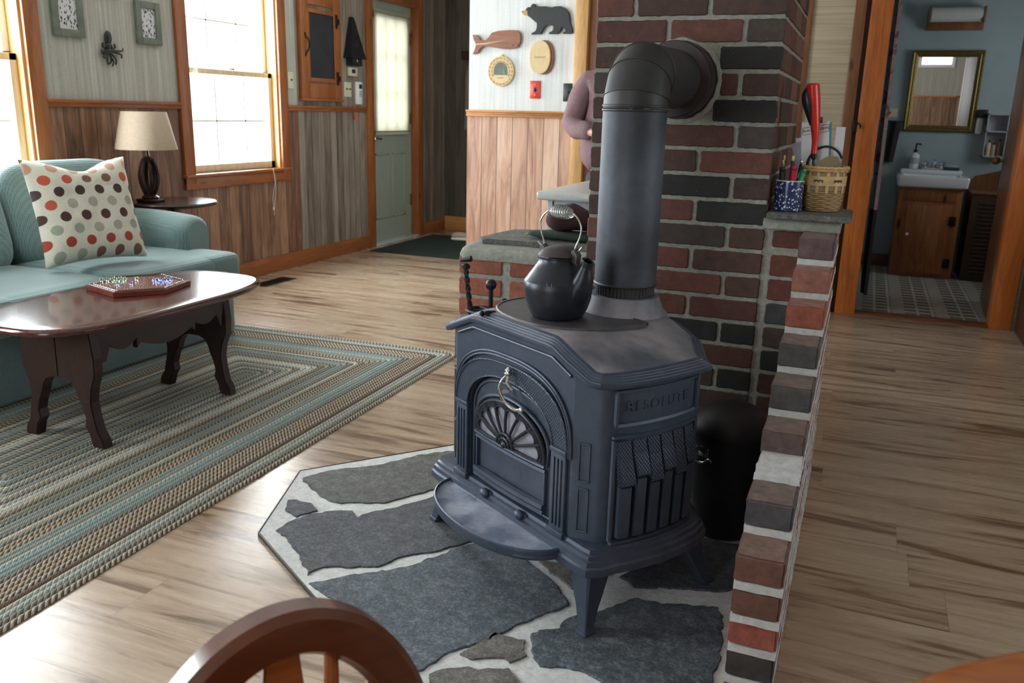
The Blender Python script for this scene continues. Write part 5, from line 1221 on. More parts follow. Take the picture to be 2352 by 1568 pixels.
# ---- coffee table (bench with scalloped apron)
ct = thing('coffee_table', 'oval-topped dark mahogany coffee table with scalloped apron and shaped feet', 'coffee table', (-2.53, 2.435, 0.0115))
HWt, HLt, HT = 0.295, 0.56, 0.462
def race(hw, hl, n=60, e=0.62):
    return [(hw*math.copysign(abs(math.cos(a))**e, math.cos(a)), hl*math.copysign(abs(math.sin(a))**e, math.sin(a))) for a in [2*PI*i/n for i in range(n)]]
k = MB(); L = []
for d, z in ((-0.02, -0.026), (-0.006, -0.026), (-0.002, -0.022), (0.0, -0.014), (-0.004, -0.008), (-0.008, -0.002), (-0.016, 0.0), (-0.06, 0.0005), (-0.29, 0.0005)): L.append([Vector((x, y, HT+z)) for x, y in race(HWt+d, HLt+d, 72)])
k.loops(L, cap=(True, True)); k.build('table_top', M['mahogtop'], ct, sharp=60)
# scalloped aprons
for sx in (1, -1):
    P = [(-0.33, HT-0.026), (-0.33, HT-0.17)]
    def sc(a, b_, zd, n=10, up=0.03): return [(a+(b_-a)*i/n, zd+up*math.sin(PI*i/n)) for i in range(n+1)]
    P += [(-0.29, HT-0.165)]+sc(-0.27, -0.15, HT-0.115, up=0.045*-1+0.02)+[(-0.15, HT-0.15)]+[(-0.13+0.26*i/10, HT-0.135-0.030*math.sin(PI*i/10)*1.0) for i in range(11)]+[(0.15, HT-0.15)]+sc(0.15, 0.27, HT-0.115, up=-0.025)+[(0.29, HT-0.165), (0.33, HT-0.17), (0.33, HT-0.026)]
    k = MB(); k.prism(P, sx*0.150-0.011, sx*0.150+0.011, 'YZ', 0.002); k.build('apron', M['mahog'], ct)
# end boards cut into two shaped legs each
def legp(s):
    R = [(0.155, HT-0.026), (0.172, 0.32), (0.170, 0.26), (0.150, 0.21), (0.142, 0.16), (0.150, 0.11), (0.162, 0.06), (0.182, 0.03), (0.188, 0.0), (0.135, 0.0), (0.122, 0.045), (0.105, 0.07), (0.112, 0.10), (0.100, 0.14), (0.085, 0.17), (0.075, 0.20), (0.060, 0.222), (0.030, 0.235), (0.0, 0.236), (0.0, HT-0.026)]
    return [(s*x, z) for x, z in R]
for yy, ang in ((-0.335, -1), (0.335, -3)):
    for s in (1, -1):
        k = MB(); k.prism(legp(s), -0.020, 0.020, 'XZ', 0.003, T(0, yy, HT-0.03) @ RX(math.radians(ang)) @ T(0, 0, -(HT-0.03))); k.build('leg', M['mahog'], ct)
# ---- marble board game and its marbles
TZ = 0.0115+HT+0.001
bg = thing('marble_board_game', 'six-sided red wooden peg and marble game board on the coffee table', 'board game', (-2.615, 2.56, TZ), math.radians(-6))
HX = [(-0.235, -0.03), (-0.10, -0.165), (0.10, -0.20), (0.215, -0.06), (0.10, 0.145), (-0.10, 0.175)]
HX = [(-0.125, -0.145), (0.085, -0.185), (0.19, -0.03), (0.125, 0.145), (-0.085, 0.185), (-0.19, 0.03)]
k = MB(); k.prism(HX, 0.0, 0.018, 'XY', 0.002); k.build('board', M['boardred'], bg)
k = MB()
for s_, w in ((0.93, 0.0016), (0.83, 0.0016)): k.tube([(x*s_, y*s_, 0.0185) for x, y in HX], w, 6, close=True)
k.build('inlay_line', M['mahog'], bg)
k = MB()
for i in range(-7, 8):
    for j in range(-7, 8):
        x = i*0.021+(0.0105 if j % 2 else 0); y = j*0.018
        if x*x+y*y < 0.128**2: k.lathe([(0.0045, 0.0), (0.0032, 0.0008)], (x, y, 0.018), 8)
o = k.build('holes', M['espresso'], bg); o['kind'] = 'stuff'
k = MB()
for a0, a1 in ((0, 1), (3, 4), (2, 3), (5, 0)):
    for i in range(1, 12):
        t_ = i/12; x = (HX[a0][0]*(1-t_)+HX[a1][0]*t_)*0.88; y = (HX[a0][1]*(1-t_)+HX[a1][1]*t_)*0.88; k.sphere((x, y, 0.0195), 0.0028, 6)
o = k.build('pegs', M['chrome'], bg); o['kind'] = 'stuff'
mb0 = MB(); mb0.sphere((0, 0, 0), 0.0085, 18); m0 = mb0.build('glass_marble', M['glass_green'], None, sharp=None)
mb1 = MB(); mb1.sphere((0, 0, 0), 0.0085, 18); m1 = mb1.build('glass_marble', M['glass_blue'], None, sharp=None)
def place_m(src, first, x, y, lab, gr):
    o = src if first else src.copy()
    if not first: C.objects.link(o)
    w = Matrix.Rotation(math.radians(-6), 3, 'Z') @ Vector((x, y, 0)); o.location = (-2.615+w.x, 2.56+w.y, TZ+0.0262); tag(o, lab, 'marble', gr)
GM = [(-0.115, -0.055), (-0.094, -0.052), (-0.072, -0.05), (-0.105, -0.034), (-0.084, -0.030), (-0.062, -0.028), (-0.125, -0.075), (-0.095, -0.012), (-0.074, -0.008), (-0.040, 0.02)]
BM = [(0.030, 0.045), (0.050, 0.042), (0.072, 0.048), (0.040, 0.065), (0.062, 0.068), (0.084, 0.066), (0.052, 0.086), (0.074, 0.09), (0.018, -0.052), (-0.018, -0.085)]
for i, (x, y) in enumerate(GM): place_m(m0, i == 0, x, y, 'clear green glass marble clustered at the far end of the board game', 'green marbles on the game board')
for i, (x, y) in enumerate(BM): place_m(m1, i == 0, x, y, 'clear blue glass marble on the near half of the board game', 'blue marbles on the game board')
for o in list(C.objects):
    if o.name.startswith('glass_marble'):
        d_ = Matrix.Rotation(math.radians(6), 3, 'Z') @ (o.location-Vector((-2.615, 2.56, 0)))
        if abs(d_.x+0.040) < 0.004: o['label'] = 'single green glass marble standing apart towards the middle of the game board'
        if abs(d_.x-0.018) < 0.004 and d_.y < 0: o['label'] = 'lone blue glass marble, right one of the two in front of the green cluster'
        if abs(d_.x+0.018) < 0.004 and d_.y < 0: o['label'] = 'lone blue glass marble, left one of the two in front of the green cluster'
# ---- floor register, entry mat, shoe
v_ = thing('floor_register', 'black slotted floor vent by the baseboard below the window', 'floor vent', (-3.72, 4.85, 0.0)); 
k = MB(); k.box(-0.062, 0.062, -0.17, 0.17, 0, 0.004, 0.001); k.build('vent_frame', M['black'], v_)
k = MB()
for i in range(14): k.box(-0.048, 0.048, -0.155+i*0.023, -0.148+i*0.023, 0.004, 0.007)
k.build('slats', M['blackmetal'], v_)
k = MB(); k.box(-3.86, -2.45, 6.34, 7.52, 0, 0.008, 0.003); tag(rebase(k.build('entry_mat', M['matdark']), (-3.2, 6.93, 0)), 'dark green entry mat on the floor by the grey door', 'mat')
sh = thing('white_slipper', 'pale slipper on the floor at the foot of the coats', 'shoe', (-3.40, 7.30, 0.008), math.radians(10))
k = MB(); k.soft(-0.14, 0.13, -0.05, 0.05, 0.0, 0.03, 0.5, 24); k.build('sole', M['white'], sh); k = MB(); k.soft(-0.135, 0.02, -0.045, 0.045, 0.012, 0.075, 0.8, 24); k.soft(-0.02, 0.125, -0.042, 0.042, 0.02, 0.055, 0.7, 20); k.build('upper', M['shade'], sh)
# ---- coats on hooks at the far entry wall
hk = thing('coat_hook_rail', 'dark wooden coat hook rail on the far entry wall', 'hook rail', (-3.45, 7.97, 1.70))
k = MB(); k.box(-0.32, 0.32, -0.02, 0.0, -0.04, 0.04, 0.003); k.build('rail_board', M['darkwood'], hk)
for x in (-0.17, 0.03, 0.15, 0.28):
    k = MB(); k.tube([(x, -0.02, 0.02), (x, -0.09, 0.0), (x, -0.11, -0.012), (x, -0.13, 0.01)], 0.006, 8); k.build('hook', M['blackmetal'], hk)
def coat(nm, x, zt, zb, w, dep, mt, lab, cat, drop=0.0):
    k = MB(); L = []
    for i in range(19):
        t_ = i/18; z = zt+(zb-zt)*t_; ww = w*(0.25+0.75*min(1, t_*4)**0.6)*(1+0.12*t_); P = []
        for j in range(40):
            a = 2*PI*j/40; r = 1+0.10*math.sin(a*5+t_*2+x*9)*min(1, t_*3)+0.05*math.sin(a*9+x*20)
            P.append(Vector((x+ww*r*math.cos(a)+drop*t_, 7.86+dep*r*math.sin(a)*(0.5+0.5*t_), z)))
        L.append(P)
    k.loops(L); o = rebase(k.build(nm, M[mt], None, sharp=None), (x, 7.86, zt)); return tag(o, lab, cat)
coat('hanging_jacket', -3.62, 1.66, 1.00, 0.060, 0.05, 'coat', 'pale grey jacket hanging on the left hook of the entry wall', 'jacket')
coat('hanging_coat', -3.42, 1.68, 0.55, 0.075, 0.06, 'coatdark', 'long dark coat hanging at the far entry wall, right of the pale jacket', 'coat')
coat('hanging_robe', -3.17, 1.66, 0.75, 0.10, 0.06, 'coat', 'long beige coat hanging on the rightmost hook of the entry wall', 'coat')
# ================================================================== WALL DECOR, WINDOW WALL
def frame_w(yc, zc, w, h, lab):
    t = thing('picture_frame', lab, 'framed picture', (XW+0.001, yc, zc)); f = 0.038
    k = MB(); k.box(0, 0.022, -w/2, -w/2+f, -h/2, h/2, 0.003); k.box(0, 0.022, w/2-f, w/2, -h/2, h/2, 0.003); k.box(0, 0.022, -w/2+f, w/2-f, -h/2, -h/2+f, 0.003); k.box(0, 0.022, -w/2+f, w/2-f, h/2-f, h/2, 0.003); k.build('frame', M['sageframe'], t)
    k = MB(); k.box(0.002, 0.010, -w/2+f*0.9, w/2-f*0.9, -h/2+f*0.9, h/2-f*0.9); k.build('leaf_print', M['leafart'], t)
frame_w(4.103, 1.625, 0.185, 0.235, 'sage-framed black and white leaf print beside the window, right of the squid')
frame_w(3.545, 1.64, 0.195, 0.27, 'sage-framed leaf print on the left of the cast iron squid')
frame_w(3.81, 1.84, 0.20, 0.20, 'sage-framed picture above the cast iron squid, cut off by the photo edge')
SQ = [(3.804, 1.555), (3.82, 1.536), (3.822, 1.512), (3.835, 1.499), (3.838, 1.485), (3.821, 1.466), (3.807, 1.46), (3.783, 1.459), (3.762, 1.472), (3.753, 1.492), (3.767, 1.507), (3.774, 1.532)]
sq = thing('cast_iron_octopus_hook', 'dark cast iron octopus wall hook between the two leaf prints', 'wall hook', (XW+0.001, 3.80, 1.47))
k = MB()
for (y, z, r, s) in ((3.797, 1.522, 0.024, (0.5, 1, 1.5)), (3.797, 1.478, 0.020, (0.5, 1.3, 0.9)), (3.796, 1.452, 0.014, (0.6, 1.3, 1.0))): k.sphere((0.014, y-3.80, z-1.47), r, 20, s)
k.tube([(0.012, 0.038, 0.022), (0.014, 0.042, 0.005), (0.012, 0.020, -0.010)], 0.005, 8); k.tube([(0.012, -0.040, 0.022), (0.014, -0.047, 0.005), (0.012, -0.028, -0.010)], 0.005, 8); k.build('body', M['black'], sq)
for t_ in ([(3.798, 1.461), (3.839, 1.455), (3.882, 1.458), (3.896, 1.471)], [(3.801, 1.451), (3.847, 1.445), (3.874, 1.435), (3.88, 1.419)], [(3.796, 1.45), (3.817, 1.427), (3.833, 1.404), (3.835, 1.382)], [(3.792, 1.45), (3.799, 1.419), (3.796, 1.394), (3.779, 1.381)], [(3.782, 1.449), (3.758, 1.434), (3.749, 1.419), (3.764, 1.411)], [(3.778, 1.454), (3.755, 1.448), (3.742, 1.436), (3.743, 1.457)], [(3.79, 1.45), (3.80, 1.42), (3.815, 1.395), (3.809, 1.372)], [(3.79, 1.45), (3.775, 1.42), (3.771, 1.395), (3.783, 1.385)]):
    k = MB(); P = bez([(0.012+0.010*math.sin(i), y-3.80, z-1.47) for i, (y, z) in enumerate(t_)], 5); n = len(P); k.tube(P, [0.0065-0.003*i/n for i in range(n)], 8); k.build('tentacle', M['black'], sq)
def plate_x(nm, y, z, w, h, mt, lab, cat, toggles=1, par=None):
    t = thing(nm, lab, cat, (XW+0.005, y, z)); k = MB(); k.box(0, 0.006, -w/2, w/2, -h/2, h/2, 0.002); k.build('plate', M[mt], t)
    for i in range(toggles):
        yy = (i-(toggles-1)/2)*0.046; k = MB(); k.box(0.006, 0.020, yy-0.004, yy+0.004, -0.002, 0.010, 0.002); k.build('toggle', M['black' if mt == 'cream' else 'white'], t)
plate_x('light_switch', 5.45, 1.365, 0.07, 0.115, 'cream', 'cream single light switch right of the sash window', 'light switch')
plate_x('light_switch', 6.205, 1.325, 0.105, 0.115, 'cream', 'cream double light switch beside the white remote', 'light switch', 2)
cb_ = thing('wall_cabinet', 'orange pine wall cabinet with a small chalkboard panel and black hinges', 'cabinet', (XW+0.005, 5.815, 1.62))
k = MB(); A, Bq, Z0_, Z1_ = -0.265, 0.265, -0.375, 0.39
k.box(0, 0.035, A, A+0.10, Z0_, Z1_, 0.004); k.box(0, 0.035, Bq-0.10, Bq, Z0_, Z1_, 0.004); k.box(0, 0.035, A+0.10, Bq-0.10, Z0_, Z0_+0.11, 0.004); k.box(0, 0.035, A+0.10, Bq-0.10, Z1_-0.10, Z1_, 0.004); k.box(0, 0.042, A-0.01, Bq+0.01, Z0_-0.02, Z0_, 0.004); k.build('cabinet_frame', M['pine'], cb_)
k = MB(); k.box(0.005, 0.022, A+0.10, Bq-0.10, Z0_+0.11, Z1_-0.10); dr_ = k.build('cabinet_door', M['grayboard'], cb_)
k = MB(); Y0_, Y1_, q0_, q1_ = -0.155, 0.165, -0.225, 0.235
for q in ((Y0_-0.03, Y0_, q0_-0.03, q1_+0.03), (Y1_, Y1_+0.03, q0_-0.03, q1_+0.03), (Y0_, Y1_, q0_-0.03, q0_), (Y0_, Y1_, q1_, q1_+0.03)): k.box(0.022, 0.036, *q, 0.003)
k.build('chalkboard_frame', M['pine'], dr_); k = MB(); k.box(0.022, 0.027, Y0_, Y1_, q0_, q1_); k.build('chalkboard', M['chalk'], dr_)
k = MB(); k.tube(bez([(0.035, -0.215, 0.075), (0.06, -0.205, 0.03), (0.06, -0.205, -0.02), (0.035, -0.215, -0.065)], 6), 0.006, 8); k.sphere((0.036, -0.215, 0.08), 0.009, 10); k.sphere((0.036, -0.215, -0.07), 0.009, 10); k.build('handle', M['blackmetal'], cb_)
for z in (-0.22, 0.20):
    k = MB(); k.box(0.035, 0.041, 0.185, 0.215, z-0.05, z+0.05, 0.002); k.box(0.035, 0.043, 0.215, 0.235, z-0.02, z+0.02, 0.002); k.build('hinge', M['blackmetal'], cb_)
bh = thing('birdhouse', 'dark grey birdhouse with a tall steep roof hanging by the door', 'birdhouse', (XW+0.005, 6.27, 1.61))
k = MB(); k.prism([(-0.075, -0.10), (0.075, -0.10), (0.075, -0.02), (0.0, 0.12), (-0.075, -0.02)], 0.005, 0.06, 'YZ', 0.002); k.build('box', M['bearblack'], bh)
k = MB(); k.loops([[Vector((0.0, -0.115, -0.045)), Vector((0.078, -0.115, -0.045)), Vector((0.078, 0.115, -0.045)), Vector((0.0, 0.115, -0.045))], [Vector((0.0, -0.105, -0.02)), Vector((0.07, -0.105, -0.02)), Vector((0.07, 0.105, -0.02)), Vector((0.0, 0.105, -0.02))], [Vector((0.0, -0.018, 0.27)), Vector((0.025, -0.018, 0.27)), Vector((0.025, 0.018, 0.27)), Vector((0.0, 0.018, 0.27))]], smooth=False); k.build('roof', M['hod'], bh)
k = MB(); k.lathe([(0.013, 0), (0.014, 0.004), (0.009, 0.006)], seg=16, mtx=T(0.060, 0, -0.062) @ RY(PI/2)); k.build('entrance_ring', M['chrome'], bh)
k = MB(); k.tube([(0.06, 0, -0.085), (0.09, 0, -0.085)], 0.004, 8); k.build('perch', M['darkwood'], bh)
th = thing('thermostat', 'small grey thermostat under the birdhouse', 'thermostat', (XW+0.005, 6.265, 1.465)); k = MB(); k.box(0, 0.028, -0.06, 0.06, -0.035, 0.035, 0.004); k.build('case', M['cream'], th); k = MB(); k.box(0.028, 0.030, -0.03, 0.02, -0.012, 0.018); k.build('display', M['chalk'], th)
rm = thing('wall_remote', 'white remote control in its wall holder right of the double switch', 'remote control', (XW+0.005, 6.35, 1.30)); k = MB(); k.box(0, 0.028, -0.042, 0.042, -0.09, 0.09, 0.008); k.build('case', M['white'], rm); k = MB(); k.box(0.028, 0.030, -0.012, 0.030, 0.035, 0.070); k.build('display', M['chalk'], rm); k = MB(); k.box(0.028, 0.031, -0.010, 0.028, -0.03, 0.02, 0.002); k.build('keypad', M['papergrey'], rm)
ts = thing('red_tassel', 'red tassel hanging from the chair rail below the remote', 'tassel', (XW+0.034, 6.27, 1.19)); k = MB(); k.tube([(0, 0, 0.01), (0, 0, -0.05)], 0.0018, 6); k.build('loop_cord', M['orangecord'], ts); k = MB(); k.lathe([(0.003, -0.045), (0.006, -0.05), (0.005, -0.056), (0.010, -0.075), (0.012, -0.105)], seg=12); k.build('tassel_fringe', M['orangecord'], ts)
bc = thing('pull_string', 'thin white pull cord dangling from the right of the window sill', 'cord', (XW+0.037, 5.16, 0.75)); k = MB(); k.tube(bez([(0, 0, 0.0), (0.003, 0.012, -0.10), (-0.002, -0.012, -0.20), (0.0, -0.012, -0.27)], 6), 0.0016, 6); k.tube(bez([(0, 0.004, 0.0), (0.004, 0.02, -0.12), (0.0, 0.0, -0.25), (0.0, -0.01, -0.33)], 6), 0.0016, 6); k.build('string', M['white'], bc); k = MB(); k.lathe([(0.002, 0), (0.007, -0.012), (0.006, -0.024), (0.001, -0.026)], (0, -0.012, -0.268), 12); k.build('toggle', M['white'], bc)
bw = MB(); bw.tube([(XW-0.02, 4.50, 2.0), (XW-0.02, 4.515, 1.34)], 0.004, 8); tag(rebase(bw.build('blind_wand', M['white']), (XW-0.02, 4.5, 2.0)), 'thin translucent blind wand hanging in the left of the window right of the squid', 'blind wand')
# ================================================================== WHALE WALL DECOR
BEAR = [(-2.049, 1.762), (-2.052, 1.774), (-2.033, 1.781), (-2.02, 1.795), (-1.996, 1.801), (-1.988, 1.813), (-1.975, 1.816), (-1.965, 1.809), (-1.963, 1.798), (-1.942, 1.8), (-1.899, 1.799), (-1.862, 1.793), (-1.835, 1.798), (-1.804, 1.798), (-1.772, 1.785), (-1.752, 1.764), (-1.743, 1.736), (-1.739, 1.703), (-1.725, 1.67), (-1.723, 1.648), (-1.734, 1.642), (-1.787, 1.643), (-1.784, 1.649), (-1.769, 1.658), (-1.778, 1.677), (-1.791, 1.68), (-1.803, 1.654), (-1.818, 1.641), (-1.875, 1.642), (-1.872, 1.65), (-1.851, 1.661), (-1.846, 1.68), (-1.852, 1.692), (-1.89, 1.691), (-1.905, 1.676), (-1.926, 1.641), (-1.988, 1.64), (-1.985, 1.648), (-1.961, 1.66), (-1.953, 1.682), (-1.954, 1.705), (-1.974, 1.72), (-1.996, 1.737), (-2.013, 1.747), (-2.038, 1.752)]
WHAL = [(-2.382, 1.642), (-2.353, 1.641), (-2.333, 1.627), (-2.324, 1.612), (-2.296, 1.607), (-2.273, 1.626), (-2.251, 1.653), (-2.207, 1.663), (-2.129, 1.667), (-2.079, 1.665), (-2.059, 1.649), (-2.053, 1.615), (-2.06, 1.586), (-2.071, 1.579), (-2.065, 1.571), (-2.082, 1.562), (-2.126, 1.556), (-2.182, 1.558), (-2.227, 1.565), (-2.267, 1.571), (-2.301, 1.572), (-2.326, 1.558), (-2.34, 1.535), (-2.369, 1.525), (-2.38, 1.528), (-2.366, 1.553), (-2.358, 1.58), (-2.361, 1.592), (-2.373, 1.612)]
YW = 5.199
be = thing('bear_wall_plaque', 'black wooden bear cut-out with tan muzzle on the striped wall', 'wall decoration', (-1.88, YW, 1.72)); dt = (1.88, -1.72)
k = MB(); k.prism([(x+dt[0], z+dt[1]) for x, z in BEAR if x > -2.018], -0.022, 0, 'XZ', 0.003); k.build('body', M['bearblack'], be)
k = MB(); k.prism([(-2.052+dt[0], 1.774+dt[1]), (-2.030+dt[0], 1.783+dt[1]), (-2.014+dt[0], 1.775+dt[1]), (-2.012+dt[0], 1.750+dt[1]), (-2.038+dt[0], 1.752+dt[1]), (-2.049+dt[0], 1.762+dt[1])], -0.021, 0, 'XZ', 0.003); k.build('muzzle', M['tan'], be)
k = MB(); k.prism([(-2.030+dt[0], 1.783+dt[1]), (-2.014+dt[0], 1.797+dt[1]), (-1.998+dt[0], 1.797+dt[1]), (-2.004+dt[0], 1.750+dt[1]), (-2.013+dt[0], 1.750+dt[1]), (-2.016+dt[0], 1.775+dt[1])], -0.0215, 0, 'XZ', 0.002); k.sphere((-2.049+dt[0], -0.021, 1.771+dt[1]), 0.004, 8); k.build('face', M['bearblack'], be)
wh = thing('whale_wall_plaque', 'brown striped wooden whale hanging on the wall left of the bear', 'wall decoration', (-2.2, YW, 1.60)); dt = (2.2, -1.60)
k = MB(); k.prism([(x+dt[0], z+dt[1]) for x, z in WHAL], -0.020, 0, 'XZ', 0.004); k.build('body', M['whalewood'], wh)
k = MB(); k.prism([(-2.360+dt[0], 1.588+dt[1]), (-2.30+dt[0], 1.591+dt[1]), (-2.15+dt[0], 1.607+dt[1]), (-2.30+dt[0], 1.585+dt[1]), (-2.36+dt[0], 1.583+dt[1])], -0.0212, -0.01, 'XZ'); k.build('pale_stripe', M['plywood'], wh)
k = MB(); k.sphere((-2.105+dt[0], -0.020, 1.578+dt[1]), 0.004, 8); k.build('eye', M['ink'], wh)
ov = thing('oval_wood_plaque', 'oval blond wooden trivet hanging below the bear', 'wall decoration', (-1.92, YW, 1.508))
for nm, mt, dy, dx, s_ in (('back_board', 'whalewood', 0.0, 0.012, 1.0), ('front_board', 'plywood', -0.014, -0.004, 0.97)):
    P = [(dx+0.070*s_*math.copysign(abs(math.cos(a))**0.9, math.cos(a)), 0.100*s_*math.copysign(abs(math.sin(a))**0.9, math.sin(a))) for a in [2*PI*i/48 for i in range(48)]]
    k = MB(); k.prism(P, dy-0.014, dy, 'XZ', 0.003); o = k.build(nm, M[mt], ov)
k = MB()
for i in range(6): k.box(-0.038+i*0.012, -0.031+i*0.012, -0.0292, -0.027, -0.004, 0.004)
k.build('engraving', M['plydark'], ov)
rc = thing('perpetual_calendar', 'round pale wooden calendar disc with a little green tree below the whale', 'calendar', (-2.188, YW, 1.425))
k = MB(); k.lathe([(0.001, 0), (0.088, 0), (0.090, 0.003), (0.090, 0.010), (0.088, 0.012), (0.001, 0.012)], seg=56, mtx=RX(PI/2)); k.lathe([(0.010, 0), (0.010, 0.01), (0.005, 0.01)], (0, 0, 0), 16, T(0, 0, 0.092) @ RX(PI/2)); k.build('disc', M['plywood'], rc)
k = MB(); k.prism([(-0.046, -0.022)]+[(0.046*math.cos(PI-PI*i/20)*1.0, 0.004+0.050*math.sin(PI*i/20)) for i in range(21)]+[(0.046, -0.022)], -0.0135, -0.012, 'XZ'); k.build('window', M['sageframe'], rc)
k = MB(); k.prism([(0.016, -0.018), (0.034, -0.018), (0.029, -0.006), (0.032, -0.006), (0.025, 0.016), (0.018, -0.006), (0.021, -0.006)], -0.015, -0.0135, 'XZ'); k.build('tree', M['green'], rc)
k = MB()
for n, r in ((20, 0.078), (16, 0.060)):
    for i in range(n):
        a = 2*PI*i/n
        if r < 0.07 and math.sin(a) < -0.5: continue
        mt = RY(-a) @ T(r, 0, 0); k.box(-0.005, 0.005, -0.0128, -0.0118, -0.009, 0.009, 0, mt)
for i in range(5): k.box(-0.022+i*0.009, -0.016+i*0.009, -0.0128, -0.0118, -0.042, -0.036)
k.build('engraved_dates', M['plydark'], rc)
rs = thing('red_light_switch', 'bright red toggle switch plate on the striped wall', 'light switch', (-1.957, YW, 1.318)); k = MB(); k.box(-0.034, 0.034, -0.006, 0, -0.053, 0.053, 0.002); k.build('plate', M['redpaint'], rs)
k = MB(); k.box(-0.005, 0.005, -0.018, -0.006, -0.008, 0.004, 0.002); k.box(-0.008, 0.008, -0.007, -0.006, -0.014, 0.014); k.build('toggle', M['ink'], rs)
for z in (-0.031, 0.031): k = MB(); k.sphere((0, -0.006, z), 0.004, 8); k.build('screw', M['white'], rs)
bs = thing('black_switch_plate', 'black switch plate beside the pine post', 'light switch', (-1.740, YW, 1.305)); k = MB(); k.box(-0.034, 0.034, -0.006, 0, -0.053, 0.053, 0.002); k.build('plate', M['black'], bs); k = MB(); k.box(-0.005, 0.005, -0.014, -0.006, -0.006, 0.006, 0.001); k.build('toggle', M['blackmetal'], bs)
# ================================================================== KITCHEN COUNTER, CLOTH
kc = thing('kitchen_counter', 'grey kitchen counter unit behind the low brick wall', 'counter', (-1.0, 3.06, 0))
def cbx(nm, q, mt, bev=0.0):
    k = MB(); k.box(*q, bev, seg=3); o = k.build(nm, M[mt], kc); o.location = (1.0, -3.06, 0); return o
cbx('cabinet_body', (-1.075, -0.822, 3.09, 4.12, 0, 0.865), 'countergrey'); cbx('end_panel', (-1.10, -1.078, 3.085, 4.12, 0, 0.865), 'countergrey', 0.002); cbx('worktop', (-1.135, -0.815, 3.055, 4.16, 0.865, 0.898), 'countertop', 0.010)
pl = MB(); pl.lathe([(0.001, 0.0), (0.07, 0.0), (0.11, 0.010), (0.115, 0.012), (0.11, 0.014), (0.07, 0.005), (0.001, 0.005)], (-0.945, 3.95, 0.8985), 32); tag(rebase(pl.build('steel_dish', M['chrome']), (-0.945, 3.95, 0.8985)), 'shiny metal dish lying on the grey kitchen counter', 'dish')
def blob(nm, c, s, mt, lab, cat, amp=0.02, e=0.6, seed=0):
    k = MB(); k.sphere((0, 0, s[2]), 1, 40, s, e)
    for v in k.b.verts:
        n = noise.noise_vector(v.co*9+Vector((seed, 0, 0))); v.co += n*amp
        if v.co.z < 0: v.co.z = 0
    o = k.build(nm, M[mt], None, sharp=None); o.location = c; return tag(o, lab, cat)
blob('green_glove', (-0.94, 2.83, 0.762), (0.125, 0.075, 0.012), 'clothgreen', 'flat dark green work glove lying under the maroon cloth', 'glove', 0.006, 0.6, 3)
blob('maroon_cloth', (-0.925, 2.86, 0.784), (0.105, 0.075, 0.042), 'clothdark', 'crumpled maroon cloth heaped on the slate slab left of the pipe', 'cloth', 0.022, 0.8, 5)
lc = MB(); lc.tube(bez([(-1.07, 2.79, 0.772), (-1.05, 2.80, 0.778), (-1.02, 2.81, 0.782)], 5), [0.003, 0.004, 0.004, 0.004, 0.004, 0.004, 0.004, 0.004, 0.004, 0.003, 0.002], 8); tag(rebase(lc.build('lime_pull_tab', M['lime']), (-1.05, 2.8, 0.772)), 'lime green tab at the left tip of the dark green glove', 'tab')
# ================================================================== PERSON behind the chimney
def skin_mesh(name, verts, edges, mat, parent, root=0, sub=2):
    bm = bmesh.new(); ly = bm.verts.layers.skin.verify(); V = []
    for i, (p, r) in enumerate(verts):
        v = bm.verts.new(p); v[ly].radius = r if isinstance(r, tuple) else (r, r); v[ly].use_root = (i == root); V.append(v)
    for a, b_ in edges: bm.edges.new((V[a], V[b_]))
    me = bpy.data.meshes.new(name); bm.to_mesh(me); bm.free(); o = bpy.data.objects.new(name, me); C.objects.link(o)
    m = o.modifiers.new('skin', 'SKIN'); m.use_smooth_shade = True; m.branch_smoothing = 0.6; ss = o.modifiers.new('sub', 'SUBSURF'); ss.levels = sub; ss.render_levels = sub
    bpy.context.view_layer.update(); dg = bpy.context.evaluated_depsgraph_get(); me2 = bpy.data.meshes.new_from_object(o.evaluated_get(dg)); bpy.data.objects.remove(o)
    r = bpy.data.objects.new(name, me2); C.objects.link(r); me2.materials.clear(); me2.materials.append(mat); r.parent = parent
    for p in me2.polygons: p.use_smooth = True
    return r
pe = thing('person', 'person in a mauve knit sweater and dark trousers standing half hidden behind the chimney', 'person', (-1.295, 4.72, 0), math.radians(4))
LAr, RAr = -1, 1
bv = [((0, 0, 0.90), (0.125, 0.095)), ((0, 0, 1.05), (0.115, 0.085)), ((0, 0, 1.22), (0.135, 0.095)), ((0, 0.0, 1.37), (0.12, 0.08)), ((0, -0.01, 1.46), (0.052, 0.052)), ((0, -0.025, 1.53), (0.062, 0.07)), ((0, -0.03, 1.61), (0.075, 0.09)), ((0, -0.02, 1.67), (0.055, 0.068))]
be_ = [(0, 1), (1, 2), (2, 3), (3, 4), (4, 5), (5, 6), (6, 7)]
def addch(root, pts):
    last = root
    for p, r in pts: bv.append((p, r)); be_.append((last, len(bv)-1)); last = len(bv)-1
    return last
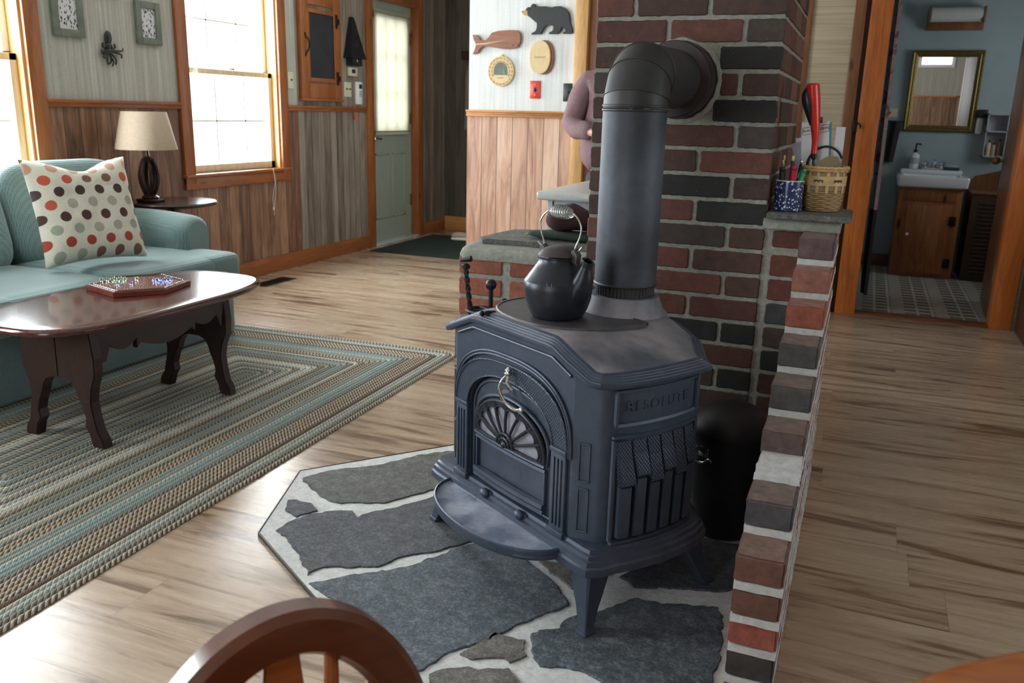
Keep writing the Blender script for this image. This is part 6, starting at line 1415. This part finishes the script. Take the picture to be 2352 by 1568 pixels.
for s in (-1, 1):
    w = addch(3, [((s*0.155, 0, 1.375), 0.056), ((s*0.205, -0.01, 1.27), 0.043), ((s*0.245, -0.035, 1.13), 0.036), ((s*0.17, -0.15, 1.10), 0.031), ((s*0.09, -0.21, 1.085), 0.024), ((s*0.055, -0.235, 1.08), (0.030, 0.018))])
    for i, dz in enumerate((0.022, 0.008, -0.006, -0.020)): addch(w, [((s*0.035-s*0.0, -0.252, 1.08+dz), 0.0085), ((s*0.012, -0.262-0.004*i, 1.078+dz*1.1), 0.008), ((-s*0.006, -0.256, 1.074+dz*1.15), 0.007)])
    addch(w, [((s*0.050, -0.215, 1.112), 0.0095), ((s*0.030, -0.222, 1.125), 0.008)])
    addch(0, [((s*0.09, 0, 0.80), 0.083), ((s*0.095, 0, 0.62), 0.068), ((s*0.095, -0.005, 0.47), 0.052), ((s*0.095, 0.005, 0.28), 0.046), ((s*0.095, 0.01, 0.09), 0.034), ((s*0.10, -0.06, 0.035), (0.036, 0.026)), ((s*0.105, -0.14, 0.026), (0.034, 0.018))])
skin_mesh('body', bv, be_, M['skin'], pe)
sv = [((0, 0, 0.845), (0.235, 0.165)), ((0, 0, 1.05), (0.215, 0.15)), ((0, 0, 1.22), (0.20, 0.14)), ((0, 0.0, 1.375), (0.165, 0.11)), ((0, -0.005, 1.425), (0.075, 0.065))]
se = [(0, 1), (1, 2), (2, 3), (3, 4)]
for s in (-1, 1):
    last = 3
    for p, r in (((s*0.155, 0, 1.365), 0.082), ((s*0.205, -0.01, 1.27), 0.074), ((s*0.230, -0.02, 1.19), 0.066), ((s*0.245, -0.045, 1.115), 0.062), ((s*0.18, -0.14, 1.10), 0.058), ((s*0.085, -0.20, 1.09), 0.046)): sv.append((p, r)); se.append((last, len(sv)-1)); last = len(sv)-1
swt = skin_mesh('sweater', sv, se, M['leather'], pe)
for v in swt.data.vertices: v.co += noise.noise_vector(v.co*14)*0.010
tv = [((0, 0, 0.93), (0.185, 0.125)), ((0, 0, 0.84), (0.205, 0.135))]; te = [(0, 1)]
for s in (-1, 1):
    last = 1
    for p, r in (((s*0.095, 0, 0.78), 0.098), ((s*0.10, 0, 0.62), 0.082), ((s*0.098, -0.005, 0.47), 0.066), ((s*0.098, 0.005, 0.28), 0.058), ((s*0.098, 0.01, 0.07), 0.052)): tv.append((p, r)); te.append((last, len(tv)-1)); last = len(tv)-1
skin_mesh('trousers', tv, te, M['jeans'], pe)
for s in (-1, 1):
    k = MB(); k.soft(s*0.103-0.045, s*0.103+0.045, -0.19, 0.06, 0.0, 0.085, 0.65, 24); k.build('shoe', M['black'], pe)
k = MB(); k.sphere((0, 0.008, 1.625), 0.098, 28, (0.95, 1.08, 1.1)); 
bmesh.ops.delete(k.b, geom=[v for v in k.b.verts if v.co.y < -0.045 and v.co.z < 1.675], context='VERTS'); k.soft(-0.085, 0.085, 0.02, 0.10, 1.40, 1.64, 0.7, 24); k.build('hair', M['hair'], pe)
for s in (-1, 1):
    k = MB(); k.m(M['white']); k.sphere((s*0.030, -0.106, 1.585), 0.0095, 12, (1.2, 0.6, 0.75)); k.m(M['ink']); k.sphere((s*0.030, -0.111, 1.585), 0.0048, 10, (1, 0.5, 1)); k.build('eye', None, pe)
    k = MB(); k.sphere((s*0.076, -0.02, 1.575), 0.022, 12, (0.4, 0.8, 1.3)); k.build('ear', M['skin'], pe)
k = MB(); k.sphere((0, -0.122, 1.560), 0.013, 12, (0.8, 1.1, 1.6)); k.build('nose', M['skin'], pe)
k = MB(); k.sphere((0, -0.108, 1.525), 0.020, 12, (1.2, 0.4, 0.35)); k.build('mouth', plain('lips', (0.45, 0.18, 0.16), 0.4), pe)
# ================================================================== CUP WITH PENS, WICKER BASKET on the cap slab
CZ = 0.9165
cup = thing('pen_cup', 'blue and white floral china cup full of pens on the cap slab', 'cup', (-0.205, 2.705, CZ))
k = MB(); uvl = k.b.loops.layers.uv.verify(); R_ = [(0.036, 0.0), (0.0395, 0.002), (0.0405, 0.05), (0.0405, 0.088), (0.0385, 0.089), (0.0375, 0.085), (0.037, 0.008), (0.001, 0.007)]; k.lathe(R_, seg=48, cap=(True, True))
for f in k.b.faces:
    for l in f.loops:
        a = math.atan2(l.vert.co.y, l.vert.co.x); l[uvl].uv = (a*0.0405*4+0.5, l.vert.co.z*4)
k.build('cup_body', M['cup'], cup); k = MB(); k.tube([(0.0397*math.cos(2*PI*i/40), 0.0397*math.sin(2*PI*i/40), 0.0885) for i in range(40)], 0.0014, 6, close=True); k.build('white_rim', M['white'], cup)
M['pencil'] = plain('pencil_lacquer', (0.35, 0.22, 0.05), 0.4); M['navy'] = plain('navy_pen', (0.03, 0.03, 0.09), 0.3); M['darkred'] = plain('red_pen', (0.40, 0.01, 0.04), 0.3); M['pinktip'] = plain('eraser_tan', (0.60, 0.36, 0.22), 0.6)
def pen(nm, x, y, dx, dy, L_, r, body, tip, lab, cat):
    t = thing(nm, lab, cat, (-0.205+x, 2.705+y, CZ+0.011)); v = Vector((dx, dy, 1)).normalized()*L_
    k = MB(); k.tube([(0, 0, 0), v*0.9], r, 8); k.build('barrel', M[body], t); k = MB(); k.tube([v*0.9, v], [r*0.95, r*0.9], 8); k.build('end', M[tip], t)
pen('pencil', -0.012, 0.006, -0.08, 0.03, 0.150, 0.0036, 'black', 'pinktip', 'black pencil with tan eraser at the left of the pen cup', 'pencil')
pen('pencil', -0.006, -0.008, -0.13, -0.05, 0.138, 0.0036, 'pencil', 'pinktip', 'shorter wooden pencil leaning to the left in the pen cup', 'pencil')
pen('pen', 0.0, -0.010, 0.02, -0.02, 0.150, 0.0045, 'navy', 'plywood', 'navy pen with pale cap standing in the middle of the pen cup', 'pen')
pen('marker', -0.016, -0.014, -0.06, -0.12, 0.118, 0.0085, 'black', 'black', 'thick black marker at the front left of the pen cup', 'marker')
pen('marker', 0.006, -0.016, 0.03, -0.08, 0.122, 0.0075, 'darkred', 'darkred', 'dark red marker at the front middle of the pen cup', 'marker')
pen('marker', 0.010, -0.006, 0.26, -0.06, 0.118, 0.0055, 'green', 'green', 'green marker leaning right out of the pen cup', 'marker')
pen('pen', 0.012, 0.010, 0.10, 0.04, 0.140, 0.004, 'glass_clear', 'chrome', 'clear plastic pen at the back right of the pen cup', 'pen')
BX, BY = -0.114, 2.776
bk = thing('wicker_basket', 'small wicker basket holding papers and a lighter on the cap slab', 'basket', (BX, BY, CZ))
k = MB(); k.lathe([(0.001, 0), (0.050, 0), (0.053, 0.004), (0.0575, 0.03), (0.0605, 0.062), (0.058, 0.062), (0.055, 0.03), (0.050, 0.006), (0.001, 0.005)], seg=56); 
k.build('woven_body', M['wicker'], bk)
k = MB()
for i in range(14):
    a = 2*PI*i/14; k.box(0.0605, 0.0625, -0.0045, 0.0045, 0.055, 0.130, 0.0005, RZ(a))
k.build('upright_splints', M['splint'], bk)
k = MB(); L = []
for r, z in ((0.0615, 0.076), (0.0635, 0.0765), (0.0645, 0.104), (0.0625, 0.105), (0.0615, 0.076)): L.append([Vector((r*math.cos(2*PI*i/56), r*math.sin(2*PI*i/56), z)) for i in range(56)])
k.loops(L, cap=(False, False)); bd = k.build('wide_splint_band', M['splint'], bk)
k = MB()
for a0 in (-1.95, -1.05):
    for j in range(7): a = a0+j*0.06; k.box(0.0645, 0.0655, -0.0008, 0.0018, 0.086+0.002*(j % 3), 0.095-0.001*(j % 2), 0, RZ(a))
k.build('handwritten_mark', M['ink'], bk)
k = MB()
for z, r in ((0.120, 0.0635), (0.128, 0.064)): k.tube([(r*math.cos(2*PI*i/56), r*math.sin(2*PI*i/56), z+0.0005*math.sin(i*2)) for i in range(56)], 0.0042, 8, close=True)
for i in range(20):
    a = 2*PI*i/20; P = [((0.0635+0.0065*math.cos(q))*math.cos(a+q*0.03), (0.0635+0.0065*math.cos(q))*math.sin(a+q*0.03), 0.124+0.009*math.sin(q)) for q in [2*PI*j/8 for j in range(8)]]; k.tube(P, 0.0012, 5, close=True)
k.build('lashed_rim', M['splint'], bk)
k = MB(); L = []
for r, z in ((0.0595, 0.05), (0.0605, 0.12), (0.058, 0.12), (0.057, 0.05)): L.append([Vector((r*math.cos(2*PI*i/40), r*math.sin(2*PI*i/40), z)) for i in range(40)])
k.loops(L, cap=(False, False)); k.build('liner', M['card'], bk)
def sheet(nm, w, h, mtx, mt, lab, th=0.002, pts=None):
    k = MB()
    if pts: k.prism(pts, -th/2, th/2, 'XZ', 0, mtx)
    else: k.box(-w/2, w/2, -th/2, th/2, 0, h, 0, mtx)
    o = k.build(nm, M[mt]); return tag(rebase(o, mtx.to_translation()), lab, 'paper')
B0 = Vector((BX, BY, CZ+0.012))
sheet('paper_sheet', 0.030, 0.19, T(BX-0.036, BY+0.030, CZ+0.014) @ RY(-0.30), 'papergrey', 'grey folded paper at the back left of the wicker basket')
sheet('white_envelope', 0.060, 0.205, T(BX-0.022, BY+0.036, CZ+0.014) @ RY(-0.22), 'paperwhite', 'plain white envelope behind the lettered card')
mc = thing('instruction_card', 'white printed card with outlined black lettering standing in the basket', 'card', (BX-0.026, BY+0.010, CZ+0.014)); mc.rotation_euler = (0, math.radians(-5), 0)
k = MB(); k.box(-0.034, 0.044, -0.001, 0.001, 0, 0.245); k.build('card_sheet', M['paperwhite'], mc); k = MB(); k.box(0.044, 0.050, -0.001, 0.001, 0.05, 0.240); k.build('teal_edge', M['sky'], mc)
text_mesh('BLACK+DECKER', 0.0098, 0.0003, T(0.006, -0.0015, 0.222) @ RY(-0.10) @ RX(PI/2), M['ink'], 'lettering', mc)
k = MB(); rp = [(0.003+0.043*sx*(1 if abs(c) > 0.5 else 1)+0.0, 0.0) for sx in (1,) for c in (1,)]
pr = []
for cx, cz, a0 in ((0.040, 0.232, 0), (-0.028, 0.225, 90), (-0.028, 0.211, 180), (0.040, 0.218, 270)):
    for j in range(5): a = math.radians(a0+22.5*j); pr.append((cx+0.003*math.cos(a), -0.0014, cz+0.003*math.sin(a)))
k.tube(pr, 0.0006, 5, close=True); k.build('lettering_outline', M['ink'], mc)
sheet('lilac_paper', 0.026, 0.225, T(BX+0.030, BY+0.030, CZ+0.02) @ RY(0.0), 'paperwhite', 'narrow pale paper behind the teal edge of the lettered card')
cdb = MB(); mt = T(BX+0.010, BY-0.008, CZ+0.02) @ RZ(0.15); cdb.prism([(-0.040, 0.0), (0.032, 0.0), (0.034, 0.118), (0.020, 0.140), (-0.002, 0.142), (-0.042, 0.118)], -0.004, 0.004, 'XZ', 0.001, mt); tag(rebase(cdb.build('cardboard_piece', M['card']), mt.to_translation()), 'folded brown cardboard flap at the front right of the basket', 'cardboard')
k = MB(); hp = bez([(BX-0.053, BY-0.006, CZ+0.11), (BX-0.050, BY+0.0, CZ+0.15), (BX-0.030, BY+0.004, CZ+0.178), (BX, BY+0.006, CZ+0.188), (BX+0.028, BY+0.004, CZ+0.176), (BX+0.044, BY, CZ+0.155)], 8); k.tube(hp, 0.0035, 8); tag(rebase(k.build('black_cable_loop', M['black']), (BX, BY, CZ+0.1)), 'black rubber cable loop arching up out of the wicker basket', 'cable')
li = thing('utility_lighter', 'long red and black fire lighter standing upright in the basket', 'lighter', (BX-0.029, BY-0.016, CZ+0.05)); li.rotation_euler = (math.radians(4), math.radians(-3), 0)
k = MB(); k.tube([(0, 0, -0.03), (0, 0, 0.105)], 0.0042, 10); k.lathe([(0.0045, 0.10), (0.008, 0.104), (0.0095, 0.125), (0.008, 0.126)], seg=14); k.build('nozzle', M['black'], li)
k = MB(); P = bez([(0, 0, 0.118), (0.001, 0, 0.16), (-0.001, 0, 0.20), (-0.006, 0, 0.25), (-0.012, 0, 0.305), (-0.013, 0, 0.318)], 6); n = len(P); k.tube(P, [0.012+0.0125*min(1, max(0, (i/n-0.15)/0.5)) if i < n-5 else 0.0245*math.sqrt(max(0.02, 1-((i-(n-5))/5)**2)) for i in range(n)], 18, ell=0.75); k.build('red_grip', M['red'], li)
k = MB(); P = bez([(-0.011, -0.006, 0.20), (-0.019, -0.007, 0.25), (-0.026, -0.005, 0.285), (-0.022, -0.003, 0.312)], 6); n = len(P); k.tube(P, [0.005+0.013*math.sin(PI*i/(n-1)) for i in range(n)], 12); k.build('black_grip_pad', M['black'], li)
k = MB(); k.tube(bez([(-0.008, -0.006, 0.190), (-0.002, -0.012, 0.182), (0.007, -0.008, 0.190)], 5), 0.004, 8); k.box(0.012, 0.019, -0.003, 0.003, 0.205, 0.222, 0.001); k.build('trigger', M['black'], li)
# ================================================================== BATHROOM
vn = thing('bathroom_vanity', 'knotty pine vanity cabinet under the white sink', 'cabinet', (0.485, 7.70, 0))
k = MB(); k.box(-0.225, 0.225, -0.235, 0.195, 0.0, 0.69, 0.003); k.build('cabinet_body', M['vanity'], vn)
k = MB(); k.box(-0.155, 0.165, -0.253, -0.236, 0.03, 0.565, 0.004); vd = k.build('cabinet_door', M['vanity'], vn)
k = MB(); k.box(-0.085, 0.105, -0.257, -0.252, 0.10, 0.50, 0.002); k.build('door_panel', M['vanity'], vd); k = MB(); k.sphere((-0.132, -0.268, 0.33), 0.014, 14); k.tube([(-0.132, -0.250, 0.33), (-0.132, -0.265, 0.33)], 0.005); k.build('knob', M['white'], vd)
k = MB(); k.box(-0.19, 0.19, -0.240, -0.235, 0.59, 0.67, 0.003); k.build('top_rail', M['vanity'], vn)
for z in (0.12, 0.45):
    k = MB(); k.box(0.150, 0.200, -0.258, -0.236, z-0.035, z+0.035, 0.002); k.build('hinge', M['blackmetal'], vn)
sk = thing('bathroom_sink', 'white rectangular porcelain sink on the pine vanity', 'sink', (0.485, 7.69, 0.691))
k = MB(); L = []
def rect(hx, y0, y1, z, r=0.02):
    P = []
    for cx, cy, a0 in ((hx-r, y1-r, 0), (-hx+r, y1-r, 90), (-hx+r, y0+r, 180), (hx-r, y0+r, 270)):
        for j in range(6): a = math.radians(a0+18*j); P.append(Vector((cx+r*math.cos(a), cy+r*math.sin(a), z)))
    return P
for q in ((0.235, -0.245, 0.20, 0.0), (0.248, -0.262, 0.205, 0.012), (0.255, -0.27, 0.205, 0.075), (0.250, -0.265, 0.203, 0.088), (0.243, -0.258, 0.20, 0.090), (0.205, -0.225, 0.095, 0.088), (0.195, -0.21, 0.085, 0.06), (0.13, -0.14, 0.03, 0.02)): L.append(rect(*q))
k.loops(L); k.build('basin', M['porcelain'], sk); k = MB(); k.box(-0.228, 0.228, 0.115, 0.205, 0.085, 0.125, 0.014, seg=3); k.build('back_ledge', M['porcelain'], sk)
fc = thing('chrome_faucet', 'chrome faucet with two handles on the back of the white sink', 'faucet', (0.50, 7.845, 0.8165))
k = MB(); k.box(-0.085, 0.085, -0.025, 0.025, 0, 0.014, 0.006); k.tube(bez([(0, 0, 0.01), (0, -0.005, 0.055), (0, -0.04, 0.075), (0, -0.10, 0.055)], 6), 0.012, 10); k.build('spout', M['chrome'], fc)
for s in (-1, 1):
    k = MB(); k.lathe([(0.012, 0.01), (0.014, 0.03), (0.024, 0.04), (0.026, 0.055), (0.018, 0.062), (0.001, 0.064)], (s*0.062, 0, 0), 14); k.build('faucet_handle', M['chrome'], fc)
sd = thing('soap_dispenser', 'clear soap pump bottle with black pump at the left of the faucet', 'soap dispenser', (0.352, 7.84, 0.8165))
k = MB(); k.lathe([(0.001, 0), (0.034, 0), (0.036, 0.004), (0.036, 0.10), (0.030, 0.115), (0.013, 0.122), (0.013, 0.13)], seg=24); k.build('bottle', M['paperwhite'], sd); k = MB(); k.lathe([(0.0365, 0.04), (0.0368, 0.042), (0.0368, 0.085), (0.0365, 0.087)], seg=24, cap=(False, False)); k.build('label', M['papergrey'], sd)
k = MB(); k.lathe([(0.015, 0.13), (0.015, 0.150), (0.006, 0.153), (0.006, 0.19)], seg=14); k.tube([(-0.005, 0, 0.195), (0.030, -0.002, 0.197), (0.038, -0.003, 0.188)], 0.006, 8); k.build('pump', M['black'], sd)
sb = thing('green_soap_dish', 'small dark green dish with a folded cloth at the right of the faucet', 'soap dish', (0.63, 7.835, 0.8165)); k = MB(); k.box(-0.06, 0.06, -0.03, 0.03, 0, 0.022, 0.008); k.build('dish', plain('dark_green_glaze', (0.01, 0.07, 0.05), 0.2), sb); k = MB(); k.soft(-0.045, 0.045, -0.022, 0.022, 0.018, 0.04, 0.6, 20); k.build('cloth', M['papergrey'], sb)
mr = thing('gold_framed_mirror', 'rectangular mirror in a gilt frame above the bathroom sink', 'mirror', (0.492, 7.898, 1.10)); mr.rotation_euler = (math.radians(1.35), 0, math.radians(0))
k = MB(); w2, h2, f = 0.258, 0.62, 0.048
L = []
for d, y in ((0, 0.0), (0.0, -0.020), (0.010, -0.030), (0.022, -0.024), (0.030, -0.028), (0.040, -0.020), (0.050, -0.014), (0.050, -0.004)):
    L.append([Vector((-w2+d, y, d)), Vector((w2-d, y, d)), Vector((w2-d, y, h2-d)), Vector((-w2+d, y, h2-d))])
k.loops(L, cap=(False, False), smooth=False); k.build('gilt_frame', M['brass'], mr); k = MB(); k.box(-w2+0.045, w2-0.045, -0.010, -0.004, 0.045, h2-0.045); k.build('mirror_glass', M['mirror'], mr)
mr.location.z = 1.112
bl = thing('vanity_light', 'unlit wall light with frosted glass cylinder on a wooden base above the mirror', 'wall light', (0.505, 7.898, 1.955))
k = MB(); k.box(-0.200, 0.200, -0.06, 0, -0.075, -0.005, 0.004); k.box(-0.200, 0.200, -0.012, 0, -0.075, 0.085, 0.003); k.build('wood_base', M['pine_brown'], bl)
k = MB(); k.lathe([(0.052, -0.180), (0.054, -0.178), (0.054, 0.178), (0.052, 0.180)], seg=32, mtx=T(0, -0.075, 0.035) @ RY(PI/2)); k.build('glass_cylinder', M['frost'], bl)
for s in (-1, 1):
    k = MB(); k.box(s*0.190-0.008, s*0.190+0.008, -0.13, 0, -0.02, 0.09, 0.003); k.build('end_bracket', M['pine_brown'], bl)
ts_ = thing('bath_switch_plate', 'small patterned switch plate with red flower left of the mirror', 'light switch', (0.135, 7.898, 1.25)); k = MB(); k.box(-0.045, 0.045, -0.006, 0, -0.035, 0.035, 0.002); k.build('plate', M['cream'], ts_); k = MB(); k.sphere((-0.015, -0.006, 0), 0.014, 10, (1, 0.15, 1)); k.build('red_flower', M['redpaint'], ts_)
tw = MB(); 
tw.grid(20, 16, lambda u, v: Vector((0.05+0.17*u*(1-0.15*(1-v)), 7.86+0.012*math.sin(u*14), 0.86+0.32*v))); tw.grid(20, 16, lambda u, v: Vector((0.05+0.17*u*(1-0.15*(1-v)), 7.885+0.008*math.sin(u*14), 0.86+0.32*v))); 
tw = rebase(tw.build('dark_hand_towel', M['towel'], None, sharp=None), (0.13, 7.87, 1.18)); tag(tw, 'dark brown hand towel hanging left of the bathroom sink', 'towel')
tr = MB(); tr.tube([(0.03, 7.872, 1.185), (0.235, 7.872, 1.185)], 0.006, 8); tr.tube([(0.04, 7.872, 1.185), (0.04, 7.9, 1.185)], 0.006, 8); tr.tube([(0.225, 7.872, 1.185), (0.225, 7.9, 1.185)], 0.006, 8); tag(rebase(tr.build('towel_bar', M['blackmetal']), (0.13, 7.88, 1.185)), 'short dark towel bar carrying the dark brown hand towel', 'towel bar')
br = thing('black_towel_hook', 'black bracket with a hanging white cloth right of the gilt mirror', 'hook', (0.795, 7.898, 1.25)); k = MB(); k.box(-0.035, 0.035, -0.05, 0, -0.0195, 0.04, 0.002); k.box(0.030, 0.038, -0.05, -0.035, -0.08, 0.0, 0.002); k.build('bracket', M['black'], br)
wc = MB(); wc.soft(0.757, 0.808, 7.855, 7.885, 1.10, 1.229, 0.5, 24); tag(rebase(wc.build('white_cloth', M['paperwhite'], None, sharp=None), (0.78, 7.87, 1.17)), 'small white cloth hanging from the black bracket', 'cloth')
ws = thing('wall_shelf_box', 'small grey open shelf box with bottles on the bathroom wall', 'shelf', (0.905, 7.90, 0.93)); k = MB()
k.box(-0.075, 0.075, -0.10, 0, 0, 0.010); k.box(-0.075, 0.075, -0.10, 0, 0.19, 0.20); k.box(-0.075, 0.075, -0.10, 0, 0.32, 0.33); k.box(-0.075, -0.067, -0.10, 0, 0, 0.33); k.box(0.067, 0.075, -0.10, 0, 0, 0.33); k.box(-0.075, 0.075, -0.006, 0, 0, 0.33); k.build('shelf_frame', M['papergrey'], ws)
for i, (x, h, mt, lab) in enumerate(((-0.035, 0.12, 'plywood', 'pale slim bottle at the left of the wall shelf box'), (0.0, 0.10, 'shade', 'cream bottle in the middle of the wall shelf box'), (0.038, 0.13, 'card', 'brown bottle at the right of the wall shelf box'))):
    q = thing('toiletry_bottle', lab, 'bottle', (0.905+x, 7.85, 0.9405)); k = MB(); k.lathe([(0.001, 0), (0.014, 0), (0.015, 0.003), (0.015, h*0.75), (0.007, h*0.85)], seg=16); k.build('bottle_body', M[mt], q); k = MB(); k.lathe([(0.008, h*0.85), (0.008, h), (0.001, h)], seg=12); k.build('cap', M['darkwood'], q)
hu_ = thing('louvered_cabinet', 'dark wooden louvered cabinet with curved back right of the vanity', 'cabinet', (0.99, 7.66, 0)); k = MB(); k.box(-0.22, 0.24, -0.20, 0.22, 0, 0.66, 0.004); k.build('cabinet_body', M['darkwood'], hu_)
k = MB()
for i in range(18): z = 0.06+i*0.031; k.box(-0.17, 0.19, -0.212, -0.198, z, z+0.020, 0.002, T(0, 0, 0))
k.build('louvers', M['darkwood'], hu_); k = MB(); k.prism([(-0.22, 0.66), (0.24, 0.66), (0.24, 0.85), (0.10, 0.86), (0.0, 0.83), (-0.10, 0.80), (-0.18, 0.78), (-0.215, 0.74)], 0.19, 0.21, 'XZ', 0.003); k.box(-0.225, 0.245, -0.21, 0.22, 0.66, 0.678, 0.004); k.sphere((0.0, 0.18, 0.80), 0.013, 10); k.build('curved_gallery', M['pine_brown'], hu_)
k = MB(); NS_ = 60
def shf(u, v): y = 6.15+1.0*u; return Vector((0.062+0.022*math.sin(u*44)+0.02*(1-v), y, 0.05+2.0*v))
k.grid(160, 12, shf); tag(rebase(k.build('shower_curtain', M['shower'], None, sharp=None), (0.06, 6.65, 0.0)), 'printed mauve shower curtain with dark lower border just inside the bathroom', 'shower curtain')
k = MB(); k.tube([(0.062, 5.86, 2.08), (0.062, 7.9, 2.08)], 0.012, 10); tag(rebase(k.build('curtain_rail', M['chrome']), (0.062, 6.8, 2.08)), 'metal rail carrying the mauve shower curtain', 'curtain rail')
# ================================================================== RIGHT EDGE AND FOREGROUND
dc = thing('dark_cupboard', 'dark wooden cupboard standing right of the bathroom doorway at the photo edge', 'cupboard', (1.20, 5.50, 0)); k = MB(); k.box(-0.28, 0.45, -0.30, 0.205, 0, 1.75, 0.006); k.build('carcass', M['darkwood'], dc)
k = MB(); k.box(-0.25, 0.075, -0.318, -0.30, 0.06, 1.70, 0.004); o = k.build('cupboard_door', M['darkwood'], dc); k = MB(); k.sphere((0.045, -0.33, 0.9), 0.014, 12); k.build('knob', M['brass'], o)
k = MB(); k.box(0.085, 0.42, -0.318, -0.30, 0.06, 1.70, 0.004); o = k.build('cupboard_door', M['darkwood'], dc); k = MB(); k.sphere((0.115, -0.33, 0.9), 0.014, 12); k.build('knob', M['brass'], o)
# bow-back chair in the foreground
chx = thing('bow_back_chair', 'reddish-brown wooden chair with a round bow back at the bottom edge', 'chair', (-0.488, 0.617, 0), math.radians(58))
k = MB(); L = []
BWH, BHH, ZB0 = 0.152, 0.232, 0.443
for i in range(49):
    a = PI*i/48; cx, cz = BWH*math.cos(a), ZB0+BHH*math.sin(a)
    tx, tz = -BWH*math.sin(a), BHH*math.cos(a); n_ = Vector((tz, 0, -tx)).normalized(); wd, th = 0.025, 0.021
    P = [Vector((cx, 0, cz))+n_*x+Vector((0, y, 0)) for x, y in ((-wd, -th*0.55), (-wd*0.7, -th), (wd*0.7, -th), (wd, -th*0.55), (wd, th*0.55), (wd*0.7, th), (-wd*0.7, th), (-wd, th*0.55))]; L.append(P)
for sx, idx in ((1, 0), (-1, -1)):
    base = [p+Vector((-sx*0.012, -0.02, -(ZB0-0.44))) for p in L[idx]]
    if sx == 1: L = [base]+L
    else: L = L+[base]
k.loops(L); k.build('bow', M['maple'], chx)
k = MB(); P = [(-0.019, 0.44), (-0.030, 0.50), (-0.034, 0.56), (-0.022, 0.61), (-0.019, 0.64), (-0.022, 0.668), (0.022, 0.668), (0.019, 0.64), (0.022, 0.61), (0.034, 0.56), (0.030, 0.50), (0.019, 0.44)]; k.prism(P, -0.006, 0.006, 'XZ', 0.002); k.build('splat', M['maple2'], chx)
for x, zt in ((-0.055, 0.672), (0.055, 0.672), (-0.105, 0.605), (0.105, 0.605)):
    k = MB(); k.tube([(x*0.8, -0.02, 0.44), (x*0.9, -0.008, 0.54), (x, 0, zt-0.012)], [0.008, 0.0095, 0.007], 10); k.build('spindle', M['maple2'], chx)
k = MB(); k.soft(-0.20, 0.20, -0.36, 0.03, 0.405, 0.448, 0.45, 36); k.build('seat', M['maple'], chx)
for x, y, fx, fy in ((-0.14, -0.29, -0.19, -0.35), (0.14, -0.29, 0.19, -0.35), (-0.13, -0.04, -0.17, 0.05), (0.13, -0.04, 0.17, 0.05)):
    k = MB(); n = 12; k.tube([(x+(fx-x)*i/n, y+(fy-y)*i/n, 0.415*(1-i/n)) for i in range(n+1)], [0.015+0.006*math.sin(PI*i/n*1.6) if i < 9 else 0.013 for i in range(n+1)], 12); k.build('leg', M['maple'], chx)
k = MB(); k.tube([(-0.165, -0.32, 0.2), (0.165, -0.32, 0.2)], 0.010, 8); k.build('stretcher', M['maple'], chx)
# round dining table at the bottom right corner
dt_ = thing('round_table', 'glossy orange-brown round table top cut off by the bottom right corner', 'table', (0.43, 0.43, 0))
k = MB(); k.lathe([(0.001, 0.70), (0.40, 0.70), (0.428, 0.705), (0.440, 0.716), (0.442, 0.724), (0.436, 0.734), (0.425, 0.739), (0.40, 0.741), (0.001, 0.741)], seg=96); k.build('table_top', M['maple2'], dt_)
k = MB(); k.lathe([(0.12, 0.70), (0.05, 0.66), (0.045, 0.5), (0.07, 0.42), (0.05, 0.3), (0.065, 0.2), (0.09, 0.14), (0.03, 0.10)], seg=28); k.build('pedestal', M['maple'], dt_)
for i in range(4):
    k = MB(); a = 2*PI*i/4+0.6; k.tube(bez([(0.04*math.cos(a), 0.04*math.sin(a), 0.17), (0.18*math.cos(a), 0.18*math.sin(a), 0.11), (0.31*math.cos(a), 0.31*math.sin(a), 0.022)], 6), 0.022, 10); k.build('leg', M['maple'], dt_)
